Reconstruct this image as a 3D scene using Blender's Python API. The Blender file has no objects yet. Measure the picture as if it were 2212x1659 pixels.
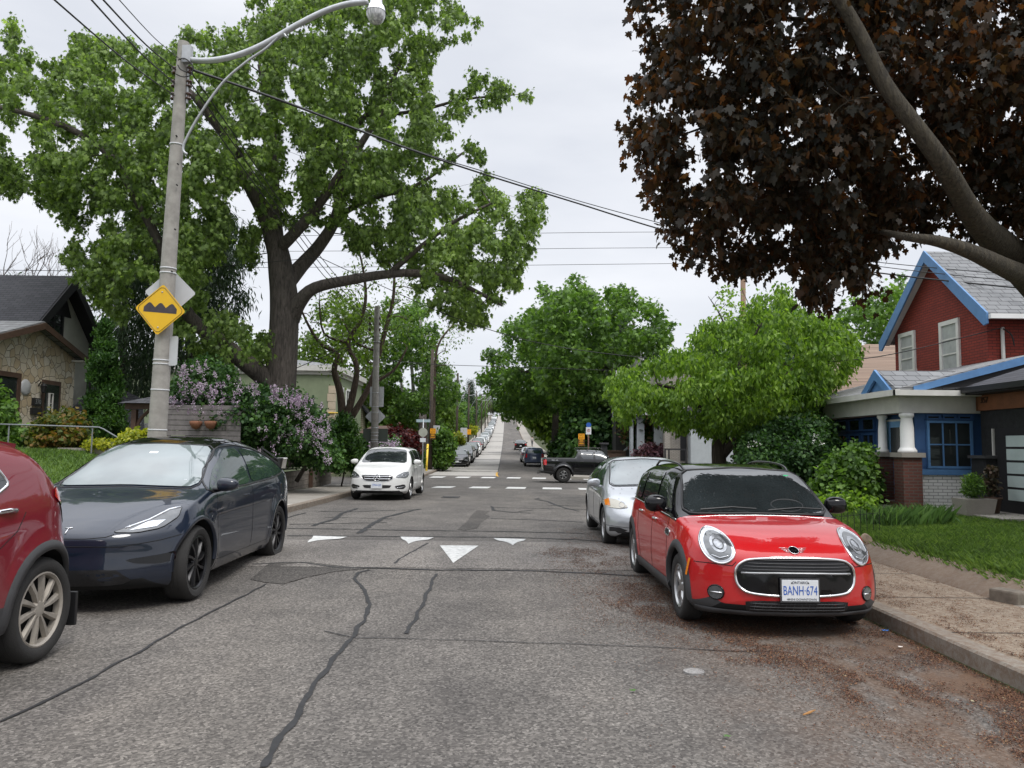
import bpy, bmesh, math, random
import numpy as np
from mathutils import Vector, Matrix, noise
from mathutils.bvhtree import BVHTree
from mathutils.geometry import delaunay_2d_cdt
rad = math.radians
SC = bpy.context.scene
COL = SC.collection
# ------------------------------------------------------------------ camera
F = 1662.0                                   # focal length for a picture 2212 wide
cam_d = bpy.data.cameras.new("camera")
cam_d.sensor_width = 36.0
cam_d.lens = F / 2212.0 * 36.0
cam_d.clip_start = 0.05
cam_d.clip_end = 3000
cam = bpy.data.objects.new("camera", cam_d)
COL.objects.link(cam)
CAMLOC = Vector((0, 0, 1.6))
CR = (Matrix.Rotation(-0.0072, 3, 'Z') @ Matrix.Rotation(rad(90 + 4.67), 3, 'X') @ Matrix.Rotation(0.012, 3, 'Z'))
M4 = CR.to_4x4(); M4.translation = CAMLOC
cam.matrix_world = M4
SC.camera = cam
# ------------------------------------------------------------------ world: overcast sky
SUN_EL, SUN_AZ = 55, 145
w = bpy.data.worlds.new("World"); SC.world = w; w.use_nodes = True
nt = w.node_tree; nt.nodes.clear()
def wn(t, **k):
    n = nt.nodes.new(t)
    for a, b in k.items(): setattr(n, a, b)
    return n
sky = wn('ShaderNodeTexSky', sky_type='NISHITA', sun_disc=False)
sky.sun_elevation = rad(SUN_EL); sky.sun_rotation = rad(SUN_AZ)
tc = wn('ShaderNodeTexCoord')
mp = wn('ShaderNodeMapping'); mp.inputs['Scale'].default_value = (1, 1, 3.2)
nz = wn('ShaderNodeTexNoise'); nz.inputs['Scale'].default_value = 2.6; nz.inputs['Detail'].default_value = 5; nz.inputs['Roughness'].default_value = .5
rmp = wn('ShaderNodeValToRGB')
rmp.color_ramp.elements[0].position = .33; rmp.color_ramp.elements[0].color = (5.3, 5.5, 5.95, 1)
rmp.color_ramp.elements[1].position = .68; rmp.color_ramp.elements[1].color = (6.7, 6.8, 7.1, 1)
sx = wn('ShaderNodeSeparateXYZ')
mr = wn('ShaderNodeMapRange'); mr.inputs[1].default_value = .52; mr.inputs[2].default_value = 1.0; mr.inputs[3].default_value = 1.0; mr.inputs[4].default_value = 3.5
mul = wn('ShaderNodeVectorMath', operation='SCALE')
mix = wn('ShaderNodeMix', data_type='RGBA'); mix.inputs[0].default_value = .93
bg = wn('ShaderNodeBackground'); bg.inputs['Strength'].default_value = .1
out = wn('ShaderNodeOutputWorld')
L = nt.links.new
L(tc.outputs['Generated'], mp.inputs[0]); L(mp.outputs[0], nz.inputs[0]); L(nz.outputs[0], rmp.inputs[0])
L(tc.outputs['Generated'], sx.inputs[0]); L(sx.outputs[2], mr.inputs[0])
L(rmp.outputs[0], mul.inputs[0]); L(mr.outputs[0], mul.inputs[3])
L(sky.outputs[0], mix.inputs[6]); L(mul.outputs[0], mix.inputs[7])
L(mix.outputs[2], bg.inputs[0]); L(bg.outputs[0], out.inputs[0])
sun_d = bpy.data.lights.new("sun", 'SUN'); sun_d.energy = 1.1; sun_d.angle = rad(18); sun_d.color = (1, .96, .9)
sun = bpy.data.objects.new("sun", sun_d); COL.objects.link(sun)
sun.rotation_euler = (rad(90 - SUN_EL), 0, rad(180 - SUN_AZ)); sun.location = (0, 0, 60)
SC.view_settings.view_transform = 'Standard'; SC.view_settings.look = 'None'
SC.view_settings.gamma = 1; SC.view_settings.use_curve_mapping = False
SC.view_settings.exposure = 0.58
SC.render.engine = 'CYCLES'
SC.cycles.max_bounces = 6; SC.cycles.transparent_max_bounces = 8; SC.cycles.diffuse_bounces = 3
SC.cycles.glossy_bounces = 3; SC.cycles.transmission_bounces = 4
SC.cycles.use_denoising = True
# ------------------------------------------------------------------ picture-to-place helpers (a point at a real depth Y)
def ray(px, py):
    return CR @ Vector(((px - 1106) / F, (829.5 - py) / F, -1))
def W(px, py, Y):
    d = ray(px, py); return CAMLOC + d * (Y / d.y)
_gy = np.array([-30, 0, 8, 22, 32, 42, 55, 66, 90, 113, 140, 163, 200, 242, 280, 311, 335, 370, 500, 900.])
_gz = np.array([0, 0, 0, 0, -.14, -.3, -.27, -.12, .42, 1.12, 2.15, 3.3, 5.5, 8.7, 11.6, 14, 15.3, 16, 16.2, 16.2])
def _slopes(x, y):
    h = np.diff(x); d = np.diff(y) / h; m = np.zeros(len(x)); m[1:-1] = np.where(d[:-1] * d[1:] > 0, 2 * d[:-1] * d[1:] / (d[:-1] + d[1:] + 1e-12), 0)
    m[0] = d[0]; m[-1] = d[-1]; return m
def hermite(x, y, q):
    x = np.asarray(x, float); y = np.asarray(y, float); m = _slopes(x, y); q = np.clip(q, x[0], x[-1])
    i = np.clip(np.searchsorted(x, q, side='right') - 1, 0, len(x) - 2); h = x[i + 1] - x[i]; t = (q - x[i]) / h
    return ((1 + 2 * t) * (1 - t) ** 2 * y[i] + t * (1 - t) ** 2 * h * m[i] + t * t * (3 - 2 * t) * y[i + 1] + t * t * (t - 1) * h * m[i + 1])
def zg(Y): return float(hermite(_gy, _gz, Y))
def hump(Y): return .07 * float(hermite([9.3, 10.4, 12.3, 13.3], [0, 1, 1, 0], Y)) if 9.3 < Y < 13.3 else 0.
def zr(Y): return zg(Y) + hump(Y)                      # road surface
def GP(px, py, dz=0.):                                  # picture point on the road surface
    d = ray(px, py); y = 10.
    for _ in range(60):
        t = (zr(y) + dz - CAMLOC.z) / d.z; y += (max(1, min(t * d.y, 400)) - y) * .6
    return Vector((d.x * t, y, zr(y) + dz))
def sstep(a, b, x):
    t = np.clip((x - a) / (b - a), 0, 1); return t * t * (3 - 2 * t)
# ------------------------------------------------------------------ object helpers
def link(o, parent=None):
    COL.objects.link(o)
    if parent: o.parent = parent
    return o
def tag(o, label=None, cat=None, group=None, kind=None):
    if label: o['label'] = label
    if cat: o['category'] = cat
    if group: o['group'] = group
    if kind: o['kind'] = kind
    return o
def empty(name, loc=(0, 0, 0), rz=0., label=None, cat=None, group=None):
    o = bpy.data.objects.new(name, None); link(o); o.location = loc; o.rotation_euler = (0, 0, rz); o.empty_display_size = .2
    return tag(o, label, cat, group)
def copy_tree(o, parent=None):
    c = o.copy(); link(c)
    if parent: c.parent = parent
    for ch in list(o.children): copy_tree(ch, c)
    return c
def mesh_obj(name, verts, faces, mats, parent=None, smooth=False, fmat=None):
    me = bpy.data.meshes.new(name)
    me.from_pydata([tuple(v) for v in verts], [], faces)
    for m in (mats if isinstance(mats, (list, tuple)) else [mats]): me.materials.append(m)
    if fmat is not None: me.polygons.foreach_set('material_index', np.asarray(fmat, dtype=np.int32))
    if smooth: me.polygons.foreach_set('use_smooth', np.ones(len(me.polygons), dtype=bool))
    me.update()
    return link(bpy.data.objects.new(name, me), parent)
class MB:
    """collects simple solids into one mesh"""
    def __init__(s): s.v = []; s.f = []; s.m = []; s.cm = 0
    def add(s, v, f):
        o = len(s.v); s.v += [tuple(p) for p in v]; s.f += [tuple(i + o for i in q) for q in f]; s.m += [s.cm] * len(f); return s
    def box(s, x0, x1, y0, y1, z0, z1):
        v = [(x0, y0, z0), (x1, y0, z0), (x1, y1, z0), (x0, y1, z0), (x0, y0, z1), (x1, y0, z1), (x1, y1, z1), (x0, y1, z1)]
        return s.add(v, [(3, 2, 1, 0), (4, 5, 6, 7), (0, 1, 5, 4), (1, 2, 6, 5), (2, 3, 7, 6), (3, 0, 4, 7)])
    def prism(s, pts, d):                # polygon pts (3D) extruded by d
        n = len(pts); d = Vector(d); v = [Vector(p) for p in pts]; v += [p + d for p in v]
        return s.add(v, [tuple(range(n))[::-1], tuple(range(n, 2 * n))] + [(i, (i + 1) % n, n + (i + 1) % n, n + i) for i in range(n)])
    def tube(s, pts, r, n=8, caps=True):
        pts = [Vector(p) for p in pts]; rr = r if isinstance(r, (list, tuple, np.ndarray)) else [r] * len(pts)
        v = []; f = []; up = Vector((0, 0, 1)); prev = None
        for i, p in enumerate(pts):
            t = (pts[min(i + 1, len(pts) - 1)] - pts[max(i - 1, 0)]).normalized()
            if prev is None: a = t.cross(up if abs(t.z) < .95 else Vector((1, 0, 0))).normalized()
            else: a = (prev - t * prev.dot(t)).normalized()
            prev = a; b = t.cross(a)
            for k in range(n):
                q = 2 * math.pi * k / n; v.append(p + (a * math.cos(q) + b * math.sin(q)) * rr[i])
        for i in range(len(pts) - 1):
            for k in range(n):
                f.append((i * n + k, i * n + (k + 1) % n, (i + 1) * n + (k + 1) % n, (i + 1) * n + k))
        if caps: f += [tuple(range(n))[::-1], tuple(range((len(pts) - 1) * n, len(pts) * n))]
        return s.add(v, f)
    def lathe(s, prof, origin=(0, 0, 0), axis='z', n=24):   # prof: (r, h)
        o = Vector(origin); v = []; f = []
        for (r, h) in prof:
            for k in range(n):
                q = 2 * math.pi * k / n; c, d = r * math.cos(q), r * math.sin(q)
                v.append(o + Vector({'z': (c, d, h), 'x': (h, c, d), 'y': (d, h, c)}[axis]))
        for i in range(len(prof) - 1):
            for k in range(n):
                f.append((i * n + k, i * n + (k + 1) % n, (i + 1) * n + (k + 1) % n, (i + 1) * n + k))
        return s.add(v, f)
    def build(s, name, mats, parent=None, smooth=False, bevel=0):
        o = mesh_obj(name, s.v, s.f, mats, parent, smooth, s.m)
        if bevel:
            b = o.modifiers.new('b', 'BEVEL'); b.width = bevel; b.segments = 2; b.limit_method = 'ANGLE'
        return o
def box_obj(name, x0, x1, y0, y1, z0, z1, m, parent=None, bevel=0):
    return MB().box(x0, x1, y0, y1, z0, z1).build(name, m, parent, bevel=bevel)
def smooth_path(pts, k=6):
    pts = [Vector(p) for p in pts]
    if len(pts) < 3: return pts
    o = []
    for i in range(len(pts) - 1):
        a, b, c, d = pts[max(i - 1, 0)], pts[i], pts[i + 1], pts[min(i + 2, len(pts) - 1)]
        for j in range(k):
            t = j / k
            o.append(.5 * ((2 * b) + (c - a) * t + (2 * a - 5 * b + 4 * c - d) * t * t + (3 * b - a - 3 * c + d) * t ** 3))
    return o + [pts[-1]]
def text_obj(name, s, size, m, parent, loc, rot, ext=.001, align='CENTER', sx=1.):
    cu = bpy.data.curves.new(name, 'FONT'); cu.body = s; cu.size = size; cu.align_x = align; cu.align_y = 'CENTER'; cu.extrude = ext; cu.resolution_u = 3
    t = bpy.data.objects.new('tmp', cu); COL.objects.link(t)
    bpy.context.view_layer.update()
    me = bpy.data.meshes.new_from_object(t.evaluated_get(bpy.context.evaluated_depsgraph_get()))
    bpy.data.objects.remove(t); bpy.data.curves.remove(cu)
    me.materials.clear(); me.materials.append(m)
    o = bpy.data.objects.new(name, me); link(o, parent); o.location = loc; o.rotation_euler = rot; o.scale = (sx, 1, 1)
    return o
# ------------------------------------------------------------------ materials
class NT:
    def __init__(s, name):
        s.m = bpy.data.materials.new(name); s.m.use_nodes = True; s.t = s.m.node_tree; s.t.nodes.clear()
        s.out = s.n('ShaderNodeOutputMaterial')
    def n(s, t, **k):
        x = s.t.nodes.new(t)
        for a, b in k.items(): setattr(x, a, b)
        return x
    def l(s, a, b): s.t.links.new(a, b)
    def bsdf(s, **k):
        b = s.n('ShaderNodeBsdfPrincipled')
        for a, v in k.items(): b.inputs[a.replace('_', ' ')].default_value = v
        s.l(b.outputs[0], s.out.inputs[0]); return b
    def co(s, kind='Object', scale=(1, 1, 1)):
        c = s.n('ShaderNodeTexCoord'); m = s.n('ShaderNodeMapping'); m.inputs['Scale'].default_value = scale
        s.l(c.outputs[kind], m.inputs[0]); return m.outputs[0]
    def noise(s, vec, sc, det=3, rough=.5, dist=0.):
        x = s.n('ShaderNodeTexNoise'); x.inputs['Scale'].default_value = sc; x.inputs['Detail'].default_value = det
        x.inputs['Roughness'].default_value = rough; x.inputs['Distortion'].default_value = dist
        if vec is not None: s.l(vec, x.inputs[0])
        return x.outputs[0]
    def ramp(s, v, stops):
        r = s.n('ShaderNodeValToRGB'); e = r.color_ramp.elements
        while len(e) < len(stops): e.new(.5)
        for q, (p, c) in zip(e, stops): q.position = p; q.color = (*c, 1) if len(c) == 3 else c
        s.l(v, r.inputs[0]); return r.outputs[0]
    def mix(s, f, a, b, mode='MIX'):
        x = s.n('ShaderNodeMix', data_type='RGBA', blend_type=mode)
        for i, v in ((0, f), (6, a), (7, b)):
            if isinstance(v, (int, float)): x.inputs[i].default_value = v
            elif isinstance(v, tuple): x.inputs[i].default_value = (*v, 1)
            else: s.l(v, x.inputs[i])
        return x.outputs[2]
    def math(s, op, a, b=0.):
        x = s.n('ShaderNodeMath', operation=op)
        for i, v in ((0, a), (1, b)):
            if isinstance(v, (int, float)): x.inputs[i].default_value = v
            else: s.l(v, x.inputs[i])
        return x.outputs[0]
    def bump(s, b, h, st=.3, d=.01):
        x = s.n('ShaderNodeBump'); x.inputs['Strength'].default_value = st; x.inputs['Distance'].default_value = d
        s.l(h, x.inputs['Height']); s.l(x.outputs[0], b.inputs['Normal'])
_mc = {}
def plain(name, c, r=.6, metal=0., var=.12, sc=3., coat=0., spec=.5, bump=0.):
    if name in _mc: return _mc[name]
    t = NT(name); b = t.bsdf(Roughness=r, Metallic=metal, Coat_Weight=coat, Specular_IOR_Level=spec); b.inputs['Coat Roughness'].default_value = .03
    v = t.co(); n = t.noise(v, sc, 5, .6)
    hi = tuple(min(1, x * (1 + var)) for x in c); lo = tuple(x * (1 - var) for x in c)
    t.l(t.ramp(n, [(.3, lo), (.7, hi)]), b.inputs['Base Color'])
    if bump: t.bump(b, t.noise(v, sc * 12, 4), bump, .01)
    _mc[name] = t.m; return t.m
def paint(name, c, metal=.0, flake=0., dirt=.0, r=.35):
    t = NT(name); b = t.bsdf(Roughness=r, Metallic=metal, Coat_Weight=1., Specular_IOR_Level=.15); b.inputs['Coat Roughness'].default_value = .02; b.inputs['Coat IOR'].default_value = 1.55
    v = t.co(); n = t.noise(v, 1.5, 4)
    col = t.mix(.0, c, c)
    if flake: col = t.mix(t.math('MULTIPLY', t.noise(v, 900, 1), flake), c, tuple(min(1, x * 2 + .02) for x in c))
    if dirt:
        sp = t.n('ShaderNodeSeparateXYZ'); t.l(v, sp.inputs[0])
        z = t.n('ShaderNodeMapRange'); z.inputs[1].default_value = .9; z.inputs[2].default_value = .15; t.l(sp.outputs[2], z.inputs[0])
        d = t.math('MULTIPLY', t.math('MULTIPLY', z.outputs[0], t.noise(v, 6, 6, .7)), dirt)
        col = t.mix(d, col, (.16, .14, .12)); t.l(t.math('MULTIPLY', t.math('SUBTRACT', 1., t.math('MULTIPLY', d, 1.4)), 1.), b.inputs['Coat Weight'])
    t.l(col, b.inputs['Base Color']); return t.m
def glass_dark(name, c=(.012, .015, .016), ior=1.75, r=.02):
    t = NT(name); b = t.bsdf(Roughness=r, IOR=ior); t.l(t.ramp(t.noise(t.co(), 2.2, 2), [(.35, c), (.7, tuple(x * 1.6 for x in c))]), b.inputs['Base Color']); return t.m
def leaf_mat(name, cols, trans=.45, rough=.55, tcol=None, spec=.35):
    """cols: dark .. light base colours, picked leaf by leaf"""
    t = NT(name); g = t.n('ShaderNodeNewGeometry')
    big = t.noise(t.co(), .55, 3, .6)
    f = t.math('ADD', t.math('MULTIPLY', g.outputs['Random Per Island'], .75), t.math('MULTIPLY', t.math('SUBTRACT', big, .5), 1.1))
    st = [(i / (len(cols) - 1) * .8 + .05, c) for i, c in enumerate(cols)]
    c = t.ramp(f, st)
    b = t.n('ShaderNodeBsdfPrincipled'); b.inputs['Roughness'].default_value = rough; b.inputs['Specular IOR Level'].default_value = spec
    t.l(c, b.inputs['Base Color'])
    tr = t.n('ShaderNodeBsdfTranslucent')
    t.l(t.mix(1., c, tcol or (1.5, 1.6, .7), 'MULTIPLY'), tr.inputs[0])
    m = t.n('ShaderNodeMixShader'); m.inputs[0].default_value = trans; t.l(b.outputs[0], m.inputs[1]); t.l(tr.outputs[0], m.inputs[2])
    t.l(m.outputs[0], t.out.inputs[0]); return t.m
def bark_mat(name, a, b_, sc=6.):
    t = NT(name); b = t.bsdf(Roughness=.9); v = t.co(scale=(1, 1, .18)); n = t.noise(v, sc * 3, 6, .65, .6); n2 = t.noise(v, sc * .7, 3)
    t.l(t.mix(t.math('MULTIPLY', n2, .5), t.ramp(n, [(.35, a), (.65, b_)]), tuple(x * .6 for x in b_)), b.inputs['Base Color']); t.bump(b, n, 1., .05); return t.m
def brick_mat(name, c1, c2, mortar, w=.21, h=.07, ms=.012, plane='y', var=.4, bump=.6):
    """plane: 'x' for walls in the YZ plane, 'y' for walls in the XZ plane, 'a' chosen by the normal"""
    t = NT(name); b = t.bsdf(Roughness=.85); c = t.n('ShaderNodeTexCoord'); s = t.n('ShaderNodeSeparateXYZ'); t.l(c.outputs['Object'], s.inputs[0])
    u = t.math('ADD', s.outputs[0], s.outputs[1])
    k = t.n('ShaderNodeCombineXYZ'); t.l(u, k.inputs[0]); t.l(s.outputs[2], k.inputs[1])
    br = t.n('ShaderNodeTexBrick'); t.l(k.outputs[0], br.inputs[0])
    br.inputs['Scale'].default_value = 1; br.inputs['Brick Width'].default_value = w; br.inputs['Row Height'].default_value = h; br.inputs['Mortar Size'].default_value = ms
    br.inputs['Color1'].default_value = (*c1, 1); br.inputs['Color2'].default_value = (*c2, 1); br.inputs['Mortar'].default_value = (*mortar, 1); br.inputs['Mortar Smooth'].default_value = .2
    n = t.noise(t.co(), 1.6, 5, .65)
    t.l(t.mix(t.math('MULTIPLY', n, var), br.outputs[0], tuple(x * .45 for x in c1)), b.inputs['Base Color'])
    t.bump(b, t.math('SUBTRACT', t.math('MULTIPLY', t.noise(t.co(), 60, 3), .3), br.outputs[1]), bump, .01); return t.m
def shingle_mat(name, c1, c2, w=.3, h=.14, gap=(.02, .02, .022), axis='x'):
    t = NT(name); b = t.bsdf(Roughness=.92); c = t.n('ShaderNodeTexCoord'); s = t.n('ShaderNodeSeparateXYZ'); t.l(c.outputs['Object'], s.inputs[0])
    k = t.n('ShaderNodeCombineXYZ'); t.l(s.outputs[{'x': 0, 'y': 1}[axis]], k.inputs[0]); t.l(s.outputs[2], k.inputs[1])
    br = t.n('ShaderNodeTexBrick'); t.l(k.outputs[0], br.inputs[0])
    br.inputs['Scale'].default_value = 1; br.inputs['Brick Width'].default_value = w; br.inputs['Row Height'].default_value = h; br.inputs['Mortar Size'].default_value = .009
    br.inputs['Color1'].default_value = (*c1, 1); br.inputs['Color2'].default_value = (*c2, 1); br.inputs['Mortar'].default_value = (*gap, 1)
    t.l(t.mix(t.math('MULTIPLY', t.noise(t.co(), 30, 5, .7), .5), br.outputs[0], tuple(x * .6 for x in c2)), b.inputs['Base Color']); t.bump(b, br.outputs[1], -.6, .02); return t.m
M = {}
M['black'] = plain('black_plastic', (.012, .012, .013), .45)
M['blackgloss'] = plain('black_gloss', (.004, .004, .005), .08, spec=.4)
M['tyre'] = plain('tyre_rubber', (.022, .021, .02), .85, bump=.3, sc=8)
M['dark'] = plain('dark_void', (.004, .004, .004), .9)
M['chrome'] = plain('chrome', (.75, .75, .76), .12, 1., .03)
M['alloy'] = plain('alloy_wheel', (.42, .42, .42), .32, .85, .08)
M['dustyalloy'] = plain('dusty_alloy', (.33, .30, .26), .55, .4, .2, 9)
M['blackalloy'] = plain('black_alloy', (.02, .02, .022), .3, .6, .1)
M['steel'] = plain('galvanised_steel', (.42, .43, .44), .42, .6, .12, 6)
M['signback'] = plain('sign_back', (.52, .53, .54), .55, .15, .06, 4)
M['concpole'] = plain('pole_concrete', (.30, .285, .26), .9, 0, .22, 5, bump=.5)
M['woodpole'] = bark_mat('wood_pole', (.035, .026, .02), (.10, .078, .06), 4)
M['white'] = plain('white_paint', (.74, .74, .72), .5, 0, .06)
M['trimwhite'] = plain('white_trim', (.62, .61, .57), .5, 0, .1)
M['winglass'] = glass_dark('window_glass', (.02, .024, .024), 1.6, .05)
M['interior'] = plain('painted_dim_interior', (.03, .03, .028), .9)  # near-black colour paints in the dark behind the porch columns
M['wire'] = plain('cable', (.008, .008, .008), .6)
# ================================================================== GROUND, ROADS, PAVEMENT
KL = lambda Y: float(np.interp(Y, [0, 14, 22, 32, 50, 70, 400], [-5.35, -5.3, -4.95, -4.9, -5.0, -5.1, -5.1]))   # left kerb line
KR = lambda Y: float(np.interp(Y, [0, 8, 20, 400], [3.52, 3.5, 3.5, 3.42]))                                        # right kerb line
X0, X1 = 33.6, 45.4                     # the cross street runs from Y = X0 to X1
def terrain(X, Y):
    """height of the earth beside the road"""
    z = zg(Y) - .06
    near = 1 - sstep(29, 33, Y); far = sstep(46, 52, Y)
    if X < 0:
        z += near * (.17 + 1.22 * sstep(-7.3, -11.3, X) * sstep(6, 17, Y) + .35 * sstep(-6.9, -8, X) * sstep(20, 24, Y)) + far * (.1 + .5 * sstep(-7, -11, X) + .03 * max(0, -X - 12))
    else:
        z += near * (.17 + .19 * sstep(4.97, 5.45, X) * sstep(7.3, 8., Y) * (1 - .5 * sstep(10.5, 15.5, Y))) + far * (.15 + .3 * sstep(5.8, 8, X) + .02 * max(0, X - 12))
    if abs(X) < 6.6: z = min(z, zg(Y) - .12) if (KL(Y) - .25 < X < KR(Y) + .25) else z
    return float(z)
def asphalt_mat(name='asphalt', gain=1.):
    t = NT(name); b = t.bsdf(Roughness=.88, Specular_IOR_Level=.3); v = t.co()
    fine = t.n('ShaderNodeTexVoronoi'); fine.inputs['Scale'].default_value = 62; t.l(v, fine.inputs[0])
    spk = t.ramp(t.math('ADD', t.math('MULTIPLY', fine.outputs[1], .55), t.math('MULTIPLY', t.noise(v, 150, 3, .7), .5)),
                 [(p_, tuple(q * gain for q in c_)) for p_, c_ in ((.22, (.05, .046, .042)), (.42, (.108, .099, .091)), (.58, (.158, .145, .132)), (.72, (.23, .212, .193)), (.85, (.36, .335, .305)))])
    mid = t.noise(v, 1.1, 6, .65); wide = t.noise(t.co(scale=(1, .25, 1)), .45, 4, .6)
    col = t.mix(.85, spk, t.ramp(mid, [(.3, (.62, .62, .62)), (.7, (1.08, 1.07, 1.05))]), 'MULTIPLY')
    # worn lighter wheel lanes and darker rubber lane along the street
    col = t.mix(.75, col, t.ramp(wide, [(.32, (.66, .66, .68)), (.5, (.95, .95, .95)), (.68, (1.16, 1.14, 1.1))]), 'MULTIPLY')
    s = t.n('ShaderNodeSeparateXYZ'); t.l(v, s.inputs[0])
    # dirt and fallen maple flowers near the right kerb
    g = t.n('ShaderNodeMapRange'); g.inputs[1].default_value = 1.0; g.inputs[2].default_value = 3.5; t.l(s.outputs[0], g.inputs[0])
    gy = t.n('ShaderNodeMapRange'); gy.inputs[1].default_value = 15; gy.inputs[2].default_value = 9; t.l(s.outputs[1], gy.inputs[0])
    m1 = t.noise(t.co(scale=(1, .55, 1)), 2.2, 8, .72, .5)
    msk = t.math('MULTIPLY', t.math('MULTIPLY', g.outputs[0], gy.outputs[0]), t.ramp(m1, [(.34, (0, 0, 0)), (.58, (1, 1, 1))]))
    col = t.mix(t.math('MULTIPLY', msk, .92), col, t.mix(t.noise(v, 60, 3), (.07, .038, .022), (.16, .09, .05)))
    t.l(col, b.inputs['Base Color'])
    t.bump(b, t.math('ADD', fine.outputs[0], t.noise(v, 170, 3)), .5, .006); return t.m
def concrete_mat(name, base, leafy=0., sc=1.):
    t = NT(name); b = t.bsdf(Roughness=.9); v = t.co(); n = t.noise(v, 2.2 * sc, 7, .7); f = t.noise(v, 150, 2)
    lo = tuple(x * .68 for x in base); hi = tuple(min(1, x * 1.14) for x in base)
    col = t.mix(.5, t.ramp(n, [(.3, lo), (.7, hi)]), t.ramp(f, [(.3, lo), (.7, hi)]))
    if leafy: col = t.mix(t.math('MULTIPLY', t.ramp(t.noise(v, 16, 8, .8, .4), [(.40, (0, 0, 0)), (.60, (1, 1, 1))]), leafy), col, (.13, .075, .042))
    t.l(col, b.inputs['Base Color']); t.bump(b, f, .4, .004); return t.m
M['asphalt'] = asphalt_mat('asphalt', .95)
M['hump'] = asphalt_mat('hump_asphalt', 1.3)
M['darkasph'] = asphalt_mat('dark_asphalt', .72)
M['seal'] = plain('bitumen_seal', (.019, .019, .020), .75, var=.35, sc=14)
M['patchasph'] = asphalt_mat('asphalt_patch', .6)
M['conc'] = concrete_mat('pavement_concrete', (.30, .275, .24))
M['concleaf'] = concrete_mat('leaf_strewn_concrete', (.30, .25, .19), .85)
M['roadconc'] = concrete_mat('road_concrete', (.36, .34, .31), 0, .4)
M['laneband'] = concrete_mat('lane_band_concrete', (.13, .125, .118))
M['kerb'] = concrete_mat('kerb_concrete', (.24, .215, .18), .7)
M['rpaint'] = plain('road_paint', (.52, .52, .50), .75, var=.3, sc=16)
M['ypaint'] = plain('yellow_road_paint', (.50, .28, .035), .75, var=.2, sc=12)
t = NT('grass'); b = t.bsdf(Roughness=.9); v = t.co(); n = t.noise(v, 1.2, 6, .7); f = t.noise(v, 60, 4, .8)
t.l(t.mix(.55, t.ramp(n, [(.3, (.055, .10, .022)), (.7, (.13, .215, .05))]), t.ramp(f, [(.3, (.035, .08, .012)), (.7, (.17, .32, .05))])), b.inputs['Base Color']); t.bump(b, f, .9, .04); M['grass'] = t.m
t = NT('soil'); b = t.bsdf(Roughness=.95); v = t.co(); n = t.noise(v, 3, 6, .7)
t.l(t.ramp(n, [(.3, (.035, .03, .016)), (.6, (.05, .065, .02)), (.75, (.06, .1, .03))]), b.inputs['Base Color']); M['soil'] = t.m

# one sheet of earth out to the horizon
xs = sorted(set(list(np.round(np.concatenate([np.linspace(-900, -120, 8), np.linspace(-100, -24, 12), np.arange(-22, -4, .35), np.arange(-4, 4, 1.), np.arange(4, 4.8, .25), np.arange(4.85, 5.6, .09), np.arange(5.75, 9, .25), np.arange(9, 24, 1), np.linspace(26, 100, 12), np.linspace(120, 900, 8)]), 3))))
ys = list(np.concatenate([np.arange(-30, 0, 5), np.arange(0, 60, .6), np.arange(60, 400, 6), np.linspace(420, 1500, 10)]))
V = []; Fc = []
for y in ys:
    for x in xs: V.append((x, y, terrain(x, y)))
nx = len(xs)
for j in range(len(ys) - 1):
    for i in range(nx - 1): Fc.append((j * nx + i, j * nx + i + 1, (j + 1) * nx + i + 1, (j + 1) * nx + i))
fm = []
for f in Fc:
    c = (np.array(V[f[0]]) + np.array(V[f[2]])) / 2
    lawn = (-14 < c[0] < -7.2 and c[1] < 20.5) or (5.0 < c[0] < 10.2 and 7.3 < c[1] < 17) or c[1] > 330
    fm.append(0 if lawn else 1)
tag(mesh_obj('ground', V, Fc, [M['grass'], M['soil']], None, True, fm), kind='structure', label='grass and earth beside the street')

def strip(name, fx0, fx1, y0, y1, fz, m, parent=None, step=.5, nxd=1, thick=0, kind='structure', label=None):
    n = max(2, int((y1 - y0) / step)); V = []; Fc = []
    for j in range(n + 1):
        y = y0 + (y1 - y0) * j / n; a, c = fx0(y), fx1(y)
        for i in range(nxd + 1):
            x = a + (c - a) * i / nxd; V.append((x, y, fz(x, y)))
    k = nxd + 1
    for j in range(n):
        for i in range(nxd): Fc.append((j * k + i, j * k + i + 1, (j + 1) * k + i + 1, (j + 1) * k + i))
    if thick:
        o = len(V); V += [(x, y, z - thick) for x, y, z in V]; 
        for j in range(n):
            for i, fl in ((0, 1), (nxd, 0)):
                q = (j * k + i, (j + 1) * k + i, o + (j + 1) * k + i, o + j * k + i); Fc.append(q if fl else q[::-1])
        for i in range(nxd): Fc.append((i + 1, i, o + i, o + i + 1)); Fc.append((n * k + i, n * k + i + 1, o + n * k + i + 1, o + n * k + i))
    ob = mesh_obj(name, V, Fc, m, parent)
    if kind and not parent: tag(ob, label, None, None, kind)
    return ob
crown = lambda x: -.012 * ((x + .8) / 4.2) ** 2
road = strip('road', lambda y: KL(y) if not X0 < y < X1 else KL(y), KR, -12, 520, lambda x, y: zr(y) + crown(x), M['asphalt'], step=.12, nxd=6, label='worn grey asphalt street running away and up the hill')
# cross street
for nm, a, c in (('cross_street', lambda y: -90., lambda y: KL(y)), ('cross_street', lambda y: KR(y), lambda y: 90.)):
    strip(nm, a, c, X0 - 1.3, X1 + 1.3, lambda x, y: zr(y) - .012 - .012 * (abs(x) > 7), M['darkasph'], step=.6, nxd=8, label='side street crossing at the dip on the %s' % ('left' if a(1) < -50 else 'right'))
def disc(name, cx, cy, r, m, dz): pass
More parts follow.
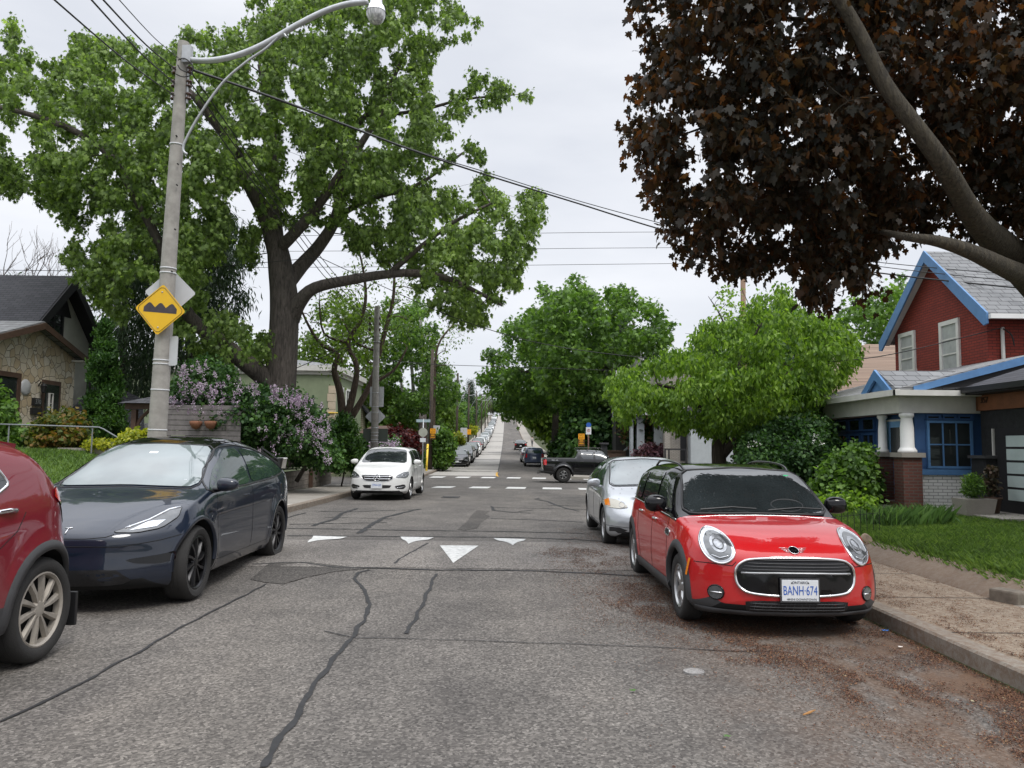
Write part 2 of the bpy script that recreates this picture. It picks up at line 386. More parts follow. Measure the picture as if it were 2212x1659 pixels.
# darker asphalt band in the junction and the concrete half of the hill
strip('junction_asphalt', KL, KR, X0 - .6, X1 + 1.6, lambda x, y: zr(y) + crown(x) + .004, M['darkasph'], road, nxd=6)
strip('concrete_lane', KL, lambda y: -.53, X1 + 4.6, 336, lambda x, y: zr(y) + crown(x) + .005, M['roadconc'], road, step=2, nxd=3)
strip('speed_hump_surface', lambda y: KL(y) + .3, lambda y: KR(y) - .1, 9.95, 12.9, lambda x, y: zr(y) + crown(x) + .004, M['hump'], road, step=.06, nxd=6)
# kerbs and pavements
def kerb(fx, side, y0, y1, m, label):
    a = (lambda y: fx(y) - .16) if side < 0 else fx
    c = fx if side < 0 else (lambda y: fx(y) + .16)
    V = []; Fc = []; n = int((y1 - y0) / .5); e = .018
    for j in range(n + 1):
        y = y0 + (y1 - y0) * j / n; z = zr(y) + (0 if hump(y) == 0 else -hump(y)); h = .13 + .008 * noise.noise(Vector((y * 1.3, 3, 0)))
        prof = [(a(y), -.1), (a(y), h), (c(y) - e, h), (c(y), h - e), (c(y), -.1)] if side < 0 else [(a(y), -.1), (a(y), h - e), (a(y) + e, h), (c(y), h), (c(y), -.1)]
        V += [(x, y, z + q) for x, q in prof]
    for j in range(n):
        for i in range(4): Fc.append((j * 5 + i, j * 5 + i + 1, (j + 1) * 5 + i + 1, (j + 1) * 5 + i))
    Fc += [(0, 1, 2, 3, 4), tuple(n * 5 + i for i in (4, 3, 2, 1, 0))]
    tag(mesh_obj('kerb', V, Fc, m), label, None, None, 'structure')
kerb(KL, -1, -8, X0 - 1.8, M['kerb'], 'concrete kerb on the left of the street')
kerb(KR, 1, -8, X0 - 1.8, M['kerb'], 'concrete kerb beside the red car')
kerb(KL, -1, X1 + 1.8, 330, M['kerb'], 'kerb on the left beyond the junction')
kerb(KR, 1, X1 + 1.8, 330, M['kerb'], 'kerb on the right beyond the junction')
def walk(fa, fb, y0, y1, m, label, step=1.5, seams=1.5, nx=1):
    o = strip('pavement', fa, fb, y0, y1, lambda x, y: zg(y) + .128, m, step=.5, thick=.2, label=label, nxd=nx)
    if seams:
        mb = MB(); y = y0 + .4
        while y < min(y1, 60):
            a, c = fa(y), fb(y); z = zg(y) + .1315
            mb.add([(a, y, z), (c, y, z), (c, y + .014, z), (a, y + .014, z)], [(0, 1, 2, 3)]); y += seams
        mb.build('pavement_joint', M['seal'], o)
    return o
walk(lambda y: KL(y) - 1.75, lambda y: KL(y) - .16, -6, 14, M['conc'], 'pavement on the left beside the dark car')
walk(lambda y: KL(y) - 1.75, lambda y: KL(y) - .16, 14, 19.2, concrete_mat('pale_new_concrete', (.44, .41, .36)), 'pale new concrete bay of the left pavement')
walk(lambda y: KL(y) - 2.0, lambda y: KL(y) - .16, 19.2, X0 - 1.8, M['conc'], 'pavement on the left below the stone wall')
walk(lambda y: KR(y) + .16, lambda y: 4.95, -6, X0 - 1.8, M['concleaf'], 'leaf-strewn pavement on the right', nx=2)
walk(lambda y: 4.955, lambda y: 9., -6, 7.6, M['conc'], 'concrete forecourt right of the near pavement')
walk(lambda y: KL(y) - 1.9, lambda y: KL(y) - .16, X1 + 1.8, 330, M['conc'], 'pavement on the left beyond the junction')
walk(lambda y: KR(y) + .16, lambda y: KR(y) + 2.1, X1 + 1.8, 330, M['conc'], 'pavement on the right going up the hill')
# sloping concrete edge under the right lawn
V = []; Fc = []
for j in range(40):
    y = 7.65 + j * .25; wv = .02 * noise.noise(Vector((y * .7, 0, 5)))
    zt = terrain(5.45, max(y, 8.)) + .02; V += [(4.92 + wv, y, zg(y) + .12), (4.98 + wv, y, zg(y) + .13 + (zt - .13) * .25), (5.26 + wv, y, zt - .01), (5.4, y, zt - .004)]
for j in range(39):
    for i in range(3): Fc.append((j * 4 + i, j * 4 + i + 1, (j + 1) * 4 + i + 1, (j + 1) * 4 + i))
tag(mesh_obj('lawn_kerb', V, Fc, concrete_mat('kerb_bank_concrete', (.22, .175, .135), .6), None, True), 'low sloping concrete edge between the right pavement and the lawn', None, None, 'structure')
# markings
def ground_poly(name, pts, m, parent, dz=.008):
    """a flat painted shape following the road surface; pts in metres"""
    bm = bmesh.new(); xs_ = [p[0] for p in pts]; ys_ = [p[1] for p in pts]
    co = [Vector(p[:2]) for p in pts]; n = len(co); extra = []
    st = max(.25, (max(ys_) - min(ys_)) / 30, (max(xs_) - min(xs_)) / 40)
    res = delaunay_2d_cdt(co, [], [list(range(n))], 1, 1e-5)
    V = [(p.x, p.y, zr(p.y) + crown(p.x) + dz) for p in res[0]]
    return mesh_obj(name, V, [tuple(f) for f in res[2]], m, parent)
def gp2(px, py): p = GP(px, py); return (p.x, p.y)
for tri in ([(677, 1158), (750, 1160.5), (664, 1173)], [(865, 1160.5), (937, 1162), (882, 1176)], [(1066, 1163.5), (1136, 1165.5), (1108, 1179)], [(950, 1179.5), (1034, 1180), (979, 1218)]):
    P3 = [gp2(*p) for p in tri]
    # subdivide so the paint follows the hump
    bm = bmesh.new(); vs = [bm.verts.new((x, y, 0)) for x, y in P3]; bm.faces.new(vs)
    bmesh.ops.subdivide_edges(bm, edges=bm.edges[:], cuts=9, use_grid_fill=True); bmesh.ops.triangulate(bm, faces=bm.faces[:])
    for v_ in bm.verts: v_.co.z = zr(v_.co.y) + crown(v_.co.x) + .011
    bm.normal_update()
    me = bpy.data.meshes.new('painted_triangle'); bm.to_mesh(me); bm.free(); me.materials.append(M['rpaint']); link(bpy.data.objects.new('painted_triangle', me), road)
def ribbon(name, pts, wd, m, parent, dz=.007, jit=.0, step=.05):
    """a line of sealant or paint following pts (metres) on the road"""
    P_ = [Vector((p[0], p[1], 0)) for p in pts]; Q = []
    for a, c in zip(P_[:-1], P_[1:]):
        k = max(1, int((c - a).length / step)); Q += [a.lerp(c, i / k) for i in range(k)]
    Q.append(P_[-1]); V = []; Fc = []
    for i, q in enumerate(Q):
        t_ = (Q[min(i + 1, len(Q) - 1)] - Q[max(i - 1, 0)]).normalized(); n_ = Vector((-t_.y, t_.x, 0))
        ww = wd * (1 + .4 * noise.noise(q * 5) + .5 * noise.noise(q * 31)) ; off = jit * noise.noise(q * 3.1 + Vector((7, 1, 0)))
        for s in (-.5, .5):
            p = q + n_ * (ww * s + off); V.append((p.x, p.y, zr(p.y) + crown(p.x) + dz))
    for i in range(len(Q) - 1): Fc.append((2 * i, 2 * i + 1, 2 * i + 3, 2 * i + 2))
    return mesh_obj(name, V, Fc, m, parent)
for cr, wd in (
    ([(575, 1659), (610, 1590), (650, 1530), (700, 1450), (750, 1390), (788, 1340), (797, 1305), (788, 1275), (765, 1250), (775, 1238), (800, 1232)], .075),
    ([(878, 1370), (905, 1320), (930, 1270), (940, 1240)], .07),
    ([(700, 1364), (770, 1378), (850, 1380), (1000, 1384), (1200, 1391), (1500, 1402), (1700, 1410)], .03),
    ([(0, 1560), (130, 1500), (280, 1420), (420, 1340), (575, 1262)], .05),
    ([(545, 1218), (650, 1214), (720, 1226), (840, 1229), (950, 1232), (1100, 1232), (1300, 1240), (1420, 1246)], .07),
    ([(850, 1218), (885, 1195), (925, 1174)], .06),
    ([(620, 1157), (750, 1158), (900, 1160), (1100, 1161), (1250, 1166), (1370, 1172)], .05),
    ([(618, 1141), (750, 1143), (880, 1146), (1060, 1148), (1260, 1152)], .05),
    ([(625, 1132), (700, 1131), (836, 1129)], .05), ([(690, 1104), (760, 1105), (860, 1102), (905, 1101)], .05),
    ([(772, 1098), (740, 1108), (722, 1122), (690, 1130), (676, 1136)], .08),
    ([(905, 1100), (870, 1108), (830, 1118), (800, 1135), (775, 1152)], .08),
    ([(660, 1107), (620, 1117), (560, 1124)], .05),
    ([(1040, 1096), (1150, 1098), (1290, 1101)], .05), ([(1060, 1120), (1180, 1124), (1260, 1128)], .05),
    ([(1063, 1094), (1066, 1103), (1100, 1106), (1146, 1109)], .06),
    ([(1167, 1076), (1156, 1078), (1185, 1084), (1200, 1091), (1228, 1099), (1250, 1104)], .06), ([(1180, 1091), (1215, 1092), (1255, 1093)], .07),
    ([(1150, 1064), (1200, 1067), (1255, 1069)], .04), ([(1120, 1105), (1150, 1102)], .05),
    ([(700, 1117), (780, 1119), (850, 1121)], .04), ([(640, 1300), (560, 1310)], .01)):
    ribbon('crack_seal', [gp2(*p) for p in cr], wd * (.5 if max(p[1] for p in cr) > 1215 else 1.25), M['seal'], road, jit=.03)
ground_poly('asphalt_patch', [gp2(*p) for p in [(540, 1252), (580, 1218), (660, 1214), (730, 1222), (790, 1229), (725, 1235), (660, 1248), (610, 1262), (570, 1258)]], M['patchasph'], road, .006)
ground_poly('asphalt_patch', [gp2(*p) for p in [(1030, 1103), (1058, 1104), (1048, 1112), (1058, 1116), (1040, 1128), (1030, 1142), (1004, 1146), (988, 1144), (1008, 1128), (1020, 1112)]], M['patchasph'], road, .006)
# crosswalks
def bar(xa, xb, ya, yb, name='crosswalk_bar'):
    return ground_poly(name, [(xa, ya), (xb, ya), (xb + .12, yb), (xa + .12, yb)], M['rpaint'], road, .012)
CW1 = (32.0, 34.6); CW2 = (46.2, 48.4)
for (a, c), x_ in ((CW1, -6.2), (CW2, -4.6)):
    x = x_
    while x < 5.6:
        bar(x, x + .82, a + .25, c - .25); x += 1.55
    for yy in (a, c - .1): ground_poly('crosswalk_line', [(-6.4, yy), (6.4, yy), (6.4, yy + .12), (-6.4, yy + .12)], M['rpaint'], road, .011)
ribbon('centre_line', [(-.45, 49), (-.55, 50.5), (-.6, 53), (-.58, 56.2)], .14, M['ypaint'], road, .012)
for y in (57, 61.5, 68, 70.5, 82, 96, 104, 121, 128, 150, 171, 190):
    yy = float(y); ribbon('lane_band', [(KL(yy) + .2, yy), (-.55, yy + .1)], .3 + .009 * yy, M['laneband'], road, .01)  # darker bands across the concrete lane
ribbon('centre_joint', [(-.55, y) for y in np.arange(50, 330, 6)], .06, M['seal'], road, .011, step=3)
for x, y in ((-.0, 118), (1.0, 150), (.3, 190)): ribbon('lane_mark', [(x, y), (x + 1.0, y)], .3, M['rpaint'], road, .012)
for a in ([(4.4, 40.6), (6.3, 38.3)], [(3.9, 41.8), (9.5, 41.5)], [(4.5, 38.4), (9.5, 38.2)]): ribbon('road_marking', a, .14, M['rpaint'], road, .012)
# utility cover: small pale painted ring
def cover(px, py, r, name, m, label):
    c = GP(px, py); mb = MB(); n = 24
    mb.lathe([(0.001, .004), (r * .55, .004), (r * .55, .007), (r * .62, .007), (r * .62, .004), (r * .9, .004), (r * .92, .009), (r, .009), (r, -.02)], (c.x, c.y, c.z + crown(c.x) + .004), 'z', n)
    return tag(mb.build(name, m), label, 'utility cover')
cover(1499, 1452, .075, 'valve_cover', plain('cover_paint', (.26, .25, .24), .7, var=.4, sc=30), 'small round pale valve cover in the asphalt in front of the red car')
c = GP(1675 / 1, 1072); 
mb = MB(); gx, gy_ = -1.95, 24.2
for k in range(9): mb.box(gx + k * .055, gx + k * .055 + .03, gy_, gy_ + .55, zr(gy_) + .002, zr(gy_) + .014)
mb.box(gx - .04, gx + .52, gy_ - .04, gy_, zr(gy_) + .002, zr(gy_) + .014); mb.box(gx - .04, gx + .52, gy_ + .55, gy_ + .59, zr(gy_) + .002, zr(gy_) + .014)
tag(mb.build('storm_grate', M['black']), 'slotted storm drain grate beside the white car', 'drain grate')
# fallen maple flowers, leaf bits
_tab = np.random.default_rng(9).random((64, 64))
def vn(x, y):
    s_ = 0; amp = 1.; tot = 0
    for k in range(5):
        i, j = np.floor(x).astype(int), np.floor(y).astype(int); u, v_ = x - i, y - j; u = u * u * (3 - 2 * u); v_ = v_ * v_ * (3 - 2 * v_)
        f = lambda a, b_: _tab[a % 64, b_ % 64]
        s_ = s_ + amp * ((f(i, j) * (1 - u) + f(i + 1, j) * u) * (1 - v_) + (f(i, j + 1) * (1 - u) + f(i + 1, j + 1) * u) * v_); tot += amp; amp *= .6; x = x * 2.1 + 7; y = y * 2.1 + 3
    return s_ / tot
def debris():
    rng = np.random.default_rng(5); N = 1300000
    x = rng.uniform(.4, 4.95, N); y = 1.9 + 13.5 * rng.random(N) ** 1.5
    band = np.array([gp2(*p) for p in [(1235, 1190), (1330, 1250), (1420, 1335), (1560, 1370), (1660, 1410), (1800, 1468), (1975, 1540), (2150, 1610), (2300, 1700)]])
    d = np.full(N, 9.)
    for a, c_ in zip(band[:-1], band[1:]):
        q = c_ - a; t_ = np.clip(((x - a[0]) * q[0] + (y - a[1]) * q[1]) / (q @ q), 0, 1); d = np.minimum(d, np.hypot(x - a[0] - t_ * q[0], y - a[1] - t_ * q[1]))
    n1, n2 = vn(x * 1.6, y * 1.1), vn(x * 5 + 9, y * 3.2)
    right = x > np.interp(y, band[::-1, 1], band[::-1, 0])
    p = np.exp(-(d / .42) ** 2) * (.25 + sstep(.34, .62, n1)) * sstep(.3, .62, n2) * 1.15 + .5 * right * sstep(.44, .62, n1) * sstep(.35, .6, n2) * sstep(8, 5.5, y) + .30 * right * sstep(.4, .6, n2) + .95 * sstep(KR(5) - .55, KR(5) - .1, x) * sstep(.36, .6, n1)
    p = p + .05 * np.exp(-np.maximum(0, d - .3) / .5) * sstep(.45, .6, n2)
    road_ = x < 3.49; walk_ = x > 3.68
    p = np.where(road_, np.clip(p, 0, 1), np.where(walk_, .55 * sstep(.40, .62, n2) * sstep(.3, .6, n1) + .04, 0))
    p = p / np.maximum(1, y / 6)
    k = rng.random(N) < p * .9; x, y = x[k], y[k]; n = len(x)
    Yg = np.linspace(0, 17, 700); zz = np.interp(y, Yg, [zr(float(q)) for q in Yg]); z = np.where(x < 3.6, zz - .012 * ((x + .8) / 4.2) ** 2 + .008, .136)
    l = rng.uniform(.0025, .0075, n) * np.where(rng.random(n) < .97, 1, 1.9); wd = l * rng.uniform(.3, .7, n); a = rng.uniform(0, 6.28, n); ca, sa = np.cos(a), np.sin(a); h = rng.uniform(.001, .007, n)
    V = np.stack([np.stack([x + ca * l, y + sa * l, z], 1), np.stack([x - sa * wd, y + ca * wd, z + h], 1), np.stack([x - ca * l, y - sa * l, z + h * .4], 1), np.stack([x + sa * wd, y - ca * wd, z + .001], 1)], 1).reshape(-1, 3)
    me = bpy.data.meshes.new('fallen_maple_flowers'); me.vertices.add(n * 4); me.vertices.foreach_set('co', V.astype(np.float32).ravel()); me.loops.add(n * 4); me.loops.foreach_set('vertex_index', np.arange(n * 4, dtype=np.int32))
    me.polygons.add(n); me.polygons.foreach_set('loop_start', np.arange(0, n * 4, 4, dtype=np.int32)); me.polygons.foreach_set('loop_total', np.full(n, 4, dtype=np.int32)); me.update(calc_edges=True); print('debris', n)
    t = NT('fallen_flowers'); b = t.bsdf(Roughness=.9); g = t.n('ShaderNodeNewGeometry')
    t.l(t.ramp(g.outputs['Random Per Island'], [(.0, (.03, .014, .009)), (.4, (.085, .035, .019)), (.8, (.15, .062, .03)), (.98, (.24, .13, .06)), (1., (.3, .26, .16))]), b.inputs['Base Color'])
    me.materials.append(t.m); tag(link(bpy.data.objects.new('fallen_maple_flowers', me)), 'brown fallen maple flowers strewn over road and pavement', None, None, 'stuff')
debris()
# litter and leaves lying singly
def scrap(name, x, y, s, col, label, cat, z=None, n=5, seed=1, curl=.4):
    rng = random.Random(seed); z = zr(y) + crown(x) + .014 if z is None else z; V = [(x, y, z + s * curl * .5)]
    for k in range(n * 2):
        a = 2 * math.pi * k / (n * 2); r = s * (1 if k % 2 == 0 else .5) * rng.uniform(.7, 1.1); V.append((x + math.cos(a) * r, y + math.sin(a) * r, z + s * curl * rng.uniform(0, .6)))
    return tag(mesh_obj(name, V, [(0, k + 1, (k + 1) % (2 * n) + 1) for k in range(2 * n)], plain(name + '_' + str(seed), col, .8)), label, cat)
p = GP(1912, 1363); scrap('litter', p.x, p.y, .035, (.05, .2, .6), 'crumpled blue wrapper in the gutter by the kerb', 'litter', seed=2)
p = GP(1945, 1398); scrap('litter', p.x, p.y, .03, (.6, .55, .5), 'pale paper scrap lying below the red car nose', 'litter', seed=3)
p = GP(1745, 1545); MB().tube([(p.x - .04, p.y - .03, p.z + .012), (p.x + .01, p.y, p.z + .016), (p.x + .07, p.y + .06, p.z + .012)], [.004, .008, .003], 6).build('twig', plain('dry_twig', (.3, .15, .05), .9)); tag(bpy.data.objects['twig'], 'short brown twig on the asphalt at lower right', 'twig')
p = GP(1368, 1496); scrap('green_leaf', p.x, p.y, .03, (.05, .12, .02), 'small green leaf on the asphalt left of the valve cover', 'leaf', seed=5)
p = GP(1570, 1585 + 10); scrap('green_leaf', p.x, p.y, .028, (.06, .13, .03), 'small green leaf on the asphalt below the twig', 'leaf', seed=6)
# ================================================================== VEHICLES
M['amber'] = plain('amber_lens', (.75, .22, .02), .15, coat=.5)
M['redlens'] = plain('red_lens', (.55, .012, .015), .12, coat=1.)
M['lampclear'] = plain('clear_lamp', (.55, .57, .6), .08, .75, .25, 14, coat=1.)
M['lampdark'] = plain('dark_lamp', (.09, .095, .10), .08, .3, .3, 12, coat=1.)
M['hazelamp'] = plain('hazed_lamp', (.52, .49, .40), .25, .1, .12, 6, coat=.6)
M['plate'] = plain('plate_white', (.66, .68, .70), .4, var=.06)
M['plateblue'] = plain('plate_blue', (.02, .10, .42), .5)
M['platedark'] = plain('plate_text', (.05, .06, .08), .5)
M['seam'] = plain('panel_gap', (.004, .004, .004), .9)
M['clad'] = plain('grey_cladding', (.045, .045, .047), .6, var=.15, sc=6)
M['glass'] = glass_dark('car_glass', (.016, .02, .021), 1.95)
M['glasspale'] = glass_dark('painted_sky_windscreen', (.10, .125, .125), 2.4, .03)  # pale base colour paints in the sky reflection and light cabin
M['glassgreen'] = glass_dark('tinted_car_glass', (.02, .035, .03), 1.8)
M['mesh'] = plain('grille_mesh', (.012, .012, .013), .5, var=.6, sc=70)
def resamp(pts, st, closed=False):
    P_ = [Vector(p) for p in pts]; 
    if closed: P_ = P_ + [P_[0]]
    o = []
    for a, b in zip(P_[:-1], P_[1:]):
        k = max(1, int(math.ceil((b - a).length / st))); o += [a.lerp(b, i / k) for i in range(k)]
    if not closed: o.append(P_[-1])
    return o
def chaikin(pts, k=2, r=.25):
    P_ = [Vector(p) for p in pts]
    for _ in range(k):
        o = []
        for i in range(len(P_)):
            a, b = P_[i], P_[(i + 1) % len(P_)]; o += [a.lerp(b, r), a.lerp(b, 1 - r)]
        P_ = o
    return P_
def rrect(x0, x1, z0, z1, r, k=4):
    r = min(r, abs(x1 - x0) / 2 * .999, abs(z1 - z0) / 2 * .999); o = []
    for cx, cz, a0 in ((x1 - r, z1 - r, 0), (x0 + r, z1 - r, 90), (x0 + r, z0 + r, 180), (x1 - r, z0 + r, 270)):
        for i in range(k + 1):
            a = rad(a0 + 90 * i / k); o.append((cx + r * math.cos(a), cz + r * math.sin(a)))
    return o
def ell(cx, cz, rx, rz, n=28): return [(cx + rx * math.cos(2 * math.pi * i / n), cz + rz * math.sin(2 * math.pi * i / n)) for i in range(n)]
class Car:
    def __init__(s, sp, name, label, cat, loc, rz, bodymat, group=None, lod=0):
        s.sp = sp; s.lod = lod; s.Ln = sp['L']; s.body_mat = bodymat
        s.root = empty(name, loc, rz, label, cat, group); s.make_body()
    def Y(s, l): return l - s.Ln / 2
    def lat(s, l, key): a = s.sp[key]; return float(hermite([q[0] for q in a], [q[1] for q in a], l))
    def make_body(s):
        sp = s.sp; Ln = s.Ln; lod = s.lod
        n1, n2 = (13, 18) if lod == 0 else (7, 9)
        ns = {0: 90, 1: 40, 2: 26}[lod]
        u = np.linspace(0, 1, ns); S = list(Ln * (u + .10 * np.sin(2 * np.pi * (u - .5)) / (2 * np.pi) * 2 * .9) ) if False else list(np.linspace(0, Ln, ns))
        fr = sp.get('fillet', .09); S = sorted(set([0, fr * .08, fr * .22, fr * .45, fr * .75, fr, Ln - fr, Ln - fr * .75, Ln - fr * .45, Ln - fr * .22, Ln - fr * .08, Ln] + [q for q in S if fr * 1.1 < q < Ln - fr * 1.1]))
        g = sp.get('side', [(0, .90), (.08, .955), (.2, .985), (.45, 1.), (.7, .995), (.9, .975), (1, .945)])
        gt, gv = [q[0] for q in g], [q[1] for q in g]
        Hc = sp['H'] - s.lat(Ln / 2, 'belt'); hwm = sp['W'] / 2
        def F_(key, sw, p, x, z): 
            a = sp[key]; return float(hermite([q[0] for q in a], [q[1] for q in a], z)) + sw * (abs(x) / hwm) ** p
        Lf, Lr = 1.0, .9
        def place(x, z, sv):
            l = sv
            if sv < Lf: l = sv + F_('face', sp['sweep'][0], sp['sweep'][1], x, z) * (1 - sv / Lf) ** 2
            if Ln - sv < Lr: l -= F_('rface', sp['rsweep'][0], sp['rsweep'][1], x, z) * (1 - (Ln - sv) / Lr) ** 2
            # flared arches
            for wl in (sp['wf'], sp['wr']):
                d = math.hypot(l - wl, z - sp['r']); R = sp['R']
                if abs(x) > .7 * hwm and R * .8 < d < R + .25 and z < s.lat(sv, 'belt') + .02:
                    x += math.copysign(sp.get('flare', .02) * math.exp(-((d - R) / .09) ** 2), x)
            return (x, l - Ln / 2, z)
        def half(sv):
            hw, zb, ze, zt = s.lat(sv, 'hw'), s.lat(sv, 'bot'), s.lat(sv, 'belt'), s.lat(sv, 'top')
            h = max(.015, zt - ze); n = s.lat(sv, 'n'); tb = sp['tumble'] * min(1, h / Hc)
            o = [(0, zb), (hw * .5, zb), (hw * gv[0] - .04, zb)]
            for i in range(n1):
                t_ = i / (n1 - 1); o.append((hw * float(hermite(gt, gv, t_)), zb + .01 + (ze - zb - .01) * t_))
            x0 = hw * gv[-1]
            for i in range(1, n2 + 1):
                ph = math.pi / 2 * i / n2; c, q = max(0, math.cos(ph)) ** (2 / n), math.sin(ph) ** (2 / n)
                o.append((x0 * (1 - tb * q) * c, ze + h * q))
            o[-1] = (0, ze + h); return o
        V = []; rows = []; nh = 3 + n1 + n2
        def ring(h, sc, sv):
            zc = .5 * (h[0][1] + h[-1][1]); r = [(x * sc[0], zc + (z - zc) * sc[1]) for x, z in h]
            full = r + [(-x, z) for x, z in r[-2:0:-1]]; idx = []
            for x, z in full: idx.append(len(V)); V.append(place(x, z, sv))
            return idx
        for sv in S:
            h = half(sv); d = min(sv, Ln - sv); ins = 0
            if d < fr: ins = fr * (1 - math.sqrt(max(0, 1 - (1 - d / fr) ** 2)))
            hw_, hh = h[3 + n1 // 2][0], (h[-1][1] - h[0][1]) / 2
            rows.append((ring(h, (1 - ins / hw_, 1 - ins * .8 / hh), sv), sv))
        nr = len(rows[0][0]); Fc = []; fm = []
        def fmat(i, sv):
            k = i if i < nh - 1 else nr - 1 - i
            if k < 3: return 1
            t_ = (k - 3) / (n1 - 1)
            if t_ < sp.get('clad', 0) : return 3
            if k >= 3 + n1 - 1 and sp.get('cabin', (9, 9))[0] < sv < sp.get('cabin', (9, 9))[1]: return 2
            return 0
        for (a, sa), (b, sb) in zip(rows[:-1], rows[1:]):
            for i in range(nr):
                j = (i + 1) % nr; Fc.append((a[i], a[j], b[j], b[i])); fm.append(fmat(i, (sa + sb) / 2))
        for end in (0, -1):
            base, sv = rows[end]; hb = half(sv); ins = fr; hw_, hh = hb[3 + n1 // 2][0], (hb[-1][1] - hb[0][1]) / 2
            prev = base; sc0 = (1 - ins / hw_, 1 - ins * .8 / hh)
            for q in ((.92, .8, .62, .42, .2) if lod == 0 else (.75, .4)):
                cur = ring(hb, (sc0[0] * q, sc0[1] * q), sv)
                for i in range(nr):
                    j = (i + 1) % nr; f = (prev[i], cur[i], cur[j], prev[j]); Fc.append(f if end == 0 else f[::-1]); fm.append(0)
                prev = cur
            Fc.append(tuple(prev[::-1]) if end == 0 else tuple(prev)); fm.append(0)
        s.bvh = BVHTree.FromPolygons([Vector(v) for v in V], Fc)
        # orientation check: make all normals point outward
        body = mesh_obj('body', V, Fc, [s.body_mat, M['dark'], sp.get('roofmat') or s.body_mat, M['clad']], s.root, True, fm)
        bm = bmesh.new(); bm.from_mesh(body.data); bmesh.ops.recalc_face_normals(bm, faces=bm.faces); bm.to_mesh(body.data); bm.free()
        # wheel arches
        c = MB(); c.cm = 1; ng = 28 if lod == 0 else 14; hw = sp['W'] / 2
        for wl in (sp['wf'], sp['wr']):
            for sd in (1, -1):
                v = []; 
                for xx in (sd * (hw - sp.get('archdepth', .34)), sd * (hw + .3)):
                    for k in range(ng):
                        a = 2 * math.pi * k / ng; v.append((xx, s.Y(wl) + sp['R'] * math.cos(a), sp['r'] + .01 + sp['R'] * math.sin(a) * 1.0))
                f = [(k, (k + 1) % ng, ng + (k + 1) % ng, ng + k) for k in range(ng)] + [tuple(range(ng))[::-1], tuple(range(ng, 2 * ng))]
                c.add(v, f if sd > 0 else [q[::-1] for q in f])
        cut = mesh_obj('cut', c.v, c.f, [s.body_mat, M['dark']], None, False, c.m)
        bm = bmesh.new(); bm.from_mesh(cut.data); bmesh.ops.recalc_face_normals(bm, faces=bm.faces); bm.to_mesh(cut.data); bm.free()
        md = body.modifiers.new('a', 'BOOLEAN'); md.operation = 'DIFFERENCE'; md.object = cut; md.solver = 'EXACT'
        mt = s.root.matrix_world.copy(); loc, rt = s.root.location.copy(), s.root.rotation_euler.copy(); s.root.location = (0, 0, 0); s.root.rotation_euler = (0, 0, 0)
        bpy.context.view_layer.update()
        me = bpy.data.meshes.new_from_object(body.evaluated_get(bpy.context.evaluated_depsgraph_get()))
        s.root.location = loc; s.root.rotation_euler = rt
        body.modifiers.clear()
        if len(me.polygons) > 50: 
            body.data = me
        bpy.data.objects.remove(cut); me.set_sharp_from_angle(angle=rad(38)); me.name = 'body'; s.body = body
        s.bvh_cut = BVHTree.FromPolygons([v.co.copy() for v in me.vertices], [tuple(p.vertices) for p in me.polygons])
    def hit(s, d, a, b, off=0., bv=None):
        """project a 2D point onto the body. d: F front (x,z), R rear (x,z), + right side / - left side (l,z), T top (x,l)"""
        if d == 'F': o, r = Vector((a, -s.Ln / 2 - 2, b)), Vector((0, 1, 0))
        elif d == 'R': o, r = Vector((a, s.Ln / 2 + 2, b)), Vector((0, -1, 0))
        elif d == '+': o, r = Vector((3, s.Y(a), b)), Vector((-1, 0, 0))
        elif d == '-': o, r = Vector((-3, s.Y(a), b)), Vector((1, 0, 0))
        else: o, r = Vector((a, s.Y(b), 4)), Vector((0, 0, -1))
        h = s.bvh.ray_cast(o, r)
        if h[0] is None:
            h = s.bvh.find_nearest(o + r * 2.2)
        n = h[1]; n = n if n.dot(r) < 0 else -n
        return h[0] + n * off, n
    def patch(s, name, poly, d, mat, off=.004, grid=.06, parent=None, smooth=True, cut=False):
        if s.lod: grid = max(grid, .15)
        P_ = resamp(poly, grid * .7, True); co = [Vector((p[0], p[1])) for p in P_]; n = len(co)
        xs_ = [p.x for p in co]; zs_ = [p.y for p in co]
        def inside(x, z):
            c = False; j = n - 1
            for i in range(n):
                if (co[i].y > z) != (co[j].y > z) and x < (co[j].x - co[i].x) * (z - co[i].y) / (co[j].y - co[i].y) + co[i].x: c = not c
                j = i
            return c
        x = min(xs_) + grid / 2
        pts = []
        while x < max(xs_):
            z = min(zs_) + grid / 2
            while z < max(zs_):
                if inside(x, z) and min((co[i] - Vector((x, z))).length_squared for i in range(n)) > (grid * .35) ** 2: pts.append(Vector((x, z)))
                z += grid
            x += grid
        r = delaunay_2d_cdt(co + pts, [], [list(range(n))], 1, 1e-5)
        V = [s.hit(d, p.x, p.y, off)[0] for p in r[0]]
        o = mesh_obj(name, V, [tuple(f) for f in r[2]], mat, parent or s.root, smooth)
        bm = bmesh.new(); bm.from_mesh(o.data); bmesh.ops.recalc_face_normals(bm, faces=bm.faces)
        # face outwards
        cen = Vector((0, 0, .7)); tot = sum((f.normal.dot(s.hit(d, 0, 0)[1]) for f in bm.faces), 0) if False else sum(f.normal.dot({'F': Vector((0, -1, 0)), 'R': Vector((0, 1, 0)), '+': Vector((1, 0, 0)), '-': Vector((-1, 0, 0)), 'T': Vector((0, 0, 1))}[d]) * f.calc_area() for f in bm.faces)
        if tot < 0: bmesh.ops.reverse_faces(bm, faces=bm.faces)
        bm.to_mesh(o.data); bm.free(); return o
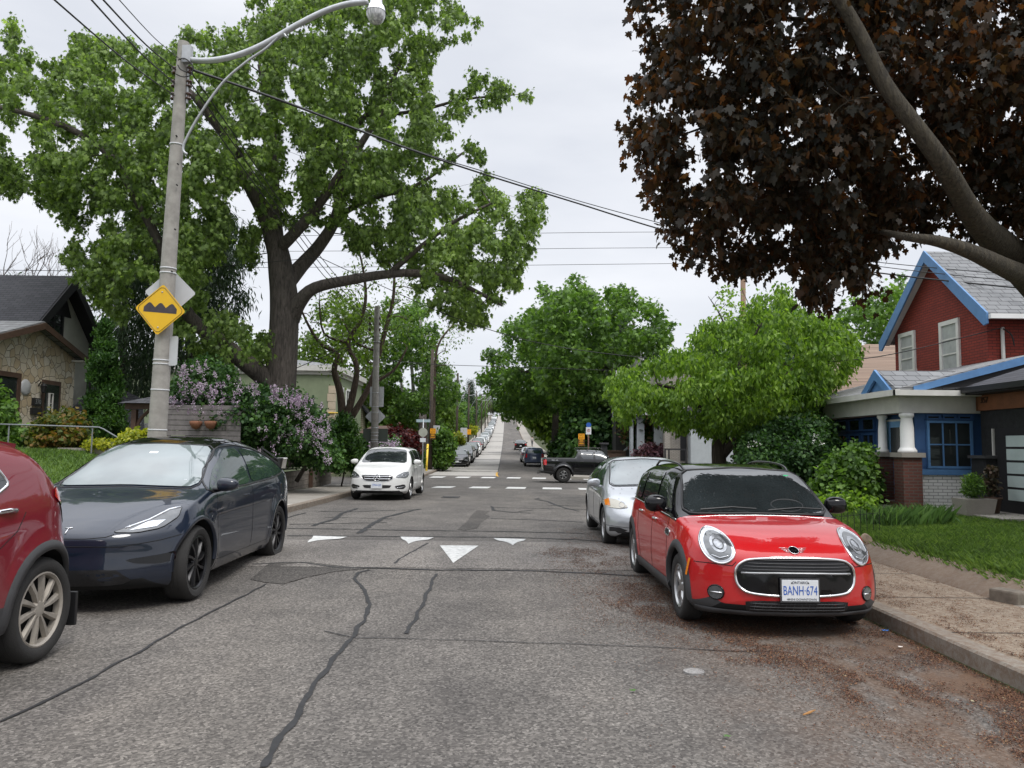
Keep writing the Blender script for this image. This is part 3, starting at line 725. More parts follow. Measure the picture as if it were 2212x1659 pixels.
    def line(s, name, pts, d, r, mat, closed=False, off=0., parent=None, n=6, step=.05):
        Q = resamp(pts, step, closed); P_ = [s.hit(d, q[0], q[1], off)[0] for q in Q]
        if closed: P_ = P_ + [P_[0]]
        return MB().tube(P_, r, n, not closed).build(name, mat, parent or s.root, True)
    def glassset(s, ws, sides, rw=None, gm=None, wsm=None, trim=None, wn=.006):
        gm = gm or M['glass']
        if ws: s.patch('windscreen', ws, 'F', wsm or gm, wn + .004, .045 if s.lod == 0 else .07)
        for d in '+-':
            for p in sides: s.patch('side_window', p, d, gm, wn, .07)
        if rw: s.patch('rear_window', rw, 'R', gm, wn, .07)
    def wheels(s, style, rimmat, steer=0.):
        sp = s.sp; r, w, tr = sp['r'], sp['tw'], sp['W'] / 2 - sp['tw'] / 2 - sp.get('tuck', .02)
        t = MB(); rr = sp.get('rim', r * .66); ns = 36 if s.lod == 0 else 16; h = w / 2
        t.lathe([(rr * .97, -h * .9), (rr + .012, -h * .96), (r * .88, -h), (r * .96, -h * .86), (r, -h * .62), (r, h * .62), (r * .96, h * .86), (r * .9, h * 1.02), (rr + .02, h * .97), (rr * .99, h * .86), (rr * .97, h * .6), (rr * .95, -h * .5), (rr * .97, -h * .9)], axis='x', n=ns)
        if s.lod == 0:
            for q in (-.45, -.15, .15, .45): t.lathe([(r - .006, q * h - .004), (r + .0015, q * h - .004), (r + .0015, q * h + .004), (r - .006, q * h + .004)], axis='x', n=ns)
        k = MB(); f = h * .80
        k.lathe([(rr * .99, f + .008), (rr * .95, f + .012), (rr * .90, f - .004), (rr * .9, f - .05)], axis='x', n=ns)
        k.lathe([(.001, f - .002), (.03, f), (.055, f - .006), (.07, f - .03)], axis='x', n=18)
        nsp, wi, wo, twist, split = style
        if s.lod < 2:
            for i in range(nsp):
                a0 = 2 * math.pi * i / nsp + .2
                for sgn in ((-1, 1) if split else (0,)):
                    da = sgn * split; v = []
                    for (rq, wd, xo, th) in ((.045, wi, 0, .028), (rr * .5, (wi + wo) / 2, .006, .024), (rr * .93, wo, -.002, .02)):
                        a = a0 + da * (rq / rr if split else 0) + twist * rq / rr; cx, cz = rq * math.cos(a), rq * math.sin(a); px, pz = -math.sin(a) * wd / 2, math.cos(a) * wd / 2
                        v += [(f - th + xo - .012, cx + px, cz + pz), (f - .006 + xo, cx + px * .55, cz + pz * .55), (f - .006 + xo, cx - px * .55, cz - pz * .55), (f - th + xo - .012, cx - px, cz - pz)]
                    k.add(v, [(0, 1, 5, 4), (1, 2, 6, 5), (2, 3, 7, 6), (4, 5, 9, 8), (5, 6, 10, 9), (6, 7, 11, 10), (3, 0, 4, 7), (7, 4, 8, 11)])
        dk = MB().lathe([(.001, f - .07), (rr * .93, f - .07)], axis='x', n=ns)
        lu = MB()
        for i in range(5):
            a = 2 * math.pi * i / 5 + .4; lu.lathe([(.009, f - .03), (.009, f - .004), (.001, f - .003)], (0, .05 * math.cos(a), .05 * math.sin(a)), 'x', 8)
        m1 = t.build('wheel', M['tyre'], s.root, True); m1.data.set_sharp_from_angle(angle=rad(50))
        m2 = k.build('rim', rimmat, m1, True); m2.data.set_sharp_from_angle(angle=rad(30))
        m3 = dk.build('brake_backing', M['dark'], m1)
        first = True
        for wl in (sp['wf'], sp['wr']):
            for sd in (1, -1):
                o = m1 if first else copy_tree(m1, s.root)
                first = False; o.location = (sd * tr, s.Y(wl), r); o.rotation_euler = (.5 * wl, 0, (0 if sd > 0 else math.pi) + (steer if wl == sp['wf'] else 0))
                if sd < 0: o.rotation_euler = (-.5 * wl, 0, math.pi + (steer if wl == sp['wf'] else 0))
    def mirror(s, l, z, mat, kind='round', sz=(.11, .07, .075), out=.13, base=None):
        for sd, d in ((1, '+'), (-1, '-')):
            p, n = s.hit(d, l, z); c = p + Vector((sd * out, .02, .06 if kind != 'low' else .03))
            bm = bmesh.new(); bmesh.ops.create_icosphere(bm, subdivisions=3 if s.lod == 0 else 2, radius=1)
            for v in bm.verts:
                q = v.co; e = .8
                x, y, zz = [math.copysign(abs(k) ** e, k) for k in q]
                if y > 0: y *= .45
                v.co = (x * sz[0], y * sz[1], zz * sz[2] * (1 if kind == 'round' else (1 - .18 * x * sd)))
            me = bpy.data.meshes.new('mirror'); bm.to_mesh(me); bm.free(); me.materials.append(mat)
            me.polygons.foreach_set('use_smooth', np.ones(len(me.polygons), dtype=bool))
            o = bpy.data.objects.new('mirror', me); link(o, s.root); o.location = c
            MB().tube([p - Vector((sd * .03, 0, .01)), p + Vector((sd * out * .5, 0, .005)), c - Vector((sd * sz[0] * .4, 0, sz[2] * .7))], [.028, .022, .025], 8).build('mirror_stalk', base or M['blackgloss'], o if False else s.root, True)
            if s.lod == 0: mesh_obj('mirror_glass', [(c.x + sz[0] * .8 * a, c.y + sz[1] * .46, c.z + sz[2] * .8 * b_) for a, b_ in ((-1, -.8), (1, -.8), (1, .8), (-1, .8))], [(0, 1, 2, 3)], M['glass'], s.root)
    def seams(s, lines, r=.0035):
        for d in '+-':
            m = MB()
            for pts in lines:
                Q = resamp(pts, .06); m.tube([s.hit(d, q[0], q[1], -.0005)[0] for q in Q], r, 4)
            m.build('door_seams', M['seam'], s.root)
    def handles(s, pts, mat, ln=.17, rr_=.011):
        for d in '+-':
            for l, z in pts:
                a, n = s.hit(d, l - ln / 2, z, .002); b, _ = s.hit(d, l + ln / 2, z, .002); c, _ = s.hit(d, l, z, .03)
                MB().tube(smooth_path([a, a.lerp(c, .75) - Vector((0, .0, 0)), c, b.lerp(c, .75), b], 3), [rr_] * 13, 8).build('door_handle', mat, s.root, True)
    def arch_trim(s, w, mat, off=.012, a0=-12, a1=192):
        for wl in (s.sp['wf'], s.sp['wr']):
            for d in '+-':
                V = []; n = 34
                for i in range(n + 1):
                    a = rad(a0 + (a1 - a0) * i / n)
                    for R_, of in ((s.sp['R'] - .012, -.03), (s.sp['R'] - .012, off), (s.sp['R'] + w * .5, off), (s.sp['R'] + w, .001)):
                        l, z = wl + R_ * math.cos(a), s.sp['r'] + .01 + R_ * math.sin(a)
                        p, nn = s.hit(d, max(.12, min(s.Ln - .12, l)), max(.18, z), 0); sd = 1 if d == '+' else -1
                        V.append((p.x + sd * of, s.Y(l), z))
                f = []
                for i in range(n):
                    for k in range(3): f.append((i * 4 + k, i * 4 + k + 1, i * 4 + k + 5, i * 4 + k + 4))
                o = mesh_obj('wheel_arch_trim', V, f, mat, s.root, True)
    def plate(s, d, x, z, w_, h_, text=None, mat=None, tmat=None, top=None, bottom=None, frame=None, off=.015):
        p, n = s.hit(d, x, z, off); n = Vector((0, n.y, n.z * .6)).normalized() if True else n
        sg = -1 if d == 'F' else 1
        tilt = math.atan2(-n.z, abs(n.y)); y = p.y
        pl = MB().box(-w_ / 2, w_ / 2, -.006, .006, -h_ / 2, h_ / 2).build('number_plate', mat or M['plate'], s.root, bevel=.002); pl.location = (p.x, y, z); pl.rotation_euler = (tilt, 0, 0 if d == 'F' else math.pi)
        if frame: MB().box(-w_ / 2 - .012, w_ / 2 + .012, -.003, .008, -h_ / 2 - .012, h_ / 2 + .012).build('plate_holder', frame, pl)
        if text: text_obj('plate_lettering', text, h_ * .62, tmat or M['plateblue'], pl, (0, -.0075, 0 if not top else -.004), (rad(90), 0, 0), .0008, sx=.60)
        if top: text_obj('plate_province', top, h_ * .17, M['platedark'], pl, (0, -.0075, h_ * .37), (rad(90), 0, 0), .0008, sx=1.)
        if bottom: text_obj('plate_frame_lettering', bottom, h_ * .15, M['platedark'], pl, (.02, -.0075, -h_ * .42), (rad(90), 0, 0), .0008)
        return pl
def mirr(poly): return [(-p[0], p[1]) for p in poly][::-1]
# ------------------------------------------------------------------ the red hatchback
M['lampmid'] = plain('lamp_reflector', (.30, .31, .33), .1, .5, .5, 22, coat=1.)
def red_hatch():
    sp = dict(L=4.0, W=1.73, H=1.42, wf=.80, wr=3.37, r=.31, R=.36, tw=.195, rim=.205, sweep=(.40, 3.0), rsweep=(.3, 3), tumble=.15, flare=.018, fillet=.11, tuck=.015,
        top=[(0, .74), (.12, .79), (.3, .845), (.6, .90), (1.0, .95), (1.1, .985), (1.52, 1.31), (1.72, 1.39), (2.2, 1.435), (3.0, 1.43), (3.5, 1.38), (3.75, 1.2), (4, .98)],
        belt=[(0, .62), (.3, .755), (.7, .84), (1.1, .89), (2.5, .93), (3.5, .965), (4, .9)],
        hw=[(0, .80), (.3, .84), (.8, .86), (3.3, .865), (3.8, .83), (4, .8)], bot=[(0, .19), (.3, .16), (.6, .15), (3.6, .17), (4, .25)],
        n=[(0, 3.2), (1.0, 3.6), (1.3, 5), (2, 5.5), (4, 5)], face=[(.15, .16), (.2, .03), (.27, .0), (.42, .006), (.6, .02), (.7, .05), (.8, .12), (.95, .16)],
        rface=[(.2, .06), (.4, 0), (.8, .03), (1.2, .2), (1.4, .4)], cabin=(1.02, 9), roofmat=M['blackgloss'], clad=.12)
    red = paint('red_paint', (.46, .004, .007), 0, 0, .3)
    c = Car(sp, 'red_hatchback', 'red compact hatchback with black roof, round headlights and big oval grille', 'car', (2.50, 6.62 + 2.0, zr(8)), 0, red)
    # glass
    c.glassset(chaikin([(-.715, .97), (0, .98), (.715, .97), (.60, 1.355), (0, 1.39), (-.60, 1.355)], 2, .10), [
        chaikin([(1.24, .95), (2.02, .965), (2.04, 1.34), (1.66, 1.30)], 1, .08), chaikin([(2.10, .965), (2.90, .985), (2.86, 1.33), (2.12, 1.34)], 1, .08), chaikin([(2.97, .99), (3.55, 1.01), (3.42, 1.27), (2.93, 1.325)], 1, .1)],
        chaikin([(-.56, 1.02), (.56, 1.02), (.5, 1.28), (-.5, 1.28)], 1, .1))
    for d in '+-': c.line('belt_chrome', [(1.05, .905), (1.4, .918), (2.5, .943), (3.6, .975)], d, .006, M['chrome'])
    c.line('windscreen_frame', chaikin([(-.73, .96), (0, .97), (.73, .96), (.61, 1.365), (0, 1.40), (-.61, 1.365)], 2, .10), 'F', .013, M['black'], True, .004)
    c.line('cowl_chrome', [(-.76, .93), (-.4, .952), (0, .957), (.4, .952), (.76, .93)], 'F', .004, M['chrome'])
    # wipers
    for x in (-.45, .22):
        MB().tube([c.hit('F', x - .1, .985, .02)[0], c.hit('F', x + .22, 1.01, .022)[0], c.hit('F', x + .46, 1.0, .018)[0]], [.008, .006, .005], 6).build('wiper', M['black'], c.root)
    c.line('steering_wheel', ell(.34, 1.04, .16, .055, 24), 'F', .006, M['black'], True, .008)
    # roof rails
    for sd in (1, -1):
        pts = [c.hit('T', sd * .56, l, o)[0] for l, o in ((1.75, .0), (1.95, .04), (2.4, .055), (2.95, .05), (3.3, .0))]
        MB().tube(smooth_path(pts, 5), .013, 8).build('roof_rail', M['blackgloss'], c.root, True)
    # lights
    for sd in (1, -1):
        k = (lambda p: p) if sd > 0 else mirr
        x, z = .615, .745
        g = c.patch('headlight', ell(sd * x, z, .118, .128), 'F', M['lampclear'], .010, .03)
        c.line('headlight_ring', ell(sd * x, z, .122, .133, 36), 'F', .010, M['chrome'], True, .006, g, 8)
        c.patch('headlight_inner', ell(sd * (x - .005), z, .098, .108), 'F', M['lampdark'], .0125, .03, g)
        c.patch('headlight_reflector', ell(sd * (x - .012), z + .012, .06, .064), 'F', M['lampmid'], .015, .03, g)
        c.line('headlight_bulb_ring', ell(sd * (x - .012), z + .012, .036, .038, 20), 'F', .005, M['lampdark'], True, .017, g)
        c.line('headlight_daylight_strip', [(sd * (x - .07), z - .07), (sd * x, z - .092), (sd * (x + .07), z - .07)], 'F', .006, M['lampclear'], False, .014, g)
        f = c.patch('fog_lamp', ell(sd * .655, .365, .052, .054, 20), 'F', M['lampdark'], .012, .03)
        c.line('fog_lamp_ring', ell(sd * .655, .365, .056, .058, 24), 'F', .008, M['blackgloss'], True, .005, f)
        c.line('fog_lamp_bar', [(sd * .61, .365), (sd * .70, .365)], 'F', .006, M['chrome'], False, .014, f)
        c.line('marker_light', [(sd * .838, .47), (sd * .842, .60)], 'F', .012, M['amber'], off=.004) if False else None
        d = '+' if sd > 0 else '-'
        c.patch('marker_light', [(.42, .47), (.445, .47), (.43, .62), (.405, .62)], d, M['amber'], .017, .05)
        # side scuttle
        sc = c.patch('side_scuttle', chaikin([(1.17, .73), (1.36, .74), (1.34, .80), (1.15, .79)], 2, .2), d, M['black'], .007, .04)
        c.line('side_scuttle_trim', chaikin([(1.17, .73), (1.36, .74), (1.34, .80), (1.15, .79)], 2, .2), d, .006, M['chrome'], True, .004, sc)
    # grille
    G = [(-.36, .675), (.36, .675), (.49, .62), (.515, .53), (.49, .425), (.38, .365), (-.38, .365), (-.49, .425), (-.515, .53), (-.49, .62)]
    Gp = chaikin(G, 3, .25)
    gr = c.patch('grille', Gp, 'F', M['blackgloss'], .005, .04)
    c.line('grille_surround', Gp, 'F', .0125, M['chrome'], True, .008, gr, 8)
    for z, w_ in ((.655, .36), (.63, .41), (.605, .44), (.58, .455)): c.line('grille_bar', [(-w_, z), (w_, z)], 'F', .0055, M['clad'], False, .014, gr)
    c.line('grille_bar', [(-.465, .548), (-.2, .555), (.2, .555), (.465, .548)], 'F', .009, M['steel'], False, .010, gr)
    lg = c.patch('lower_grille', chaikin([(-.44, .325), (.44, .325), (.43, .235), (.36, .215), (-.36, .215), (-.43, .235)], 1, .15), 'F', M['mesh'], .006, .04)
    for z in (.25, .275, .30): c.line('lower_grille_bar', [(-.40, z), (.40, z)], 'F', .004, M['clad'], False, .009, lg)
    hexm = MB()
    for i in range(26):
        x = -.40 + i * .032; a = c.hit('F', x, .235 + .02 * (i % 2), .009)[0]; b = c.hit('F', x + .012, .31, .009)[0]; hexm.tube([a, b], .0028, 4)
    hexm.build('lower_grille_mesh', M['clad'], lg)
    # front lip
    V = []; n = 40
    for i in range(n + 1):
        x = -.80 + 1.6 * i / n
        for z, o in ((.155, -.02), (.165, .02), (.195, .022), (.215, .012), (.225, 0)):
            p = c.hit('F', x, z + .012, 0)[0]; V.append((p.x, p.y - o, z))
    mesh_obj('front_lip', V, [(i * 5 + k, (i + 1) * 5 + k, (i + 1) * 5 + k + 1, i * 5 + k + 1) for i in range(n) for k in range(4)], M['clad'], c.root, True)
    # bonnet lines and badge
    c.line('bonnet_gap', [(-.80, .60), (-.70, .605), (-.53, .60), (-.50, .635)], 'F', .004, M['seam']); c.line('bonnet_gap', [(.80, .60), (.70, .605), (.53, .60), (.50, .635)], 'F', .004, M['seam'])
    bd = c.patch('badge', ell(0, .735, .042, .026, 20), 'F', M['blackgloss'], .006, .03)
    c.line('badge_ring', ell(0, .735, .042, .026, 24), 'F', .003, M['chrome'], True, .006, bd)
    for sd in (1, -1):
        for i, z in enumerate((.748, .738, .728, .719)): c.line('badge_wing', [(sd * .044, z), (sd * (.118 - .014 * i), z + .004)], 'F', .0024, M['chrome'], False, .005, bd)
    p, nrm = c.hit('F', 0, .735, .0085); text_obj('badge_lettering', 'MINI', .024, M['chrome'], c.root, p, (rad(90) - math.atan2(nrm.z, -nrm.y), 0, 0))
    pl = c.plate('F', .0, .42, .31, .175, 'BANH\u00b7674', top='ONTARIO', bottom='MINI DOWNTOWN', frame=M['clad'], off=.03)
    for sx in (-.07, .07):
        sc_ = MB().lathe([(.001, -.009), (.006, -.009), (.007, -.006)], (sx, 0, .062), 'y', 8).build('plate_screw', M['black'], pl)
    MB().tube([(-.115, -.0085, -.072), (-.095, -.0085, -.072)], .002, 4).build('plate_emblem', M['platedark'], pl); MB().lathe([(.008, -.0085), (.006, -.009)], (-.105, 0, -.072), 'y', 10).build('plate_emblem', M['platedark'], pl)
    # side
    c.seams([[(1.32, .90), (1.28, .84), (1.27, .45), (1.30, .26)], [(2.06, .92), (2.07, .7), (2.07, .26)], [(2.95, .95), (2.95, .8), (2.93, .62), (2.85, .5), (2.80, .28), (1.3, .26)]])
    c.handles([(1.92, .84), (2.75, .86)], M['chrome'], .15, .012)
    c.mirror(1.42, .975, M['blackgloss'], 'round', (.115, .085, .088), .14)
    c.arch_trim(.062, M['clad'], .012)
    for d in '+-':
        V = []
        sd = 1 if d == '+' else -1
        for i in range(25):
            l = 1.12 + (3.0 - 1.12) * i / 24
            for z, o in ((.17, -.01), (.18, .02), (.27, .022), (.30, 0.003)):
                p = c.hit(d, l, max(z, .2), 0)[0]; V.append((p.x + sd * o, p.y, z))
        mesh_obj('side_sill', V, [(i * 4 + k, i * 4 + k + 1, (i + 1) * 4 + k + 1, (i + 1) * 4 + k) for i in range(24) for k in range(3)], M['clad'], c.root, True)
    c.wheels((5, .075, .05, .35, .22), M['alloy'])
    for sd in (1, -1): c.patch('tail_light', rrect(sd * .70 - .07, sd * .70 + .07, .66, .86, .05), 'R', M['redlens'], .008)
    # green permit sticker, steering wheel seen behind the glass is a dark ring on it
    c.patch('windscreen_sticker', rrect(.44, .50, 1.305, 1.33, .005), 'F', plain('green_sticker', (.02, .4, .15), .5), .009)
    return c
# ------------------------------------------------------------------ the dark blue electric crossover
def blue_crossover():
    sp = dict(L=4.75, W=1.92, H=1.68, wf=.87, wr=3.76, r=.375, R=.44, tw=.25, rim=.275, sweep=(.62, 2.6), rsweep=(.4, 3), tumble=.22, flare=.02, fillet=.13, tuck=.015,
        top=[(0, .80), (.15, .87), (.6, 1.0), (1.1, 1.10), (1.25, 1.15), (2.0, 1.55), (2.4, 1.66), (2.8, 1.68), (3.4, 1.62), (4.1, 1.40), (4.45, 1.26), (4.75, 1.17)],
        belt=[(0, .70), (.35, .85), (.8, .97), (1.2, 1.04), (2.2, 1.09), (3.6, 1.16), (4.4, 1.18), (4.75, 1.1)],
        hw=[(0, .86), (.4, .92), (.9, .95), (2, .95), (3.7, .96), (4.4, .92), (4.75, .86)], bot=[(0, .21), (.4, .19), (4.2, .2), (4.75, .3)],
        n=[(0, 2.5), (1.1, 3.2), (1.6, 4.2), (2.6, 4.2), (4, 3.6), (4.75, 3)], face=[(.19, .12), (.26, .02), (.38, .0), (.55, .02), (.68, .03), (.76, .07), (.85, .16), (1.0, .24)],
        rface=[(.2, .08), (.45, 0), (.95, .05), (1.2, .1), (1.4, .3)])
    blue = paint('midnight_blue_paint', (.007, .013, .027), .1, .05, .1)
    c = Car(sp, 'dark_blue_crossover', 'dark midnight blue electric crossover with black wheels parked by the pole', 'car', (-4.11, 8.08 - .87 + 2.375, 0), rad(.6), blue)
    c.patch('glass_roof', chaikin([(-.60, 1.95), (-.3, 1.88), (.3, 1.88), (.60, 1.95), (.56, 3.4), (-.56, 3.4)], 1, .1), 'T', M['blackgloss'], .005, .12)
    gs = [chaikin([(1.24, 1.075), (2.55, 1.115), (2.55, 1.54), (2.2, 1.52), (1.72, 1.33)], 1, .08), chaikin([(2.63, 1.12), (3.5, 1.16), (4.02, 1.21), (3.72, 1.36), (3.2, 1.50), (2.63, 1.54)], 1, .08)]
    c.glassset(chaikin([(-.76, 1.12), (0, 1.14), (.75, 1.12), (.575, 1.555), (0, 1.58), (-.575, 1.555)], 2, .1), gs, chaikin([(-.6, 1.2), (.6, 1.2), (.5, 1.48), (-.5, 1.48)], 1, .1), M['glassgreen'], M['glasspale'])
    for d in '+-': c.line('window_surround', chaikin([(1.18, 1.06), (2.6, 1.10), (3.55, 1.14), (4.10, 1.21), (3.76, 1.39), (3.2, 1.53), (2.6, 1.58), (2.15, 1.55), (1.66, 1.34)], 1, .12), d, .011, M['black'], True, .002)
    c.line('windscreen_frame', chaikin([(-.785, 1.105), (0, 1.125), (.77, 1.105), (.59, 1.567), (0, 1.592), (-.59, 1.567)], 2, .1), 'F', .010, M['black'], True)
    for x, z, w_, h_ in ((.60, 1.19, .045, .03), (.0, 1.48, .05, .010)): c.patch('windscreen_sticker', rrect(x - w_, x + w_, z - h_, z + h_, .02), 'F', M['plate'], .010)
    for sd in (1, -1):
        P_ = [(.40, .60), (.58, .59), (.74, .62), (.83, .72), (.82, .81), (.73, .785), (.62, .69), (.48, .635)]
        P_ = [(sd * a, b + .15) for a, b in P_]
        h = c.patch('headlight', chaikin(P_ if sd > 0 else P_[::-1], 1, .15), 'F', M['lampdark'], .008, .04)
        c.line('headlight_strip', [(sd * .48, .78), (sd * .62, .845), (sd * .73, .93), (sd * .81, .95)], 'F', .013, M['lampclear'], False, .006, h)
        c.patch('headlight_lens', [(sd * a, b + .15) for a, b in ([(.52, .61), (.70, .635), (.74, .69), (.62, .68)] if sd > 0 else [(.62, .68), (.74, .69), (.70, .635), (.52, .61)])], 'F', M['lampclear'], .011, .04, h)
        c.line('headlight_edge', chaikin(P_, 1, .15), 'F', .005, M['seam'], True, .004, h)
        V_ = [(.52, .50), (.80, .53), (.86, .55), (.87, .46), (.76, .44), (.60, .46)]
        c.patch('bumper_vent', chaikin([(sd * a, b) for a, b in (V_ if sd > 0 else V_[::-1])], 1, .15), 'F', M['blackgloss'], .005, .05)
    c.patch('lower_intake', chaikin([(-.46, .42), (.46, .42), (.58, .31), (.5, .27), (-.5, .27), (-.58, .31)], 1, .12), 'F', M['mesh'], .005, .05)
    c.line('bonnet_gap', [(-.42, .735), (-.36, .712), (-.2, .70), (.2, .70), (.36, .712), (.42, .735)], 'F', .0045, M['seam'])
    c.line('bumper_crease', [(-.9, .70), (-.75, .66), (-.48, .62), (-.2, .63), (.2, .63), (.48, .62), (.75, .66), (.9, .70)], 'F', .004, M['seam'])
    e = MB(); pts = [(-.035, .655), (.035, .655)]
    c.line('badge', [(-.035, .792), (0, .786), (.035, .792)], 'F', .006, M['chrome'], False, .004); c.line('badge', [(0, .786), (0, .74)], 'F', .006, M['chrome'], False, .004)
    c.seams([[(1.42, 1.05), (1.36, .9), (1.36, .5), (1.42, .33)], [(2.6, 1.08), (2.56, .8), (2.56, .33)], [(3.62, 1.12), (3.62, 1.0), (3.42, .8), (3.3, .6), (3.22, .33), (1.42, .33)]])
    c.handles([(2.35, .98), (3.28, 1.03)], blue, .18, .007)
    c.mirror(1.36, 1.09, blue, 'sq', (.12, .085, .075), .15)
    for l in (1.15,): 
        for d in '+-': c.patch('side_marker', rrect(l - .04, l + .04, .86, .88, .008), d, M['blackgloss'], .006)
    c.wheels((10, .03, .055, .25, 0), M['blackalloy'])
    c.arch_trim(.03, blue, .006, -5, 185)
    return c
# ------------------------------------------------------------------ the dark red SUV, only its rear quarter in the picture
def red_suv():
    sp = dict(L=4.28, W=1.86, H=1.66, wf=.86, wr=3.55, r=.375, R=.435, tw=.245, rim=.272, sweep=(.4, 3), rsweep=(.42, 2.6), tumble=.17, flare=.03, fillet=.12, tuck=.0,
        top=[(0, .85), (.3, .95), (1.1, 1.08), (1.25, 1.12), (1.9, 1.55), (2.3, 1.64), (3.0, 1.66), (3.4, 1.62), (3.62, 1.54), (3.85, 1.33), (4.1, 1.2), (4.28, 1.08)],
        belt=[(0, .75), (.8, .95), (1.5, 1.06), (3, 1.18), (3.8, 1.24), (4.28, 1.1)],
        hw=[(0, .85), (.5, .91), (1.5, .91), (3.5, .93), (3.9, .90), (4.28, .83)], bot=[(0, .24), (3.8, .24), (4.28, .34)],
        n=[(0, 2.8), (1.5, 4.5), (3.6, 4.8), (4.28, 3.5)], face=[(.2, .1), (.5, 0), (.8, .05), (1, .2)], rface=[(.25, .08), (.4, .01), (.6, 0), (.9, .05), (1.2, .12), (1.5, .25), (1.66, .3)], clad=.2)
    red = paint('dark_red_paint', (.17, .010, .020), .1, .1, .8)
    c = Car(sp, 'dark_red_suv', 'dusty dark red SUV at the left edge with silver ten-spoke wheel', 'car', (-4.29, 5.77 - 3.55 + 2.14, 0), 0, red)
    sw = chaikin([(2.74, 1.2), (3.02, 1.23), (3.18, 1.30), (3.08, 1.44), (2.74, 1.50)], 1, .12)
    c.glassset(chaikin([(-.7, 1.1), (.7, 1.1), (.6, 1.5), (-.6, 1.5)], 1, .1), [chaikin([(1.5, 1.06), (2.3, 1.1), (2.3, 1.5), (1.9, 1.46)], 1, .08), chaikin([(2.3, 1.16), (2.68, 1.18), (2.68, 1.50), (2.3, 1.51)], 1, .08), sw], chaikin([(-.62, 1.2), (.62, 1.2), (.55, 1.48), (-.55, 1.48)], 1, .1))
    for d in '+-':
        c.line('window_chrome', sw, d, .012, M['chrome'], True, .002)
        c.line('window_chrome', [(1.4, 1.1), (2.3, 1.14), (2.9, 1.19)], d, .01, M['chrome'])
    MB().add([c.hit('T', x, 3.42, .01)[0] + Vector((0, dy, dz)) for x in (-.55, .55) for dy, dz in ((0, 0), (.28, -.03), (.27, -.07), (0, -.02))], [(0, 1, 5, 4), (1, 2, 6, 5), (2, 3, 7, 6), (0, 3, 2, 1), (4, 5, 6, 7)]).build('roof_spoiler', red, c.root)
    for sd in (1, -1):
        d = '+' if sd > 0 else '-'
        c.patch('tail_light', chaikin([(3.66, 1.17), (4.0, 1.06), (4.12, 1.12), (4.02, 1.22), (3.7, 1.25)], 1, .15), d, M['redlens'], .012, .04)
        c.patch('tail_light_lens', chaikin([(3.84, 1.14), (4.04, 1.08), (4.05, 1.15), (3.9, 1.19)], 1, .15), d, M['lampclear'], .017, .04)
        x = sd * .7; c.patch('tail_light', rrect(min(x - .12, x + .12), max(x - .12, x + .12), .95, 1.12, .04), 'R', M['redlens'], .01, .04)
        # mud flap
        MB().box(sd * .70, sd * .92, c.Y(3.99), c.Y(4.02), .16, .42).build('mud_flap', M['black'], c.root, bevel=.006)
    c.seams([[(3.3, 1.1), (3.2, .98), (2.98, .86), (2.86, .6), (2.84, .45), (1.4, .42)], [(2.3, 1.02), (2.3, .42)], [(3.74, 1.16), (3.9, 1.0), (3.95, .85)], [(4.15, .78), (3.98, .8), (3.95, .75)]])
    c.handles([(2.1, 1.04), (3.1, 1.12)], M['chrome'], .2, .016)
    c.arch_trim(.055, M['clad'], .014)
    c.wheels((10, .022, .062, .12, 0), M['dustyalloy'])
    c.mirror(1.5, 1.06, red, 'sq', (.12, .08, .08), .15)
    c.patch('bumper_skid', [(-.7, .3), (.7, .3), (.7, .5), (-.7, .5)], 'R', M['clad'], .006, .1)
    return c
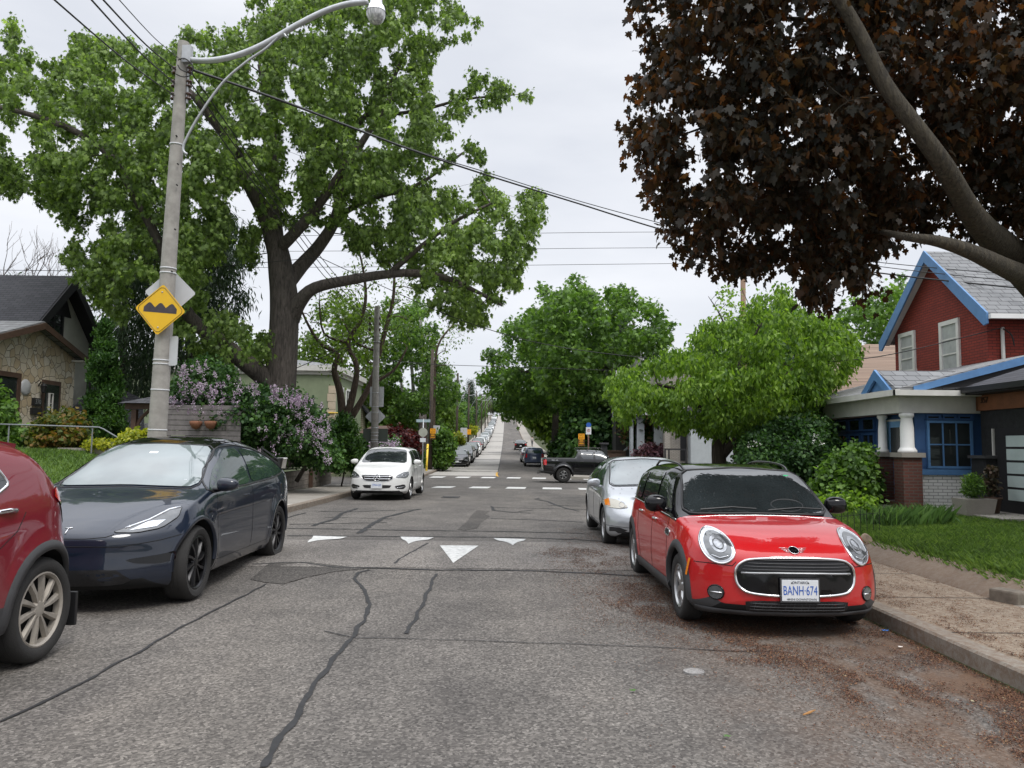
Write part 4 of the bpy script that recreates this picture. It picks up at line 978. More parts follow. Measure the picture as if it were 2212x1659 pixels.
# ------------------------------------------------------------------ silver saloon
def silver_saloon():
    sp = dict(L=4.5, W=1.75, H=1.43, wf=.88, wr=3.58, r=.315, R=.355, tw=.20, rim=.205, sweep=(.5, 2.6), rsweep=(.4, 3), tumble=.2, flare=.015, fillet=.12, tuck=.02,
        top=[(0, .62), (.2, .72), (.5, .80), (.9, .90), (1.05, .95), (1.9, 1.36), (2.2, 1.42), (2.8, 1.42), (3.2, 1.35), (3.85, 1.09), (4.2, 1.05), (4.5, .97)],
        belt=[(0, .54), (.4, .68), (.9, .81), (1.3, .88), (3, .94), (4.2, .96), (4.5, .9)],
        hw=[(0, .78), (.4, .84), (.9, .865), (3.6, .87), (4.2, .83), (4.5, .78)], bot=[(0, .19), (.4, .17), (4, .19), (4.5, .27)],
        n=[(0, 2.6), (1.1, 3.2), (1.6, 4.4), (3, 4.4), (4.5, 3.2)], face=[(.18, .1), (.25, .01), (.4, 0), (.5, .02), (.62, .12), (.75, .25)], rface=[(.2, .06), (.5, 0), (.9, .04), (1.1, .1)])
    sil = paint('silver_paint', (.46, .48, .50), .55, .1, .3, r=.3)
    c = Car(sp, 'silver_saloon', 'silver saloon with torn black bonnet edge and scuffed bumper, petals on its windscreen', 'car', (2.48, 12.72 - .88 + 2.25, zr(13) - .0), rad(-.8), sil)
    c.glassset(chaikin([(-.70, .95), (0, .98), (.70, .95), (.58, 1.33), (0, 1.375), (-.58, 1.33)], 2, .1), [chaikin([(1.35, .91), (2.28, .96), (2.28, 1.33), (1.9, 1.29)], 1, .08), chaikin([(2.35, .965), (3.2, .99), (3.42, 1.04), (3.05, 1.28), (2.35, 1.335)], 1, .08)], chaikin([(-.6, 1.08), (.6, 1.08), (.5, 1.33), (-.5, 1.33)], 1, .1), M['glassgreen'], M['glasspale'])
    c.line('windscreen_frame', chaikin([(-.72, .935), (0, .96), (.72, .935), (.6, 1.345), (0, 1.39), (-.6, 1.345)], 2, .1), 'F', .012, M['black'], True)
    rng = random.Random(3); pm = MB()
    for i in range(70):
        x, z = rng.uniform(-.6, .6), rng.uniform(.98, 1.3); 
        if i > 40: x, z = rng.uniform(-.7, .6), rng.uniform(.74, .93)
        p, n = c.hit('F', x, z, .010); a = rng.uniform(0, 3); q = Vector((math.cos(a), math.sin(a) * .4, math.sin(a) * .3)) * rng.uniform(.010, .026); r_ = n.cross(q).normalized() * .009
        pm.add([p - q, p + r_, p + q, p - r_], [(0, 1, 2, 3)])
    pm.build('fallen_petals', plain('petal_specks', (.035, .028, .02), .9), c.root)
    for sd in (1, -1):
        P_ = [(.50, .63), (.66, .60), (.82, .615), (.855, .70), (.80, .745), (.66, .73)]
        h = c.patch('headlight', chaikin([(sd * a, b + .02) for a, b in (P_ if sd > 0 else P_[::-1])], 1, .18), 'F', M['hazelamp'], .009, .04)
        A_ = [(.77, .635), (.835, .64), (.835, .715), (.775, .745)]
        c.patch('indicator', [(sd * a, b + .02) for a, b in (A_ if sd > 0 else A_[::-1])], 'F', M['amber'], .014, .04, h)
        c.line('lamp_ring', ell(sd * .60, .675, .042, .04, 20), 'F', .004, M['alloy'], True, .011, h)
        c.patch('tail_light', rrect(*sorted((sd * .80, sd * .5)), .80, .93, .03), 'R', M['redlens'], .008)
    c.patch('upper_grille', [(-.48, .60), (.48, .60), (.42, .53), (-.42, .53)], 'F', M['blackgloss'], .007, .05)
    c.patch('lower_grille', chaikin([(-.5, .40), (.5, .40), (.45, .26), (-.45, .26)], 1, .15), 'F', M['mesh'], .007, .05)
    tq = [(-.46, .775), (-.2, .80), (.3, .80), (.6, .76), (.62, .69), (.2, .66), (-.3, .665), (-.34, .70), (-.22, .74)]
    c.patch('torn_bonnet_guard', tq, 'F', M['black'], .012, .04)
    sc = [(-.80, .34), (-.66, .345), (-.55, .31), (-.6, .29), (-.56, .265), (-.68, .255), (-.72, .28), (-.8, .27)]
    c.patch('bumper_scuff', sc, 'F', M['black'], .006, .04)
    c.line('bumper_split', [(-.84, .36), (-.5, .35), (-.3, .30), (0, .29)], 'F', .004, M['seam'])
    c.seams([[(1.33, .9), (1.27, .8), (1.28, .4), (1.33, .28)], [(2.32, .95), (2.30, .7), (2.30, .28)], [(3.42, .97), (3.3, .8), (3.15, .6), (3.1, .3), (1.33, .28)]])
    c.handles([(2.12, .83), (3.02, .86)], sil, .17, .012)
    c.mirror(1.45, .92, sil, 'sq', (.115, .075, .07), .14, sil)
    MB().tube([c.hit('F', .0, .972, .016)[0], c.hit('F', .35, .985, .018)[0], c.hit('F', .55, .972, .016)[0]], [.008, .006, .005], 6).build('wiper', M['black'], c.root)
    c.wheels((7, .03, .04, .0, 0), M['alloy'])
    return c
# ------------------------------------------------------------------ white hatchback at the left kerb
def white_hatch():
    sp = dict(L=4.39, W=1.79, H=1.56, wf=.86, wr=3.56, r=.32, R=.365, tw=.21, rim=.22, sweep=(.42, 2.8), rsweep=(.35, 3), tumble=.17, flare=.015, fillet=.11, tuck=.02,
        top=[(0, .78), (.15, .86), (.5, .95), (.9, 1.03), (1.02, 1.08), (1.75, 1.47), (2.1, 1.55), (3.2, 1.55), (3.8, 1.46), (4.15, 1.2), (4.39, 1.02)],
        belt=[(0, .68), (.4, .82), (.9, .93), (1.3, .99), (3, 1.04), (4.1, 1.08), (4.39, 1.0)],
        hw=[(0, .81), (.4, .86), (.9, .885), (3.6, .89), (4.1, .86), (4.39, .8)], bot=[(0, .2), (.4, .18), (4, .2), (4.39, .28)],
        n=[(0, 2.8), (1.1, 3.4), (1.6, 4.8), (3, 4.8), (4.4, 4)], face=[(.19, .08), (.27, 0), (.4, .0), (.6, .01), (.72, .05), (.85, .14)], rface=[(.2, .06), (.5, 0), (.9, .04), (1.2, .12), (1.5, .3)])
    wh = paint('white_car_paint', (.72, .72, .70), 0, 0, .12)
    c = Car(sp, 'white_hatchback', 'white hatchback with star badge and dark windscreen parked at the left kerb', 'car', (-3.68, 22.5 + 2.2, zg(22.5)), rad(-1.2), wh)
    c.glassset(chaikin([(-.70, 1.07), (0, 1.10), (.70, 1.07), (.59, 1.46), (0, 1.51), (-.59, 1.46)], 2, .1), [chaikin([(1.3, 1.03), (2.1, 1.06), (2.1, 1.45), (1.75, 1.41)], 1, .08), chaikin([(2.17, 1.06), (3.05, 1.09), (3.05, 1.46), (2.17, 1.46)], 1, .08), chaikin([(3.12, 1.1), (3.75, 1.14), (3.6, 1.36), (3.12, 1.45)], 1, .1)], chaikin([(-.6, 1.15), (.6, 1.15), (.5, 1.42), (-.5, 1.42)], 1, .1))
    gr = c.patch('grille', chaikin([(-.46, .73), (.46, .73), (.43, .62), (.30, .565), (-.30, .565), (-.43, .62)], 1, .12), 'F', M['blackgloss'], .006, .05)
    for z, w_ in ((.69, .42), (.625, .40)): c.line('grille_bar', [(-w_, z), (w_, z)], 'F', .013, M['chrome'], False, .01, gr)
    c.line('grille_surround', chaikin([(-.47, .735), (.47, .735), (.44, .62), (.31, .555), (-.31, .555), (-.44, .62)], 1, .12), 'F', .006, M['chrome'], True, .005, gr)
    bd = c.patch('badge', ell(0, .65, .085, .085), 'F', M['blackgloss'], .022, .04)
    c.line('badge_ring', ell(0, .65, .085, .085), 'F', .009, M['chrome'], True, .022, bd)
    for a in (90, 210, 330): c.line('badge_star', [(0, .65), (.08 * math.cos(rad(a)), .65 + .08 * math.sin(rad(a)))], 'F', .009, M['chrome'], False, .026, bd)
    for sd in (1, -1):
        P_ = [(.52, .66), (.80, .64), (.85, .72), (.83, .83), (.72, .82), (.56, .73)]
        h = c.patch('headlight', chaikin([(sd * a, b) for a, b in (P_ if sd > 0 else P_[::-1])], 1, .15), 'F', M['lampdark'], .008, .04)
        c.line('headlight_ring', ell(sd * .73, .73, .05, .045, 18), 'F', .006, M['chrome'], True, .01, h)
        c.line('headlight_strip', [(sd * .56, .68), (sd * .80, .665)], 'F', .008, M['lampclear'], False, .01, h)
        V_ = [(.50, .42), (.76, .47), (.80, .40), (.74, .33), (.56, .34)]
        v = c.patch('bumper_vent', chaikin([(sd * a, b) for a, b in (V_ if sd > 0 else V_[::-1])], 1, .15), 'F', M['black'], .006, .05)
        c.line('vent_strip', [(sd * .55, .365), (sd * .77, .40)], 'F', .007, M['chrome'], False, .008, v)
        c.patch('tail_light', rrect(*sorted((sd * .82, sd * .5)), .85, 1.0, .03), 'R', M['redlens'], .008)
    c.patch('lower_grille', chaikin([(-.43, .45), (.43, .45), (.36, .36), (-.36, .36)], 1, .12), 'F', M['black'], .006, .05)
    c.line('lower_lip_gap', [(-.8, .245), (-.5, .25), (-.4, .28), (.4, .28), (.5, .25), (.8, .245)], 'F', .012, M['black'])
    c.plate('F', 0, .445, .30, .15, 'CPWA\u00b7530', frame=M['plate'], off=.03)
    c.seams([[(1.28, 1.02), (1.22, .9), (1.22, .45), (1.3, .3)], [(2.13, 1.05), (2.12, .3)], [(3.1, 1.08), (3.1, .8), (3.0, .55), (2.95, .3), (1.3, .3)]])
    c.handles([(1.95, .92), (2.85, .95)], wh, .17, .012)
    c.mirror(1.42, 1.04, wh, 'sq', (.12, .08, .075), .15)
    c.wheels((5, .04, .05, .0, .25), M['alloy'])
    return c
# ------------------------------------------------------------------ black pickup turning in the junction
def pickup():
    sp = dict(L=5.25, W=1.85, H=1.80, wf=.95, wr=4.15, r=.41, R=.47, tw=.27, rim=.215, sweep=(.25, 3), rsweep=(.04, 4), tumble=.2, flare=.05, fillet=.06, tuck=-.03, archdepth=.4,
        top=[(0, 1.02), (.15, 1.10), (1.0, 1.18), (1.4, 1.22), (1.5, 1.26), (2.0, 1.72), (2.3, 1.79), (3.2, 1.80), (3.32, 1.78), (3.42, 1.45), (3.47, 1.33), (3.6, 1.31), (5.25, 1.31)],
        belt=[(0, .92), (.4, 1.04), (1.3, 1.16), (2, 1.22), (3.4, 1.24), (3.6, 1.26), (5.25, 1.26)],
        hw=[(0, .84), (.4, .9), (1, .92), (5.25, .92)], bot=[(0, .42), (.5, .40), (4.6, .42), (5.25, .50)],
        n=[(0, 3), (1.3, 3.2), (2, 3.4), (3.3, 4), (3.6, 8), (5.25, 8)], face=[(.4, .06), (.6, 0), (.9, .02), (1.1, .1)], rface=[(.4, .0), (.8, 0), (1.3, .0), (1.5, 0)], clad=.1)
    blk = paint('black_truck_paint', (.004, .004, .005), 0, 0, .12)
    p = Vector((1.95, 42.0, 0)); a = rad(90 + 3)
    c = Car(sp, 'black_pickup', 'black double cab pickup with roof rack turning through the junction', 'pickup truck', (2.0 + 2.62, 42.6, zg(42.2) + .02), rad(90 + 2), blk)
    c.glassset(chaikin([(-.72, 1.27), (.72, 1.27), (.6, 1.70), (-.6, 1.70)], 1, .1), [chaikin([(1.62, 1.24), (2.42, 1.26), (2.42, 1.70), (2.1, 1.67)], 1, .08), chaikin([(2.52, 1.26), (3.1, 1.27), (3.2, 1.40), (3.16, 1.70), (2.52, 1.70)], 1, .08)], chaikin([(-.6, 1.36), (.6, 1.36), (.55, 1.68), (-.55, 1.68)], 1, .1), M['glass'])
    c.patch('bed_opening', [(-.76, 3.62), (.76, 3.62), (.76, 5.12), (-.76, 5.12)], 'T', M['dark'], .005, .3)
    # roof rack
    rk = MB()
    for sd in (1, -1): rk.tube([(sd * .6, c.Y(2.0), 1.80), (sd * .62, c.Y(2.15), 1.87), (sd * .62, c.Y(3.3), 1.87), (sd * .6, c.Y(3.4), 1.80)], .02, 6)
    for l in (2.3, 2.8, 3.25): rk.box(-.6, .6, c.Y(l) - .02, c.Y(l) + .02, 1.85, 1.88)
    rk.build('roof_rack', M['black'], c.root)
    for sd in (1, -1):
        d = '+' if sd > 0 else '-'
        c.patch('tail_light', rrect(5.06, 5.19, .93, 1.22, .03), d, M['redlens'], .012, .06)
        x = sd * .83; c.patch('tail_light', rrect(x - .07, x + .07, .93, 1.22, .03), 'R', M['redlens'], .012, .06)
        p, _ = c.hit(d, 4.62, 1.19, .006)
        text_obj('side_lettering', 'PRO-4X', .10, M['plate'], c.root, (p.x, p.y, p.z), (rad(90), 0, rad(90 if sd > 0 else -90)))
        MB().box(sd * .74, sd * .95, c.Y(4.66), c.Y(4.69), .3, .62).build('mud_flap', M['black'], c.root)
        c.patch('headlight', rrect(*sorted((sd * .6, sd * .86)), .82, 1.0, .03), 'F', M['lampclear'], .01, .08)
    MB().box(-.9, .9, c.Y(5.2), c.Y(5.38), .50, .66).build('rear_bumper', M['black'], c.root, bevel=.03)
    MB().tube([(0, c.Y(5.3), .5), (0, c.Y(5.48), .46), (0, c.Y(5.5), .5)], .03, 6).build('tow_hitch', M['black'], c.root)
    c.seams([[(1.6, 1.2), (1.5, 1.1), (1.5, .55)], [(2.47, 1.25), (2.47, .55)], [(3.3, 1.3), (3.32, .85), (3.2, .55), (1.5, .55)], [(3.5, 1.28), (3.5, .5)]], .006)
    c.handles([(2.3, 1.1), (3.15, 1.12)], M['black'], .18, .014)
    c.mirror(1.75, 1.28, M['blackgloss'], 'sq', (.13, .09, .13), .16)
    c.arch_trim(.09, blk, .05, -10, 190)
    c.wheels((6, .05, .075, 0, .0), M['alloy'], rad(-8))
    return c
RED = red_hatch(); BLUE = blue_crossover(); SUV = red_suv(); SIL = silver_saloon(); WHT = white_hatch(); PICK = pickup()
# ================================================================== TREES AND PLANTS
def leaf_mesh(name, pos, nrm, tip, size, shape, mat, parent=None):
    """one mesh of many leaves: pos, unit normal, unit tip direction, size per leaf"""
    n = len(pos)
    T = {'rhomb': [(0, 0, 0), (.26, .45, .05), (0, 1, -.05), (-.26, .45, .05)],
         'round': [(0, 0, 0), (.34, .3, .06), (.3, .75, .04), (0, 1, -.04), (-.3, .75, .04), (-.34, .3, .06)],
         'needle': [(0, 0, 0), (.10, .5, .03), (0, 1, -.05), (-.10, .5, .03)],
         'spray': [(0, 0, 0), (.22, .3, .02), (.10, .5, 0), (.26, .75, .0), (0, 1, -.05), (-.2, .8, 0), (-.10, .5, 0), (-.24, .35, .02)],
         'tuft': [(0, 0, 0), (.16, .22, .02), (.42, .30, -.02), (.22, .52, .03), (.30, .85, -.08), (.06, .66, .03), (0, 1.05, -.08), (-.08, .64, .03), (-.32, .8, -.08), (-.2, .5, .03), (-.42, .34, -.02), (-.16, .2, .02)],
         'maple': [(0, .06, 0), (.16, -.08, .0), (.30, .02, 0), (.26, .17, .03), (.50, .30, -.03), (.36, .42, .01), (.38, .58, -.01), (.17, .55, .04), (.14, .80, .0), (0, 1.0, -.05), (-.14, .80, 0), (-.17, .55, .04), (-.38, .58, -.01), (-.36, .42, .01), (-.50, .30, -.03), (-.26, .17, .03), (-.30, .02, 0), (-.16, -.08, 0)]}[shape]
    T = np.array(T); k = len(T)
    side = np.cross(tip, nrm); side /= np.linalg.norm(side, axis=1, keepdims=True) + 1e-9; up = np.cross(side, tip)
    V = pos[:, None, :] + size[:, None, None] * (T[None, :, 0, None] * side[:, None, :] + T[None, :, 1, None] * tip[:, None, :] + T[None, :, 2, None] * up[:, None, :])
    V = V.reshape(-1, 3)
    me = bpy.data.meshes.new(name); me.vertices.add(n * k); me.vertices.foreach_set('co', V.astype(np.float32).ravel())
    me.loops.add(n * k); me.loops.foreach_set('vertex_index', np.arange(n * k, dtype=np.int32))
    me.polygons.add(n); me.polygons.foreach_set('loop_start', np.arange(0, n * k, k, dtype=np.int32)); me.polygons.foreach_set('loop_total', np.full(n, k, dtype=np.int32))
    me.materials.append(mat); me.update(calc_edges=True); me.validate()
    return link(bpy.data.objects.new(name, me), parent)
def unit(a): return a / (np.linalg.norm(a, axis=1, keepdims=True) + 1e-9)
def sprinkle(centres, radii, n_tw, n_lf, spread, size, rng, droop=.3, flat=.8, shell=.5):
    """leaf frames gathered in twigs inside the clumps; returns pos, nrm, tip, size and the twig points"""
    C = np.repeat(np.asarray(centres, float), n_tw, 0); R = np.repeat(np.asarray(radii, float), n_tw)
    d = unit(rng.normal(size=C.shape)); r = rng.random(len(C)) ** shell
    tw = C + d * (R * r)[:, None] * np.array([1, 1, flat])
    P_ = np.repeat(tw, n_lf, 0); D = np.repeat(d, n_lf, 0)
    P_ = P_ + rng.normal(size=P_.shape) * spread
    tip = unit(D * .5 + rng.normal(size=P_.shape) * .6 + np.array([0, 0, -droop * 1.6])); nrm = unit(D * .4 + rng.normal(size=P_.shape) * .55 + np.array([0, 0, .9]))
    nrm = unit(nrm - tip * np.sum(nrm * tip, 1, keepdims=True)); s = size * rng.uniform(.6, 1.25, len(P_))
    return P_, nrm, tip, s, tw
def in_poly(poly, x, y):
    c = False; j = len(poly) - 1
    for i in range(len(poly)):
        if (poly[i][1] > y) != (poly[j][1] > y) and x < (poly[j][0] - poly[i][0]) * (y - poly[i][1]) / (poly[j][1] - poly[i][1]) + poly[i][0]: c = not c
        j = i
    return c
def pdist(poly, x, y):
    P_ = np.array(poly); Q = np.roll(P_, -1, 0); d = Q - P_; t_ = np.clip(((x - P_[:, 0]) * d[:, 0] + (y - P_[:, 1]) * d[:, 1]) / (d ** 2).sum(1), 0, 1)
    return float(np.sqrt(((P_ + d * t_[:, None] - np.array([x, y])) ** 2).sum(1).min()))
def ldist(l, x, y):
    P_ = np.array([(p[0], p[1]) for p in l]); a, d = P_[:-1], P_[1:] - P_[:-1]; t_ = np.clip(((x - a[:, 0]) * d[:, 0] + (y - a[:, 1]) * d[:, 1]) / (d ** 2).sum(1), 0, 1)
    return float(np.sqrt(((a + d * t_[:, None] - np.array([x, y])) ** 2).sum(1).min()) - max(0, np.interp(float(t_.mean()), [0, 1], [l[0][2], l[-1][2]]) * .2))
def crown_fill(poly, Y0, depth, sp, rng, holes=(), edge=.35, gap=.95, lay=.38, rs=.8, hole=-9., limbs=(), clear=0):
    """clump centres filling a crown whose outline is given in the picture at distance Y0 and whose thickness is 2*depth metres"""
    xs_ = [p[0] for p in poly]; ys_ = [p[1] for p in poly]; m_per = Y0 / F; C = []; R = []; area = (max(xs_) - min(xs_)) * (max(ys_) - min(ys_))
    dm = max(pdist(poly, x, y) for x, y in [(rng.uniform(min(xs_), max(xs_)), rng.uniform(min(ys_), max(ys_))) for _ in range(200)] if in_poly(poly, x, y))
    tries = int(area / sp ** 2 * 14); pts = []
    for _ in range(tries):
        x, y = rng.uniform(min(xs_), max(xs_)), rng.uniform(min(ys_), max(ys_))
        if not in_poly(poly, x, y) or any(in_poly(h, x, y) for h in holes): continue
        e = pdist(poly, x, y)
        if e < sp * .25 * rs or noise.noise(Vector((x / sp * .42, y / sp * .42, Y0))) < hole: continue
        u = min(1, e / dm); dd = depth * math.sqrt(max(.04, 1 - (1 - u) ** 2)); dy = rng.uniform(-1, 1) * dd
        
        if clear and dy < 1. and rng.random() < .85 and any(ldist(l, x, y) < clear for l in limbs): continue
        r = min(sp * .9, max(sp * edge, e * .9)) * rng.uniform(.7, 1.2)
        q = (x, y, dy / m_per * lay)
        if any((q[0] - a) ** 2 + (q[1] - b) ** 2 + (q[2] - c_) ** 2 < (sp * gap) ** 2 for a, b, c_ in pts): continue
        pts.append(q); w_ = W(x, y, Y0 + dy); C.append(tuple(w_)); R.append(r * rs * m_per * (Y0 + dy) / Y0)
    return np.array(C), np.array(R)
def px_path(pts, Y, k=4):
    """pts: (px, py, width px[, dY]) -> smooth world path with radii"""
    P_ = [W(p[0], p[1], Y + (p[3] if len(p) > 3 else 0)) for p in pts]; r = [p[2] / 2 * Y / F for p in pts]
    Q = smooth_path(P_, k); rr = np.interp(np.linspace(0, len(pts) - 1, len(Q)), range(len(pts)), r); return Q, list(rr)
def make_tree(name, label, poly, Y0, depth, sp, tw, lf, spread, size, shape, mat, limbs=(), bark=None, holes=(), seed=1, droop=.3, twigs=True, flat=.8, cat='tree', group=None, twr=.012, base=None, shell=.5, edge=.35, extra=None, gap=.95, lay=.3, rs=.75, hole=-.13, clear=0):
    rng = np.random.default_rng(seed)
    if cat != 'tree': hole, gap = -9, .85
    C, R = crown_fill(poly, Y0, depth, sp, rng, holes, edge, gap, lay, rs, hole, limbs if clear else (), clear)
    if extra: 
        for (x, y, yy, r) in extra: C = np.vstack([C, np.array(W(x, y, yy))[None]]); R = np.append(R, r)
    mb = MB(); sk = []
    for l in limbs:
        Q, rr = px_path(l, Y0); mb.tube(Q, rr, 12 if max(rr) > .1 else 7); sk += [(q, r) for q, r in zip(Q, rr)]
    b0 = base if base is not None else (Vector(sk[0][0]) if sk else Vector((float(C[:, 0].mean()), float(C[:, 1].mean()), 0)))
    if base is None:
        b0 = Vector((b0.x, b0.y, terrain(b0.x, b0.y)))
    if not limbs:
        top = Vector((float(C[:, 0].mean()), float(C[:, 1].mean()), float(np.percentile(C[:, 2], 75)))); Q = smooth_path([b0, b0.lerp(top, .4) + Vector((.1, 0, 0)), top], 5)
        rr = list(np.linspace(max(.03, (top.z - b0.z) * .02), .02, len(Q))); mb.tube(Q, rr, 8); sk = list(zip(Q, rr))
    if twigs:
        S = [list(q) for q, r in sk]; SR = [r for q, r in sk]; pyr = random.Random(seed); A = np.array(S)
        order = np.argsort([np.linalg.norm(A - c, axis=1).min() for c in C]); A = np.zeros((len(S) + len(C), 3)); A[:len(S)] = S; m0 = len(S)
        for j in order:
            c, r = C[j], float(R[j]); d = np.linalg.norm(A[:m0] - c, axis=1) + np.maximum(0, A[:m0, 2] - c[2]) * .8; i = int(d.argmin()); a = Vector(A[i]); b = Vector(c)
            r0 = min(SR[i] * .62, twr * 1.1 + .012 * (b - a).length); r0 = max(r0, twr * .5)
            if (b - a).length > .12:
                m_ = a.lerp(b, .5) + Vector((pyr.uniform(-.12, .12), pyr.uniform(-.12, .12), .08)) * (b - a).length
                mb.tube(smooth_path([a, m_, b], 3), list(np.linspace(r0, r0 * .6, 7)), 5)
            A[m0] = c; SR.append(r0 * .6); m0 += 1
            for _ in range(2):
                e = b + Vector((pyr.uniform(-1, 1), pyr.uniform(-1, 1), pyr.uniform(-.4, 1))) * r * .9; mb.tube([b, b.lerp(e, .5) + Vector((0, 0, .03)), e], [r0 * .5, r0 * .35, r0 * .2], 4)
    root = empty(name, b0, 0, label, cat, group); inv = -np.array(b0)
    mb.v = [(v[0] - b0.x, v[1] - b0.y, v[2] - b0.z) for v in mb.v]
    mb.build('trunk' if cat == 'tree' else 'stems', bark or M['bark'], root, True)
    P_, nr, tp, s, tws = sprinkle(C, R, tw, lf, spread, size, rng, droop, flat, shell)
    leaf_mesh('crown' if cat == 'tree' else 'foliage', P_ + inv, nr, tp, s, shape, mat, root)
    return root, C, R, tws
M['bark'] = bark_mat('bark_grey', (.028, .023, .02), (.13, .11, .095), 5)
M['barkbrown'] = bark_mat('bark_brown', (.03, .02, .014), (.12, .085, .06), 8)
M['barkdark'] = bark_mat('bark_dark', (.018, .014, .011), (.075, .06, .045), 7)
M['birch'] = plain('birch_bark', (.36, .35, .33), .8, var=.4, sc=5)
M['lfmaple'] = leaf_mat('silver_maple_leaf', [(.06, .10, .03), (.125, .195, .052), (.20, .295, .08), (.31, .42, .13)], .45)
M['lfcrim'] = leaf_mat('crimson_maple_leaf', [(.015, .017, .012), (.024, .023, .015), (.038, .030, .018), (.065, .040, .020)], .45, .4, tcol=(3.8, 1.9, .8))
M['lfbright'] = leaf_mat('bright_leaf', [(.06, .125, .018), (.115, .205, .028), (.18, .295, .04), (.27, .40, .06)], .45)
M['lfmid'] = leaf_mat('mid_leaf', [(.045, .095, .02), (.08, .155, .032), (.13, .235, .045), (.19, .31, .065)], .42)
M['lfyel'] = leaf_mat('yellow_green_leaf', [(.05, .09, .012), (.08, .14, .018), (.12, .2, .026), (.18, .26, .04)], .45)
M['lfdark'] = leaf_mat('dark_leaf', [(.02, .052, .018), (.038, .09, .026), (.065, .14, .036), (.11, .21, .055)], .35)
M['lfconif'] = leaf_mat('conifer_needles', [(.02, .04, .022), (.035, .062, .032), (.05, .09, .042), (.08, .13, .06)], .2)
M['lfcedar'] = leaf_mat('cedar_leaf', [(.016, .048, .008), (.03, .08, .014), (.055, .125, .02), (.09, .18, .03)], .3)
M['lfred'] = leaf_mat('burgundy_leaf', [(.03, .006, .008), (.06, .012, .014), (.10, .022, .02), (.14, .04, .03)], .35, tcol=(1.6, .8, .6))
M['lfrust'] = leaf_mat('rust_green_leaf', [(.04, .07, .012), (.08, .11, .018), (.14, .12, .025), (.24, .12, .03)], .35)
M['lfyellow'] = leaf_mat('yellow_leaf', [(.16, .2, .02), (.28, .3, .02), (.45, .42, .03)], .35)
M['lilac'] = leaf_mat('lilac_blossom', [(.28, .18, .28), (.42, .32, .42), (.55, .46, .54), (.68, .60, .66)], .3, tcol=(1, 1, 1))
M['whitebl'] = leaf_mat('white_blossom', [(.45, .45, .42), (.65, .65, .6)], .3, tcol=(1, 1, 1))
# ---- silver maple, the big tree on the left
mp_poly = [(-130, 90), (5, 120), (25, 20), (55, 105), (110, 140), (155, 110), (165, 20), (200, 25), (215, 75), (300, 85), (370, 110), (400, 60), (520, 60), (560, -60), (960, -80), (985, 10), (1040, 45), (1010, 85), (950, 100), (925, 170), (955, 205), (1010, 190), (1020, 140), (1065, 175), (1160, 190), (1148, 214), (1060, 232), (1005, 240), (985, 268), (1060, 338), (1045, 352), (990, 330), (955, 368), (995, 405), (1060, 365), (1100, 425), (1165, 400), (1186, 450), (1160, 500), (1142, 560), (1130, 620), (1085, 650), (1062, 700), (1000, 700), (930, 660), (885, 615), (840, 585), (820, 555), (760, 540), (745, 500), (690, 480), (640, 500), (600, 470), (560, 520), (550, 600), (500, 640), (545, 690), (590, 720), (600, 775), (560, 800), (450, 790), (400, 740), (330, 690), (270, 720), (225, 680), (200, 640), (150, 590), (135, 555), (160, 500), (90, 440), (0, 420), (-130, 380)]
mp_holes = [[(430, 560), (520, 545), (600, 640), (590, 720), (520, 700), (450, 640)], [(270, 590), (325, 590), (345, 660), (320, 720), (270, 700)], [(0, 245), (70, 285), (120, 330), (30, 345), (0, 330)], [(470, 400), (530, 440), (550, 500), (500, 500)], [(180, 470), (230, 480), (220, 520), (185, 520)], [(1000, 100), (1100, 120), (1000, 130)], [(60, 130), (90, 130), (100, 165), (70, 170)], [(850, 210), (880, 220), (870, 300), (845, 290)], [(630, 300), (650, 310), (645, 400), (630, 400)], [(880, 330), (960, 345), (940, 370), (880, 350)]]
mp_limbs = [[(608, 1010, 84), (606, 920, 78), (603, 860, 72), (612, 740, 64), (614, 650, 62), (606, 580, 54), (600, 540, 46)],
    [(602, 560, 44), (575, 470, 34, -.5), (540, 400, 30, -1), (520, 350, 26, -1), (490, 300, 22, -1.5), (440, 230, 16, -2), (380, 170, 9, -2)], [(600, 550, 36), (592, 440, 28, .5), (590, 330, 22, 1), (582, 240, 16, 1), (560, 140, 9, 1)],
    [(612, 620, 40), (650, 575, 32, .6), (690, 530, 28, 1), (725, 470, 24, 1.2), (740, 380, 20, 1.5), (735, 310, 16, 1.5), (790, 250, 13, 1.5), (840, 190, 10, 1), (870, 120, 6, 1)],
    [(600, 540, 28), (640, 500, 24, -.8), (690, 440, 20, -1.2), (760, 340, 17, -1.5), (800, 280, 12, -1.5), (850, 200, 8, -1.5)],
    [(628, 690, 40), (645, 655, 32, -.3), (680, 622, 25, -.6), (760, 604, 21, -1), (840, 592, 18, -1.2), (900, 590, 16, -1.2), (960, 600, 13, -1.4), (1020, 625, 9, -1.5), (1085, 660, 5, -1.5)],
    [(600, 855, 50), (570, 815, 42, -.3), (520, 775, 38, -.6), (470, 735, 34, -1), (420, 695, 28, -1.2), (385, 640, 24, -1.5), (350, 540, 20, -1.6), (300, 440, 17, -2), (240, 340, 15, -2), (170, 288, 14, -2), (90, 255, 12, -2), (0, 232, 9, -2), (-80, 220, 6, -2)],
    [(840, 592, 14, -1.2), (900, 540, 10, -1.5), (980, 480, 8, -1.6), (1060, 440, 5, -1.6)], [(725, 470, 15, 1.2), (800, 430, 12, 1.5), (900, 400, 9, 1.5), (1000, 330, 5, 1.5)],
    [(790, 250, 10, 1.5), (900, 240, 8, 1.4), (1000, 215, 6, 1.2), (1110, 205, 3, 1)]]
